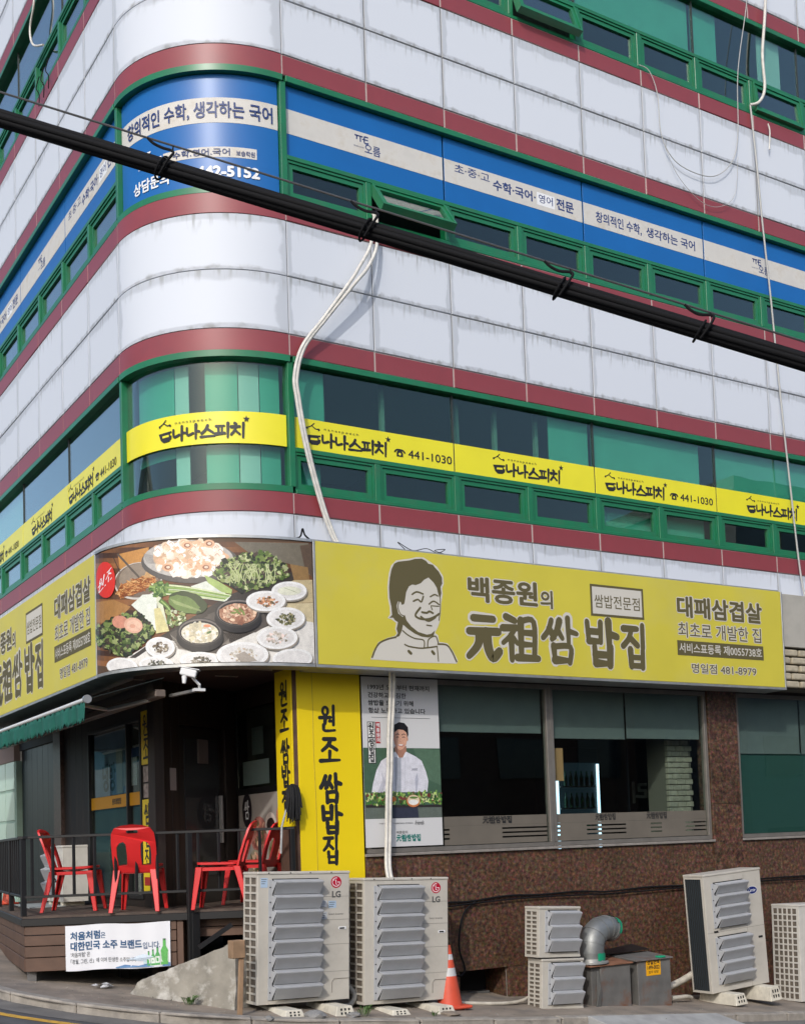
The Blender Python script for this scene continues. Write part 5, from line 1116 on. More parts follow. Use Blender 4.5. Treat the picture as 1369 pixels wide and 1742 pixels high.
# banner on the skirt
ban = thing('banner', 'white liquor advertising banner with green bottles tied to the deck skirt', 'banner')
BF = lambda x, z, l=0: onD(x, z + .006 * math.sin(x * 9), .016 + .008 * math.sin(x * 7 + z * 5) + .004 * math.sin(x * 23) + l)
mb = MB(); N = 40
for i in range(N):
    for j in range(10):
        a, b = .46 + 1.14 * i / N, .46 + 1.14 * (i + 1) / N; c, d = .545 + .497 * j / 10, .545 + .497 * (j + 1) / 10
        mb.face([BF(a, c), BF(b, c), BF(b, d), BF(a, d)]); mb.face([BF(a, c, -.002), BF(a, d, -.002), BF(b, d, -.002), BF(b, c, -.002)])
mb.build('sheet', mat('banner_vinyl', (.72, .73, .76), .5), ban, smooth=1.0)
BL = lambda x, z, l=0: BF(x, z, .004 + l)
mb = MB(); fit_text(mb, '처음처럼', .515, .835, .88, .975, BL, .035); fit_text(mb, '은', .84, .895, .885, .95, BL, .01); fit_text(mb, '대한민국 소주 브랜드', .515, 1.29, .765, .865, BL, .035); fit_text(mb, '입니다.', 1.3, 1.49, .755, .83, BL, .012); mb.build('lettering', mat('banner_blue_letters', srgb(44, 84, 124), .5), ban)
mb = MB(); fit_text(mb, "'처음처럼' 은", .517, .725, .695, .748, BL, .008); fit_text(mb, '「경월, 그린, 산」에 이어 탄생한 소주입니다', .515, 1.224, .62, .675, BL, .008); mb.build('lettering', mat('banner_grey_letters', srgb(90, 92, 96), .5), ban)
BP = Print(lambda x, z, l=0: BF(x, z, .0035 + l), 8e-6, 4)
BP.poly([(1.0, .56), (1.1, .59), (1.25, .575), (1.4, .60), (1.596, .59), (1.598, .549), (1.0, .549)], S_(92, 132, 176)); BP.poly([(1.1, .64), (1.3, .70), (1.42, .665), (1.3, .62)], S_(196, 210, 224))
for x, h_, k in ((1.32, .12, 0), (1.362, .16, 1), (1.41, .175, 1), (1.46, .20, 1), (1.535, .285, 2)):
    w_ = h_ * .13 if k < 2 else .04; b = .568; BP.poly([(x - w_, b), (x + w_, b), (x + w_, b + h_ * .55), (x + w_ * .4, b + h_ * .72), (x + w_ * .4, b + h_), (x - w_ * .4, b + h_), (x - w_ * .4, b + h_ * .72), (x - w_, b + h_ * .55)], [S_(190, 214, 224), S_(90, 170, 96), S_(96, 176, 90)][k])
    BP.poly([(x - w_ * .9, b + h_ * .12), (x + w_ * .9, b + h_ * .12), (x + w_ * .9, b + h_ * .48), (x - w_ * .9, b + h_ * .48)], S_(226, 232, 226)); BP.poly([(x - w_ * .4, b + h_ * .93), (x + w_ * .4, b + h_ * .93), (x + w_ * .4, b + h_), (x - w_ * .4, b + h_)], S_(60, 90, 70))
BP.mb.build('bottle_print', attr_mat('matte_photo_print'), ban)

# ---------------------------------------------------------------- red plastic chairs
m_chair = mat('red_plastic', (0.62, 0.018, 0.020), .45, var=.05, vscale=3)
def plate(mb, outer, holes, fn, th):
    from mathutils.geometry import tessellate_polygon
    loops = [outer] + holes; flat = [p for l_ in loops for p in l_]
    T = tessellate_polygon([[Vector((p[0], p[1], 0)) for p in l_] for l_ in loops]); i = len(mb.v); n = len(flat)
    mb.v += [tuple(fn(p[0], p[1], 0)) for p in flat] + [tuple(fn(p[0], p[1], th)) for p in flat]
    for t in T: mb.f += [tuple(i + k for k in t), tuple(i + n + k for k in reversed(t))]; mb.m += [0, 0]; mb.c += [None, None]
    o = 0
    for l_ in loops:
        m = len(l_)
        for k in range(m): mb.f.append((i + o + k, i + o + (k + 1) % m, i + n + o + (k + 1) % m, i + n + o + k)); mb.m.append(0); mb.c.append(None)
        o += m
def rrect(x0, x1, z0, z1, r, n=4):
    out = []
    for cx, cz, a0 in ((x1 - r, z0 + r, -90), (x1 - r, z1 - r, 0), (x0 + r, z1 - r, 90), (x0 + r, z0 + r, 180)):
        for k in range(n + 1): a = math.radians(a0 + 90 * k / n); out.append((cx + r * math.cos(a), cz + r * math.sin(a)))
    return out
def make_chair(label):
    t = thing('plastic_chair', label, 'chair', group='red plastic chairs on the deck')
    mb = MB(); plate(mb, rrect(-.215, .215, -.21, .22, .06), [rrect(-.03, .03, -.005, .015, .009, 2)], lambda x, y, h_: Vector((x, y, .445 - h_ + .02 * (x * x + y * y) / .05 + .012 * y)), .022)
    plate(mb, rrect(-.205, .205, -.2, .21, .055), [rrect(-.185, .185, -.18, .19, .05)], lambda x, y, h_: Vector((x, y, .425 - h_)), .035); mb.build('seat', m_chair, t, smooth=.6)
    # backrest: arched rim, centre splat, slot handle
    outer = [(-.215, .40), (-.15, .40), (.15, .40), (.215, .40), (.225, .55), (.225, .70), (.215, .80), (.18, .855), (.11, .88), (0, .89), (-.11, .88), (-.18, .855), (-.215, .80), (-.225, .70), (-.225, .55)]
    hl = [(.075, .47), (.165, .47), (.175, .58), (.172, .66), (.14, .705), (.10, .715), (.075, .69), (.068, .58)]
    holes = [hl[::-1], [(-x, z) for x, z in hl], rrect(-.06, .06, .80, .832, .014, 2)[::-1]]
    def bf(x, z, h_): k = (z - .40) / .49; return Vector((x, -.20 - .13 * k - .03 * k * k + .45 * x * x - h_, z))
    mb = MB(); plate(mb, outer, holes, bf, .022); mb.build('backrest', m_chair, t, smooth=.6)
    for sx in (-1, 1):
        for (x0, y0, x1, y1) in ((.18, .19, .225, .255), (.185, -.19, .235, -.30)):
            mb = MB(); x0, x1 = x0 * sx, x1 * sx; fy = 1 if y0 > 0 else -1
            # L-shaped tapering leg
            for (wx, wy, ox, oy) in ((.058, .016, 0, .021 * fy), (.016, .05, .022 * sx, 0)):
                P_ = []
                for (x, y, z, q) in ((x1, y1, 0, .72), (x0, y0, .43, 1.25)):
                    cx, cy = x + ox * q, y + oy * q; a, b = wx * q / 2, wy * q / 2; P_ += [(cx - a, cy - b, z), (cx + a, cy - b, z), (cx + a, cy + b, z), (cx - a, cy + b, z)]
                mb.hexa(P_)
            mb.build('leg', m_chair, t, bevel=.004)
    return t
spots = [((-1.99, 2.0), -120, 'red plastic chair nearest the left end of the deck, turned sideways'), ((-1.545, 1.05), -30, 'red plastic chair seen from behind, second from the left on the deck'),
         ((-.80, .46), 58, 'red plastic chair facing left, beside the beige outdoor unit'), ((-.15, 1.05), 40, 'red plastic chair half hidden behind another chair near the pillar')]
c0 = None
for (p, rz, lb) in spots:
    c = make_chair(lb) if c0 is None else copy_tree(c0, None, lb)
    c0 = c0 or c; c.location = (p[0], p[1], DZ + .002); c.rotation_euler = (0, 0, math.radians(rz)); c.scale = (1.09, 1.09, 1.09)

# ---------------------------------------------------------------- awning, CCTV camera
m_awn = mat('green_awning_fabric', srgb(20, 92, 78), .75, var=.1, vscale=4)
aw = thing('awning', 'green fabric awning with scalloped edge and white front bar under the left sign', 'awning')
YA0, YA1, XA, ZA = .12, 7.4, -2.4, 3.44
mb = MB(); mb.hexa([(XA, YA0, ZA), (-1.55, YA0, 3.70), (-1.55, YA1, 3.70), (XA, YA1, ZA), (XA, YA0, ZA + .006), (-1.55, YA0, 3.706), (-1.55, YA1, 3.706), (XA, YA1, ZA + .006)]); mb.build('canopy', mat('awning_fabric_shaded', (.012, .022, .02), .8), aw)  # green canopy fabric, its shade from below put into the dark colour
mb = MB(); mb.tube([(XA, YA0 - .02, ZA), (XA, YA1, ZA)], .024, 12); mb.build('front_bar', mat('white_bar', (.66, .66, .64), .35), aw, smooth=.6)
mb = MB(); mb.tube([(XA + .0, YA0 - .06, ZA), (XA, YA0 - .02, ZA)], .045, 14); mb.build('end_cap', m_alu, aw, smooth=.6)
mb = MB(); n = 220
for k in range(n):
    y0, y1 = YA0 + (YA1 - YA0) * k / n, YA0 + (YA1 - YA0) * (k + 1) / n
    hh = lambda y: .225 - .035 * abs(math.sin((y - YA0) * PI / .16)); xx = lambda y, q: XA - .008 - .012 * q * math.sin(y * 9) - .01 * q * math.sin(y * 23)
    for c in range(4):
        q0, q1 = c / 4, (c + 1) / 4; mb.face([(xx(y0, q0), y0, ZA - .02 - hh(y0) * q0), (xx(y1, q0), y1, ZA - .02 - hh(y1) * q0), (xx(y1, q1), y1, ZA - .02 - hh(y1) * q1), (xx(y0, q1), y0, ZA - .02 - hh(y0) * q1)])
vo = mb.build('valance', m_awn, aw, smooth=1.2); so = vo.modifiers.new('thick', 'SOLIDIFY'); so.thickness = .003
mb = MB(); mb.box(-1.62, -1.5, .2, YA1, 3.5, 3.585); mb.build('cassette', mat('awning_cassette_brown', (.16, .125, .105), .5), aw, bevel=.012)
for y in (.5, 3.4, 6.3): mb = MB(); mb.bar((-1.58, y, 3.5), (-1.95, y + .35, 3.42), .05, .04); mb.bar((-1.95, y + .35, 3.42), (XA, y, ZA - .005), .045, .035); mb.build('folding_arm', m_alu, aw, bevel=.005)
cc = thing('security_camera', 'white security camera on a bracket under the curved food sign', 'camera')
m_cam = mat('white_plastic', (.75, .75, .74), .35); cb = Vector((-1.36, -.12, 3.66))
mb = MB(); mb.bar(cb + Vector((-.09, .0, .09)), cb + Vector((.06, -.08, .045)), .09, .085); mb.build('housing', m_cam, cc, bevel=.015, seg=2)
mb = MB(); mb.bar(cb + Vector((.06, -.08, .045)), cb + Vector((.072, -.087, .04)), .07, .065); mb.build('lens_plate', mat('lens_black', (.01, .01, .01), .1), cc, bevel=.006)
mb = MB(); mb.bar(cb + Vector((-.1, .01, .135)), cb + Vector((.09, -.095, .09)), .105, .012); mb.build('sun_shield', m_cam, cc, bevel=.004)
mb = MB(); mb.tube([cb + Vector((.03, -.03, .02)), cb + Vector((.1, -.05, -.06)), cb + Vector((.12, .0, -.1))], .016, 8); mb.box(cb.x + .05, cb.x + .17, cb.y - .04, cb.y + .04, cb.z - .125, cb.z - .095); mb.build('bracket', m_cam, cc, smooth=.7)
mb = MB(); mb.tube([cb + Vector((-.06, -.03, .03)), cb + Vector((-.07, -.04, -.05))], [.03, .018], 10); mb.build('infrared_lamp', m_cam, cc, smooth=.7)
mb = MB(); mb.bar(cb + Vector((.1, .0, -.11)), cb + Vector((-.02, .5, -.12)), .05, .03); mb.build('mount_bar', m_alu, cc)

# ---------------------------------------------------------------- ramp wall of rough concrete below the deck
m_rough = mat('rough_whitewashed_concrete', (.27, .25, .21), .95, var=.25, vscale=4, dark=(.62, .60, .55), dscale=4.5, damt=.9, bump=.8, bscale=14)
rw = thing('ramp_wall', 'rough concrete ramp wall with flaking whitewash left of the outdoor units', 'wall')
a, b = Vector((-1.86, .5)), Vector((-1.10, -.62)); d = (b - a).normalized(); nn = Vector((-d.y, d.x)); nn = -nn if nn.x < 0 else nn; ln = (b - a).length; mb = MB(); N = 26
rr = random.Random(2); rows = []
for k in range(N + 1):
    t = k / N; p = a + d * (ln * t); top = .40 + .46 * t + rr.uniform(-.008, .008) - .10 * max(0, 1 - t * 12); g0 = gz(p.x, p.y)
    col = []
    for j in range(9): q = j / 8; o = .05 * (1 - q) + .012 * rr.uniform(-1, 1); col.append((p.x - nn.x * o, p.y - nn.y * o, g0 - .05 + (top - g0 + .05) * q))
    for o in (.12, .30): col.append((p.x + nn.x * o, p.y + nn.y * o, top + rr.uniform(-.006, .006)))
    col.append((p.x + nn.x * .30, p.y + nn.y * .30, g0 - .05)); rows.append(col)
m_ = len(rows[0])
for r_ in rows: mb.v += r_
for k in range(N):
    for j in range(m_ - 1): i = k * m_ + j; mb.f.append((i, i + m_, i + m_ + 1, i + 1)); mb.m.append(0); mb.c.append(None)
for k in (0, N): mb.f.append(tuple(k * m_ + j for j in range(m_))); mb.m.append(0); mb.c.append(None)
mb.build('wall_body', m_rough, rw, smooth=.9)
mb = MB(); mb.bar((-1.36, -.25, .80), (-1.02, -.33, 1.02), .02, .05); mb.build('steel_flashing', m_blackst, rw)
pl = thing('timber_post', 'short weathered timber post with block, leaning beside the left outdoor unit', 'post')
m_tw = mat('raw_timber', (.30, .19, .11), .8, var=.25, vscale=6); mb = MB(); mb.bar((-1.24, -1.0, .12), (-1.2, -.98, .72), .05, .035); mb.build('stake', m_tw, pl, bevel=.004); mb = MB(); mb.box(-1.31, -1.17, -1.02, -.9, .72, .90); mb.build('block', m_tw, pl, bevel=.006)
tr_ = thing('litter', 'crumpled white paper litter on the concrete below the banner', 'litter'); mb = MB(); rr = random.Random(5); tp = (-2.05, .9)
for k in range(14): x, y = tp[0] + rr.uniform(-.09, .09), tp[1] + rr.uniform(-.05, .05); z = gz(x, y) + .01; mb.face([(x, y, z + rr.uniform(.0, .05)) for x, y in ((x - .05, y - .03), (x + .05, y - .02), (x + .03, y + .04))])
mb.build('paper', mat('litter_white', (.7, .7, .7), .7), tr_)
# ================================================================ outdoor units and other things along the wall
m_beige = mat('beige_enamel_casing', (.52, .49, .43), .45, var=.06, vscale=3, dark=(.36, .33, .28), dscale=5, damt=.35)
m_coil = mat('coil_fins_dark', (.03, .034, .036), .6, .3); m_louv = mat('grey_louver_plastic', (.40, .41, .425), .5, var=.06); m_blk2 = mat('shadow_gap_black', (.012, .012, .012), .8)
m_foot = mat('cream_plastic_foot', (.62, .58, .48), .6, var=.15, vscale=8, dark=(.3, .27, .22), dscale=9, damt=.5); m_lgred = mat('logo_red', srgb(186, 20, 52), .4); m_grey_l = mat('grey_lettering', (.09, .088, .085), .5)
def louvers(root, x0, x1, z0, z1, n, depth=.12):
    """air guide: two side brackets and n outward sloping blades"""
    for x, k in ((x0 - .045, 0), (x1 - .003, 1)):
        mb = MB(); t = .048 if k == 0 else .012; mb.hexa([(x, -.012, z0), (x + t, -.012, z0), (x + t, -.002, z0), (x, -.002, z0), (x, -.012, z1), (x + t, -.012, z1), (x + t, -.002, z1), (x, -.002, z1)])
        xx = x0 - .006 if k == 0 else x1; dz = (z1 - z0) / n
        for j in range(n): zb = z0 + j * dz; mb.hexa([(xx, -.012, zb + .01), (xx + .006, -.012, zb + .01), (xx + .006, -.002, zb + .01), (xx, -.002, zb + .01), (xx, -depth, zb + dz * .86), (xx + .006, -depth, zb + dz * .86), (xx + .006, -.002, zb + dz * .95), (xx, -.002, zb + dz * .95)])
        mb.build('louver_bracket', m_louv, root, bevel=.002)
        if k == 0:
            for j in range(n): mb = MB(); mb.lathe([(.008, 0), (.008, .004)], 8); mb.map(lambda a, b, c: (x + .02 + a, -.0125 - c, z0 + (j + .5) * dz + b)); mb.build('screw', m_blk2, root)
    mb = MB(); mb.box(x0, x1, -.0022, .001, z0 - .005, z1 + .012); mb.build('fan_grille', m_blk2, root)
    dz = (z1 - z0) / n
    for j in range(n):
        zb = z0 + j * dz; mb = MB(); a, b = x0 + .001, x1 - .001
        zt = zb + dz * .80; fb, ft = -depth * .36, -depth
        mb.hexa([(a, fb, zb + .006), (b, fb, zb + .006), (b, fb + .008, zb + .008), (a, fb + .008, zb + .008), (a, ft, zt), (b, ft, zt), (b, ft + .008, zt), (a, ft + .008, zt)])
        mb.hexa([(a, ft, zt + .001), (b, ft, zt + .001), (b, -.03, zb + dz * .97), (a, -.03, zb + dz * .97), (a, ft, zt + .016), (b, ft, zt + .016), (b, -.03, zb + dz * .97 + .008), (a, -.03, zb + dz * .97 + .008)]); mb.build('louver_blade', m_louv, root, bevel=.0015)
def lg_logo(root, cx, cz, r, y=-.002):
    f = lambda x, z, l=0: Vector((cx + x * r, y - l, cz + z * r)); mb = MB(); mb.face([f(math.cos(2 * PI * k / 28), math.sin(2 * PI * k / 28), .0005) for k in range(28)]); mb.build('logo_disc', m_lgred, root)
    mb = MB(); arc = [(.72 * math.cos(a), .72 * math.sin(a)) for a in [math.radians(x) for x in range(75, 361, 15)]] + [(.22, 0.0)]
    for k, q in enumerate(ribbon(arc, .12, n=1, cap=False)): mb.face([f(*p, .001 + k * 4e-6) for p in q])
    for st in ([(-.05, .42), (-.05, -.36), (.26, -.36)],):
        for k, q in enumerate(ribbon(st, .13, n=1, cap=False)): mb.face([f(*p, .0012 + k * 4e-6) for p in q])
    mb.face([f(-.4 + .1 * math.cos(2 * PI * k / 10), .36 + .1 * math.sin(2 * PI * k / 10), .0012) for k in range(10)]); mb.build('logo_mark', m_wl, root)
def foot(root, x, y0, y1, zg, zt, w_=.16):
    mb = MB(); a, b = w_ / 2, w_ * .36; mb.hexa([(x - a, y0, zg), (x + a, y0, zg), (x + a, y1, zg), (x - a, y1, zg), (x - b, y0 + .03, zt), (x + b, y0 + .03, zt), (x + b, y1 - .02, zt), (x - b, y1 - .02, zt)]); o = mb.build('foot', m_foot, root, bevel=.006)
    h_ = zt - zg
    for i in range(3):
        for j in range(2): mb = MB(); xx = x - .045 + i * .045; zz = zg + h_ * (.22 + .36 * j); yy = y0 + .03 * (zz - zg) / h_; mb.box(xx - .009, xx + .009, yy - .002, yy + .012, zz, zz + h_ * .22); mb.build('slot', m_blk2, o)
    return o
m_coilb = mat('coil_fins_tan', (.13, .108, .085), .7, var=.3, vscale=30)
def casing(root, w_, h_, d_, grille='grid', rows=16, cols=2, open_w=.8, m=m_beige):
    """sheet-metal box whose left side is the coil opening"""
    mb = MB(); mb.box(.012, w_ - .004, .004, d_ - .004, .004, h_ - .035); mb.build('coil', m_coilb if grille == 'grid' else m_coil, root)
    mb = MB(); mb.box(0, w_, 0, .010, 0, h_ - .03); mb.build('front_panel', m, root, bevel=.004)
    mb = MB(); mb.box(-.006, w_ + .006, -.008, d_ + .006, h_ - .03, h_); mb.build('top_cover', m, root, bevel=.008, seg=2)
    mb = MB(); mb.box(w_ - .008, w_, .0105, d_, 0, h_ - .031); mb.build('side_panel', m, root)
    mb = MB(); z0, z1 = .03, h_ - .06
    mb.box(0, .010, .0105, .05, 0, h_ - .031); mb.box(0, .010, d_ - .025, d_, 0, h_ - .031); mb.box(0, .010, .05, d_ - .025, 0, z0); mb.box(0, .010, .05, d_ - .025, z1, h_ - .031)
    if grille == 'grid':
        for k in range(1, cols): y = .05 + (d_ - .075) * k / cols; mb.box(-.002, .010, y - .009, y + .009, z0, z1)
        for k in range(1, rows): z = z0 + (z1 - z0) * k / rows; mb.box(-.001, .009, .05, d_ - .025, z - .010, z + .010)
    mb.build('side_grille', m, root)
def big_unit(label, loc, tilt, w_, h_, d_):
    t = thing('outdoor_unit', label, 'air conditioner', group='large outdoor air conditioning units'); t.location = loc; t.rotation_euler = (0, tilt, 0)
    casing(t, w_, h_, d_); louvers(t, .16, .70, .045, h_ - .085, 8, .13)
    mb = MB()
    for z in (h_ * .22, h_ * .43, h_ * .62, h_ * .8): mb.box(.735, w_ - .002, -.0015, .001, z, z + .004)
    mb.build('panel_seam', mat('seam_grey', (.25, .23, .2), .6), t)
    lg_logo(t, w_ - .16, h_ - .12, .063); f = lambda x, z, l=0: Vector((x, -.002 - l, z)); mb = MB(); fit_text(mb, 'LG', w_ - .21, w_ - .105, h_ - .285, h_ - .215, f, .035); fit_text(mb, 'Smart Inverter', w_ - .25, w_ - .07, h_ - .47, h_ - .45, f, .0); mb.build('lettering', m_grey_l, t)
    mb = MB(); mb.box(w_ - .13, w_ - .04, -.004, .004, h_ - .63, h_ - .60); mb.build('handle_plate', m_wl, t, bevel=.002); mb = MB(); mb.box(w_ - .12, w_ - .06, -.006, .0, h_ - .623, h_ - .607); mb.build('handle_slot', m_blk2, t)
    mb = MB(); pth = [(w_ - .21, -.002, .08), (w_ - .21, -.002, .19), (w_ - .185, -.002, .225), (w_, -.002, .225)]; mb.tube([Vector(p) for p in pth], .004, 5); mb.build('service_seam', mat('seam_grey'  , (.25, .23, .2)), t)
    for x in (.12, .37, .6, .85): mb = MB(); mb.lathe([(.008, 0), (.006, .004)], 8); mb.map(lambda a, b, c: (x + a, -.0085 - c, h_ - .015 + b)); mb.build('screw', m_blk2, t)
    return t
def stickers(t, items):
    for k, (x0, x1, z0, z1, col) in enumerate(items):
        mb = MB(); mb.box(x0, x1, -.0022, -.0005, z0, z1); mb.build('sticker', mat('sticker_%s' % col, {'white': (.66, .67, .68), 'blue': (.40, .52, .66), 'silver': (.5, .52, .54)}[col], .5), t)
        mb = MB()
        for j in range(3): mb.box(x0 + .008, x1 - .012 - .01 * j, -.0028, -.0022, z1 - .018 - j * .022, z1 - .012 - j * .022)
        mb.build('sticker_print', m_grey_l, t)
LG1 = big_unit('beige outdoor unit with red round logo and paper stickers, below the yellow pillar', (-.96, -.8, .20), math.radians(1.9), 1.07, 1.375, .37)
stickers(LG1, [(.715, .80, .99, 1.06, 'white'), (.82, .91, .98, 1.055, 'blue'), (.70, .80, .86, .94, 'silver'), (.03, .11, 1.21, 1.31, 'blue')])
LG2 = big_unit('beige outdoor unit with red round logo beside the traffic cone, right of the pair', (.29, -.8, .075), math.radians(2.0), 1.08, 1.375, .37)
for root, x0, base in ((LG1, -.96, .20), (LG2, .29, .075)):
    for q in (.26, .84):
        foot(root, q, -.36, .40, gz(x0 + q, -1.05) - base + q * .034 - .012, -.032, .24)
        mb = MB(); mb.lathe([(.03, -.034), (.03, -.001)], 10, (q, .08, 0)); mb.build('rubber_pad', m_blk2, root)
# carrier-type double unit
CR = thing('outdoor_unit', 'tall beige twin-fan outdoor unit with blue oval badge, leaning slightly to the left', 'air conditioner', group='large outdoor air conditioning units'); CR.location = (5.455, -.8, -.31); CR.rotation_euler = (0, math.radians(-3.0), 0)
casing(CR, 1.06, 1.56, .37, 'none')
louvers(CR, .17, .72, .84, 1.43, 4, .12); louvers(CR, .17, .72, .10, .72, 4, .12)
mb = MB()
for k in range(9): mb.box(-.004, .002, .05 + k * .036, .052 + k * .036, .03, 1.5)
mb.build('coil_wire', mat('coil_blue_grey', (.05, .07, .085), .5, .3), CR)
mb = MB(); mb.box(.735, .737, -.0015, .001, .0, 1.5); mb.box(.0, 1.06, -.0015, .001, .785, .789); mb.build('panel_seam', mat('seam_grey', (.25, .23, .2)), CR)
mb = MB(); f = lambda x, z, l=0: Vector((x, -.002 - l, z)); mb.face([f(.88 + .10 * math.cos(2 * PI * k / 28), 1.27 + .055 * math.sin(2 * PI * k / 28)) for k in range(28)]); mb.build('badge', mat('badge_white', (.7, .7, .7), .4), CR)
mb = MB(); mb.face([f(.88 + .092 * math.cos(2 * PI * k / 28), 1.27 + .048 * math.sin(2 * PI * k / 28), .0006) for k in range(28)]); mb.build('badge', mat('badge_blue', srgb(24, 40, 110), .35), CR); mb = MB(); fit_text(mb, 'Carrier', .81, .95, 1.25, 1.295, lambda x, z, l=0: Vector((x, -.0032 - l, z)), .01, shear=.25); mb.build('lettering', m_wl, CR)
for x, z in ((.93, .62), (.12, .78)): mb = MB(); mb.box(x, x + .075, -.005, .002, z, z + .028); mb.build('handle_slot', m_blk2, CR, bevel=.002)
for q in (.22, .86): foot(CR, q, -.3, .40, -.15 - .04 * (q > .5), -.005 , .22)
# two small stacked units
def small_unit(label, loc, tilt, sticker=False):
    t = thing('outdoor_unit', label, 'air conditioner', group='small stacked outdoor units'); t.location = loc; t.rotation_euler = (0, tilt, 0); w_, h_, d_ = .62, .60, .28
    casing(t, w_, h_, d_, 'grid', 10, 2); louvers(t, .13, .575, .06, h_ - .05, 3, .10)
    if sticker: stickers(t, [(.20, .28, .49, .535, 'white'), (.33, .43, .50, .535, 'white'), (.46, .56, .48, .535, 'silver')])
    mb = MB(); mb.box(.0, w_, -.004, .003, .0, .02); mb.build('bottom_rail', m_beige, t); return t
su1 = small_unit('small beige outdoor unit with stickers, upper one of the stacked pair', (2.585, -.9, .405), math.radians(3.2), True); su2 = small_unit('small beige outdoor unit standing on the ground, lower one of the stacked pair', (2.60, -.9, -.215), math.radians(3.2))
for q in (.08, .5): mb = MB(); mb.box(q, q + .09, .03, .22, -.06, -.002); mb.build('rubber_pad', m_blk2, su2)
RU = thing('outdoor_unit', 'white outdoor unit with square side grid, cut by the right edge', 'air conditioner', group='large outdoor air conditioning units'); RU.location = (7.07, -.85, -.57); RU.rotation_euler = (0, math.radians(1.5), 0)
casing(RU, .95, 1.33, .50, 'grid', 15, 5, m=mat('white_enamel_casing', (.6, .58, .53), .45, var=.08, dark=(.4, .36, .3), dscale=5, damt=.4)); louvers(RU, .2, .75, .1, 1.2, 6)
for q in (.2, .75): foot(RU, q, -.1, .5, -.12, -.01)
DU = thing('outdoor_unit', 'white outdoor unit on the deck behind the red chairs, against the entrance wall', 'air conditioner'); DU.location = (-1.78, 4.15, DZ + .06); DU.rotation_euler = (0, 0, -PI / 2)
casing(DU, .85, .72, .32, 'grid', 12, 3, m=MATS['white_enamel_casing']); louvers(DU, .12, .6, .08, .62, 3, .09)
for q in (.15, .7): mb = MB(); mb.box(q - .05, q + .05, .02, .3, -.06, -.001); mb.build('foot', m_foot, DU)

# ---- exhaust duct and metal boxes
m_galv = mat('weathered_galvanised', (.26, .27, .265), .5, .55, var=.18, vscale=5, dark=(.17, .15, .12), dscale=4, damt=.4); m_rust = mat('rusty_sheet_steel', (.17, .165, .155), .65, .3, var=.2, vscale=4, dark=(.20, .075, .03), dscale=3.2, damt=.9); m_rust2 = mat('rusty_rim', (.22, .10, .055), .8, var=.4, vscale=8)
du = thing('exhaust_duct', 'grey sheet-metal duct elbow with green tape, beside the stacked outdoor units', 'duct')
arc = smooth_path([(3.565, -.66, .29), (3.565, -.66, .40), (3.59, -.655, .51), (3.66, -.64, .60), (3.77, -.615, .65), (3.89, -.585, .655), (3.98, -.56, .63)], 4); arc = [Vector(p) for p in arc]
mb = MB(); mb.tube(arc, [.168 - .018 * k / (len(arc) - 1) for k in range(len(arc))], 26); mb.build('elbow', m_galv, du, smooth=.8)
for k in (3, 7, 11, 15, 19):
    d_ = (arc[k + 1] - arc[k - 1]).normalized(); mb = MB(); mb.tube([arc[k] - d_ * .009, arc[k] + d_ * .009], .174 - .018 * k / 24, 26); mb.build('seam_ring', m_galv, du, smooth=.6)
mb = MB(); d_ = (arc[-1] - arc[-2]).normalized(); mb.tube([arc[-1] - d_ * .03, arc[-1] + d_ * .012], .158, 26); mb.build('end_collar', m_galv, du, smooth=.6)
mb = MB(); mb.tube([arc[-1] + d_ * .0125, arc[-1] + d_ * .014], .140, 26); mb.build('opening', m_blk2, du)
mb = MB(); mb.lathe([(.215, 0), (.215, .02), (.175, .03), (.172, .06)], 24, (3.565, -.66, .245)); mb.build('base_flange', mat('bright_galvanised', (.5, .5, .48), .4, .6), du, smooth=.6)
m_tape = mat('green_cloth_tape', srgb(20, 150, 110), .5)
def tube_patch(c, d, r, a0, a1, w_, name):
    """ragged strip of tape bent round a pipe"""
    d = d.normalized(); x = d.cross(Vector((0, 0, 1))); x = x.normalized() if x.length > .05 else Vector((1, 0, 0)); y = d.cross(x); mb = MB(); rr = random.Random(int(a0 * 10)); n = 8
    A = [(c + (x * math.cos(a0 + (a1 - a0) * k / n) + y * math.sin(a0 + (a1 - a0) * k / n)) * r, w_ * rr.uniform(.75, 1.1)) for k in range(n + 1)]
    for k in range(n): (p, u), (q, v) = A[k], A[k + 1]; mb.face([p - d * u / 2, q - d * v / 2, q + d * v / 2, p + d * u / 2])
    return mb.build(name, m_tape, du)
tube_patch(arc[-2], arc[-1] - arc[-2], .164, -2.2, -.5, .10, 'tape_patch'); tube_patch(arc[2] + Vector((0, 0, -.01)), Vector((0, 0, 1)), .178, -1.75, -.75, .09, 'tape_patch'); tube_patch(arc[-1], arc[-1] - arc[-2], .163, -1.6, .3, .05, 'tape_patch')
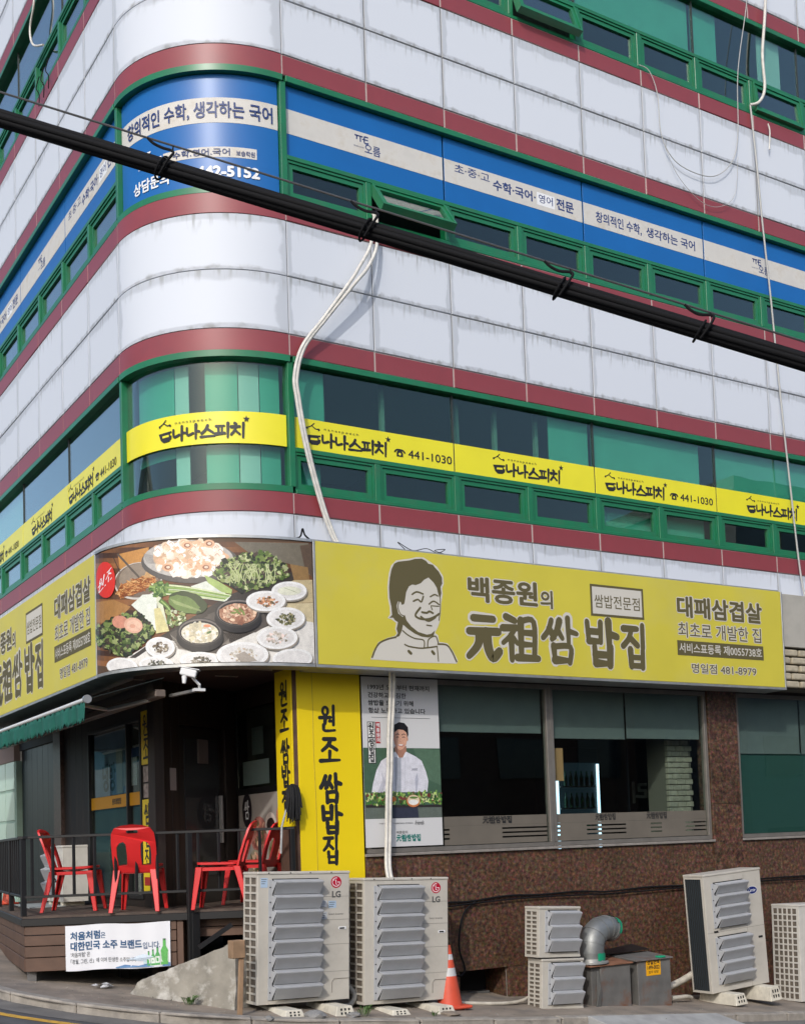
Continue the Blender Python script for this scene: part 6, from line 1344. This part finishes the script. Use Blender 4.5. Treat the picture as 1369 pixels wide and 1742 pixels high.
def metal_box(label, x0, x1, y0, y1, z0, z1, lid, sticker=False):
    t = thing('metal_box', label, 'box', (x0, y0, z0)); w_, d_, h_ = x1 - x0, y1 - y0, z1 - z0
    mb = MB(); mb.box(.03, w_ - .03, .03, d_, 0, h_ - .02); mb.build('body', m_rust, t, bevel=.004)
    mb = MB(); mb.box(.02 + (.13 if not sticker else 0), w_ - .0, .0, .029, .03, h_ - .01); mb.build('door', m_rust, t, bevel=.004)
    mb = MB(); mb.hexa([(-.03, -.03, h_ - .012), (w_ + .03, -.03, h_ - .012), (w_ + .03, d_, h_ + .02), (-.03, d_, h_ + .02), (-.03, -.03, h_ + .004), (w_ + .03, -.03, h_ + .004), (w_ + .03, d_, h_ + .05), (-.03, d_, h_ + .05)]); mb.build('lid', m_rust2 if lid else m_rust, t, bevel=.003)
    mb = MB(); mb.box(.1, w_, -.01, .02, -.02, .02); mb.build('rusty_rim', m_rust2, t)
    if sticker:
        mb = MB(); mb.box(.16, .40, -.0035, -.0008, .50, .71); mb.build('sticker', mat('orange_yellow_sticker', srgb(232, 168, 20), .5), t)
        f = lambda x, z, l=0: Vector((x, -.0045 - l, z)); mb = MB(); fit_text(mb, '성일면책', .18, .38, .635, .695, f, .03); fit_text(mb, '1499-0022', .18, .38, .575, .625, f, .03); fit_text(mb, '법무 상담', .20, .36, .525, .56, f, .01); mb.build('lettering', m_blk, t)
        mb = MB(); mb.box(.36, .47, -.035, .05, h_ + .003, h_ + .03); mb.build('tape_patch', m_tape, t, bevel=.008)
    else:
        mb = MB()
        for k in range(3): mb.tube([Vector((.05 + .03 * k, -.01, .05)), Vector((.06 + .02 * k, -.05, .25 + .05 * k)), Vector((.09, -.02, h_ - .06))], .014, 7)
        mb.build('pipe', mat('pipe_lagging', (.10, .10, .095), .8), t, smooth=.8)
    return t
metal_box('rusty grey metal box under the duct elbow, next to the stacked outdoor units', 3.42, 4.05, -.82, -.35, -.40, .225, True); metal_box('grey metal box with an orange telephone sticker beside the duct', 4.15, 4.72, -.82, -.32, -.47, .235, False, True)
ls = thing('metal_sheet', 'dark thin metal sheet lying tilted over the metal boxes by the wall', 'sheet'); mb = MB(); mb.hexa([(3.95, -.45, .30), (4.75, -.40, .31), (4.72, -.08, .36), (3.95, -.12, .30), (3.95, -.45, .306), (4.75, -.40, .316), (4.72, -.08, .366), (3.95, -.12, .306)]); mb.build('sheet', m_blackst, ls)
# ---- traffic cones
def cone(label, x, y, z, s=1.0):
    t = thing('traffic_cone', label, 'cone', (x, y, z)); m_or = mat('cone_orange', (.62, .085, .04), .5, var=.1)
    r = lambda h_: (.15 - .115 * h_ / .68) * s
    for nm, a, b, m in (('body', .035, .36, m_or), ('reflective_band', .36, .45, mat('cone_silver', (.55, .55, .55), .4)), ('body', .45, .54, m_or), ('reflective_band', .54, .60, MATS['cone_silver']), ('body', .60, .70, m_or)):
        mb = MB(); mb.lathe([(r(a), a * s), (r(b), b * s)], 24); mb.build(nm, m, t, smooth=.6)
    mb = MB(); mb.box(-.19 * s, .19 * s, -.19 * s, .19 * s, 0, .035 * s); mb.build('base', m_or, t, bevel=.012); return t
cone('orange traffic cone with silver bands between the outdoor unit and the wall vent', 1.42, -.74, gz(1.42, -.74) - .005, 1.02)
cone('small red and white traffic cone at the far left behind the railing', -2.0, 5.2, DZ, .62)
# pale board lying on the deck
bo = thing('board', 'pale sheet of board lying flat on the deck near the left railing', 'board'); mb = MB(); mb.hexa([(-2.2, 3.3, DZ + .003), (-1.75, 3.3, DZ + .003), (-1.5, 4.6, DZ + .003), (-2.05, 4.7, DZ + .003), (-2.2, 3.3, DZ + .015), (-1.75, 3.3, DZ + .015), (-1.5, 4.6, DZ + .015), (-2.05, 4.7, DZ + .015)]); mb.build('sheet', mat('pale_grey_board', (.42, .45, .44), .5), bo)
# mop hanging on the pillar edge
mp = thing('mop', 'black mop hung head-up against the corner of the yellow pillar', 'mop'); mb = MB(); mb.tube([(-.31, -.07, 1.75), (-.29, -.07, 2.05), (-.18, -.085, 2.42)], .013, 8); mb.build('handle', m_alu, mp, smooth=.7)
rr = random.Random(9); mb = MB()
for k in range(90):
    a, q = rr.uniform(0, 2 * PI), math.sqrt(rr.random()); x, y = -.15 + .085 * q * math.cos(a), -.09 + .05 * q * math.sin(a); zt = 2.53 - .05 * q * q - rr.uniform(0, .03); zb = rr.uniform(2.08, 2.26) + .1 * (x + .15)
    mb.tube([(x * .9 - .015, y, zt), (x, y - .012, zt - .10), (x + rr.uniform(-.02, .02), y - .005 + rr.uniform(-.01, .01), zb)], [.011, .013, .008], 5)
mb.build('mop_head', mat('black_cotton', (.012, .012, .013), .95), mp, kind='stuff')
# loose stones by the units
m_st = mat('grey_stone', (.24, .235, .225), .9, var=.25, vscale=12, bump=.5, bscale=25)
def stone(label, x, y, s, flat=.5, m=m_st):
    bm = bmesh.new(); bmesh.ops.create_icosphere(bm, subdivisions=2, radius=1); rr = random.Random(int(x * 100))
    for v in bm.verts: v.co *= 1 + rr.uniform(-.16, .16); v.co.z *= flat
    me = bpy.data.meshes.new('stone'); bm.to_mesh(me); bm.free(); me.materials.append(m); o = link('stone', me, None, (x, y, gz(x, y) + s * flat * .6), (0, 0, rr.uniform(0, 3)), label=label, cat='stone'); o.scale = (s, s * .75, s); return o
stone('rounded grey stone lying in front of the left outdoor unit', -.52, -1.25, .13, .42); stone('flat broken slab of stone between the two large outdoor units', -.05, -1.18, .10, .3)
stone('brownish flat stone in front of the right one of the large units', 1.12, -1.22, .12, .25, mat('brown_stone', (.22, .18, .14), .9, var=.2)); stone('small grey stone near the foot of the leaning timber post', -1.05, -1.28, .055, .5)
sl = thing('concrete_slab', 'grey concrete slab sloping off the kerb in front of the metal boxes', 'slab'); mb = MB(); mb.hexa([(2.85, -1.95, gz(2.85, -1.95) - .075), (4.9, -1.95, gz(4.9, -1.95) - .075), (4.7, -1.63, gz(4.7, -1.6) - .07), (2.7, -1.63, gz(2.7, -1.6) - .07), (2.85, -1.95, gz(2.85, -1.95) - .05), (4.9, -1.95, gz(4.9, -1.95) - .055), (4.7, -1.63, gz(4.7, -1.6) + .035), (2.7, -1.63, gz(2.7, -1.6) + .035)]); mb.build('slab', mat('pale_slab', (.33, .33, .32), .8, var=.15), sl, bevel=.006)
# weeds
m_leaf = mat('weed_green', (.06, .13, .025), .6, var=.3)
def weed(label, x, y, n, h_, seed):
    rr = random.Random(seed); mb = MB(); z = gz(x, y)
    for k in range(n):
        a = rr.uniform(0, 2 * PI); r0 = rr.uniform(0, .05); l_ = h_ * rr.uniform(.5, 1); w_ = rr.uniform(.004, .010); bx, by = x + r0 * math.cos(a), y + r0 * math.sin(a); ex, ey = bx + l_ * .6 * math.cos(a), by + l_ * .6 * math.sin(a); px, py = -math.sin(a) * w_, math.cos(a) * w_
        mx_, my_ = (bx + ex) / 2, (by + ey) / 2; zm = z + l_ * .7; mb.face([(bx, by, z), (mx_ + px, my_ + py, zm), (ex, ey, z + l_ * .75), (mx_ - px, my_ - py, zm - .005)])
    return link('weed', mb.mesh('weed', m_leaf), label=label, cat='weed')
weed('small green weed sprouting between the two large outdoor units', .06, -1.22, 26, .16, 1); weed('dry green tuft at the foot of the concrete ramp wall', -1.5, -.32, 40, .14, 2); weed('tiny weed by the foot of the right large outdoor unit', .9, -1.25, 12, .08, 3)

# loose grit on the pavement and in the gutter
rr = random.Random(21); mb = MB()
for k in range(520):
    t = rr.random(); p = PK[int(t * (len(PK) - 1))]; x = p[0] + rr.uniform(-.4, .4) if rr.random() < .35 else rr.uniform(-3.0, 7.5); y = p[1] + rr.gauss(0, .2) if rr.random() < .35 else rr.uniform(-1.4, -.15)
    if x < -1.3: y = 1.0 - (x + 2.6) * 1.2 + rr.uniform(-.5, .3)
    q = rr.uniform(.004, .016); z = gz(x, y) + .002; a = rr.uniform(0, PI)
    P_ = [(x + q * math.cos(a + j * 2 * PI / 5) * rr.uniform(.6, 1.2), y + q * math.sin(a + j * 2 * PI / 5) * rr.uniform(.6, 1.2), z) for j in range(5)]; top = (x, y, z + q * rr.uniform(.4, .9))
    for j in range(5): mb.face([P_[j], P_[(j + 1) % 5], top])
mb.build('grit', mat('grit_grey', (.22, .2, .17), .9, var=.4, vscale=3), None, kind='stuff', label='loose grit and crumbs scattered on the pavement', cat='grit')
# ================================================================ cables and hoses
m_cab = mat('black_cable', (.008, .008, .009), .8, spec=.2); m_wht = mat('white_conduit', (.62, .60, .55), .55, var=.12, vscale=12, dark=(.35, .33, .29), dscale=10, damt=.5); m_gw = mat('thin_grey_wire', (.42, .42, .40), .5); m_wire = mat('steel_wire', (.10, .10, .10), .5, .5)
def cable(name, label, pts, r, m, n=8, cat='cable', sm=8, group=None):
    mb = MB(); mb.tube(smooth_path([tuple(p) for p in pts], sm), r, n); return mb.build(name, m, None, smooth=1.0, label=label, cat=cat, group=group)
# thick bundle of street cables crossing in front of the building
BA, BB_ = Vector((-5.35, -7.67, 4.985)), Vector((-2.0, -9.76, 3.635)); bd = (BB_ - BA)
A3_, B3_ = BA - bd * 2.2, BB_ + bd * 2.2
bun = thing('overhead_cable', 'thick black bundle of overhead cables crossing in front of the whole building', 'cable')
side_ = bd.normalized().cross(Vector((0, 0, 1))).normalized(); upv = side_.cross(bd.normalized())
rr = random.Random(4)
for k in range(9):
    a = 2 * PI * k / 8; q = 0 if k == 8 else .0235; mb = MB(); P_ = []
    for j in range(61):
        t = j / 60; tw = a + t * 9; sag = -.10 * (1 - (2 * t - 1) ** 2) * 0; P_.append(A3_ + (B3_ - A3_) * t + side_ * math.cos(tw) * q + upv * math.sin(tw) * q + Vector((0, 0, sag)))
    mb.tube(P_, .0145, 7); mb.build('cable_strand', m_cab, bun, smooth=1.0)
# messenger wire above the bundle
Wm = lambda t: BA + bd * t + Vector((0, 0, .115 - .03 * t + .0))
mb = MB(); mb.tube([Wm(-2.2 + 5.4 * j / 30) for j in range(31)], .0045, 6); mb.build('messenger_wire', m_wire, bun, smooth=1.0)
for t in (.245, .455, .655, .80, .945):
    c = BA + bd * t; w_ = Wm(t); d_ = bd.normalized(); mb = MB()
    mb.tube([c + side_ * .047 * math.cos(q * PI / 8) + upv * (.047 * math.sin(q * PI / 8) - .004) + d_ * .012 * math.sin(q * PI / 8) for q in range(17)], .005, 6)
    mb.tube(smooth_path([tuple(p) for p in (w_ - d_ * .06, w_ - d_ * .03 - upv * .015, w_ + d_ * .01 - upv * .022, c + upv * .062 + d_ * .035 + side_ * .03, c + side_ * .05 + upv * .01 + d_ * .03, c + side_ * .03 - upv * .045 + d_ * .01)], 5), .006, 6)
    mb.tube([w_ + d_ * .05, c + upv * .06 + d_ * .03 + side_ * .02], .0035, 5); mb.build('hanger_loop', m_cab, bun, smooth=1.0)
# white conduit from the open sash on the third floor down to the fascia, then on to the unit
for k, (ox, oz) in enumerate(((0, 0), (.035, .02))):
    pts = [(1.18 + ox, .03, 9.56), (1.162 + ox, -.06, 9.45), (1.06 + ox * 2.4, -.12, 9.05), (.86 + ox * 3, -.20, 8.72), (.72 + ox * 2, -.22, 8.5), (.375 + ox, -.16, 7.998), (.115 + ox, -.10, 7.626), (.01 + ox, -.09, 7.26), (.03 + ox, -.09, 7.0), (.10 + ox, -.08, 6.6), (.203 + ox, -.07, 6.175), (.34 + ox, -.07, 5.705), (.459 + ox, -.10, 5.37), (.50 + ox, -.16, 5.285)]
    cable('conduit', ['white taped conduit running down from the open third floor sash to the yellow sign', 'second white conduit clipped alongside the first, slightly to its right'][k], pts, .021, m_wht, 9, 'conduit')
for k, ox in enumerate((0, .045)):
    cable('conduit', ['white conduit running down across the poster to the outdoor unit, left strand', 'white conduit running down across the poster, right strand'][k], [(1.04 + ox, -.30, 3.87), (1.085 + ox, -.22, 3.72), (1.115 + ox, -.14, 3.45), (1.10 + ox, -.11, 3.1), (1.085 + ox, -.10, 2.7), (1.06 + ox, -.10, 2.4), (1.03 + ox, -.11, 1.92), (.965 + ox, -.2, 1.5), (.95 + ox, -.40, 1.15)], .022, m_wht, 9, 'conduit')
# wires hanging down the right-hand side
cable('hanging_wire', 'thick white cable hanging from the top right corner down to a fourth floor sash', [(8.42, -.06, 16.2), (8.312, -.08, 14.737), (8.18, -.08, 13.832), (8.176, -.09, 13.262), (8.05, -.08, 13.0), (7.9, -.03, 12.93)], .024, m_wht, 8, 'wire')
cable('hanging_wire', 'long grey wire dropping from the fourth floor down to the right end of the sign', [(7.9, -.03, 12.93), (7.94, -.06, 11.971), (8.0, -.06, 11.0), (8.084, -.06, 9.965), (8.17, -.06, 8.6), (8.261, -.07, 7.246), (8.378, -.12, 5.447), (8.40, -.3, 5.27)], .015, m_gw, 7, 'wire')
cable('hanging_wire', 'thin white wire forming a wide loop on the white panels at upper right', [(7.98, -.05, 15.2), (7.916, -.06, 14.598), (7.639, -.06, 13.376), (7.571, -.06, 12.425), (7.45, -.06, 11.95), (7.146, -.06, 11.618), (6.778, -.06, 11.493), (6.256, -.06, 11.557), (5.991, -.06, 11.881), (5.95, -.06, 12.487), (5.823, -.05, 12.801), (5.659, -.02, 12.864)], .007, m_gw, 6, 'wire')
cable('hanging_wire', 'finest loop of wire hanging below the wide loop at upper right', [(6.05, -.05, 11.75), (6.3, -.05, 11.35), (6.75, -.05, 11.08), (7.15, -.05, 11.12), (7.45, -.05, 11.4), (7.55, -.05, 12.0)], .004, m_gw, 5, 'wire')
cable('hanging_wire', 'short white wire stub hanging below the open right-hand fourth floor sash', [(8.25, -.05, 12.72), (8.27, -.06, 12.6), (8.24, -.06, 12.3)], .012, m_wht, 6, 'wire')
cable('hanging_wire', 'white wire hanging in front of the fourth floor windows at upper left', [W(-L - 3.4, .05, 14.6), W(-L - 3.35, .06, 14.2), W(-L - 3.55, .07, 13.9), W(-L - 3.35, .08, 13.55), W(-L - 2.9, .06, 13.3)], .016, m_wht, 7, 'wire')
# black cables along the granite wall
WC = [(1.35, -.03, 1.06), (1.88, -.03, 1.075), (2.2, -.03, 1.07), (2.77, -.03, 1.108), (3.3, -.03, 1.095), (3.894, -.03, 1.103), (4.4, -.04, 1.075), (5.059, -.03, 1.096), (5.78, -.03, 1.084), (6.5, -.04, 1.08), (7.255, -.04, 1.103), (8.18, -.03, 1.104), (10.5, -.03, 1.1)]
cable('wall_cable', 'black cable clipped along the granite wall behind the outdoor units', WC, .012, m_cab); cable('wall_cable', 'second black cable sagging just below the first along the granite wall', [(p[0], p[1] - .01, p[2] - .028 - .02 * (k % 2)) for k, p in enumerate(WC)], .009, m_cab)
cable('wall_cable', 'black cable dropping from the wall run to the vent beside the cone', [(2.3, -.03, 1.07), (2.13, -.035, .95), (2.05, -.04, .75), (2.03, -.04, .5), (2.09, -.05, .28), (2.04, -.06, .19), (1.92, -.05, .2)], .012, m_cab)
# hoses
m_hose = mat('dirty_white_hose', (.52, .48, .40), .7, var=.2, vscale=8, dark=(.25, .22, .17), dscale=7, damt=.6)
def gp(x, y, h_=.02): return (x, y, gz(x, y) + h_)
cable('hose', 'dirty white hose lying on the pavement between cone and small outdoor units', [gp(1.55, -.5, .03), gp(1.75, -.55), gp(2.1, -.62), gp(2.4, -.62, .03), gp(2.62, -.56, .06), gp(2.75, -.5, .12), gp(2.8, -.4, .25)], .022, m_hose, 8, 'hose')
cable('pipe', 'white lagged pipe sloping behind the tall twin-fan unit to the ground', [gp(4.75, -.45, .10), gp(5.0, -.42, .16), (5.35, -.40, -.13), (5.75, -.38, .02)], .045, m_hose, 10, 'pipe')
cable('pipe', 'short white pipe on the pavement in front of the sloping lagged pipe', [gp(4.9, -.62, .05), gp(5.15, -.6, .07), gp(5.3, -.55, .05)], .03, m_hose, 8, 'pipe')
cable('hose', 'grey flexible hose curling behind the pair of large outdoor units', [(.1, -.5, .45), (.2, -.55, .3), (.28, -.6, .18), (.22, -.62, .08), (.08, -.6, .06)], .03, mat('grey_hose', (.3, .3, .28), .6), 8, 'hose')
# twisted wire ends on top of the signs
cable('wire_end', 'curl of black wire sticking up where the curved and yellow signs meet', [(-.25, -.3, 5.27), (-.1, -.33, 5.30), (-.06, -.33, 5.40), (-.03, -.33, 5.33), (.05, -.33, 5.27)], .010, m_cab, 6, 'wire')
cable('wire_end', 'thin tangle of wire lying on top of the yellow portrait sign', [(1.3, -.3, 5.30), (1.2, -.3, 5.38), (1.4, -.3, 5.30), (1.6, -.3, 5.34), (1.75, -.3, 5.30), (1.85, -.32, 5.35), (1.7, -.32, 5.32), (1.9, -.3, 5.29)], .005, m_cab, 5, 'wire')
# dangling wire tangles under the upper left windows
for k, s in enumerate((2.7, 2.95, 3.2)): cable('wire_end', ['loose black wire end below the upper left windows, nearest the corner', 'loose black wire end below the upper left windows, middle one', 'loose black wire end below the upper left windows, farthest from the corner'][k], [W(-L - s, .04, 13.0), W(-L - s - .06, .07, 12.85), W(-L - s + .05, .06, 12.7), W(-L - s, .05, 12.55)], .008, m_cab, 5, 'wire')

# ================================================================ neighbour sign past the right end of the fascia
ns = thing('shop_sign', 'weathered grey sign box with stone-pattern panel, cut by the right edge', 'sign')
m_ng = mat('weathered_grey_board', (.42, .40, .35), .7, var=.15, vscale=3, dark=(.28, .26, .22), dscale=3, damt=.5)
mb = MB(); mb.box(7.545, 12.5, -.42, -.03, 4.45, 5.23); mb.build('upper_board', m_ng, ns, bevel=.006); mb = MB(); mb.box(7.545, 12.5, -.33, -.03, 3.84, 4.449); mb.build('lower_backing', mat('dark_mortar', (.10, .09, .07), .9), ns)
for r_ in range(5):
    for k in range(14):
        x0 = 7.56 + k * .35 - (.17 if r_ % 2 else 0); a, b = max(7.55, x0), x0 + .31; 
        if b - a > .08: mb = MB(); z0 = 3.86 + r_ * .116; mb.box(a, b, -.40 - random.uniform(0, .02), -.331, z0, z0 + .095); mb.build('stone', mat('cream_stone', (.42, .37, .27), .85, var=.2, vscale=10), ns, bevel=.02, seg=2)
mb = MB(); rr = random.Random(3)
for k in range(60): a = rr.uniform(0, 2 * PI); q = .2 * math.sqrt(rr.random()); x, z = 8.35 + q * math.cos(a), 4.06 + q * math.sin(a); mb.tube([(x, -.42, z), (x + rr.uniform(-.05, .05), -.45, z + rr.uniform(-.05, .05)), (x + rr.uniform(-.07, .07), -.43, z + rr.uniform(-.07, .07))], .012, 5)
mb.build('gilt_ornament', mat('tarnished_gilt', (.25, .19, .06), .4, .6), ns, kind='stuff')

# ================================================================ buildings across the streets (seen in the glass)
def far_building(label, x0, x1, y0, y1, h_, col, nx, nz, face):
    t = thing('far_building', label, 'building', ((x0 + x1) / 2, (y0 + y1) / 2, -1.5)); cx, cy = (x0 + x1) / 2, (y0 + y1) / 2; m = mat('render_%s' % label[:12], col, .85, var=.12, vscale=.5); mg = mat('far_glass', (.05, .07, .08), .08)
    mb = MB(); mb.box(x0 - cx, x1 - cx, y0 - cy, y1 - cy, 0, h_); mb.build('wall', m, t); mb = MB(); mb.box(x0 - cx - .15, x1 - cx + .15, y0 - cy - .15, y1 - cy + .15, h_ + .003, h_ + .5); mb.build('parapet', m_conc, t)
    wm = {}
    for i in range(nx):
        for j in range(nz):
            z = 1.8 + (h_ - 2.2) * j / nz
            if face == 'x': yy = y0 + (y1 - y0) * (i + .5) / nx; wd = (y1 - y0) / nx * .55; mb = MB(); mb.box(x1 - cx, x1 - cx + .05, yy - cy - wd / 2, yy - cy + wd / 2, z, z + 1.5)
            else: xx = x0 + (x1 - x0) * (i + .5) / nx; wd = (x1 - x0) / nx * .55; mb = MB(); mb.box(xx - cx - wd / 2, xx - cx + wd / 2, y1 - cy, y1 - cy + .05, z, z + 1.5)
            mb.build('window', mg, t)
    return t
far_building('pale grey four storey building across the side street', -24, -13, 9, 24, 12, (.42, .42, .40), 4, 3, 'x'); far_building('teal green low building across the side street', -22, -12, 25, 40, 9, (.12, .26, .24), 4, 2, 'x')
far_building('brown brick building across the front street', 4, 26, -34, -24, 13, (.16, .09, .065), 6, 3, 'y'); far_building('cream building across the front street behind the camera', -22, 2, -36, -26, 10, (.45, .42, .36), 6, 2, 'y'); far_building('grey tiled building further along the front street', 28, 50, -32, -20, 16, (.24, .25, .26), 6, 4, 'y')
an = thing('roof_antenna', 'spindly television antenna on a mast on a roof across the side street', 'antenna', (-13.6, 14, 11.0)); mb = MB(); mb.tube([(0, 0, 0), (0, 0, 3.2)], .03, 6); mb.build('mast', m_wire, an); mb = MB(); mb.tube([(0, -1, 2.9), (0, 1, 2.9)], .02, 5)
for k in range(7): mb.tube([(-.4, -.9 + k * .3, 2.9), (.4, -.9 + k * .3, 2.9)], .012, 5)
mb.build('antenna_array', m_wire, an)
# tidy up the scratch scene used to shape the lettering
bpy.data.objects.remove(_fo); bpy.data.scenes.remove(_fs)
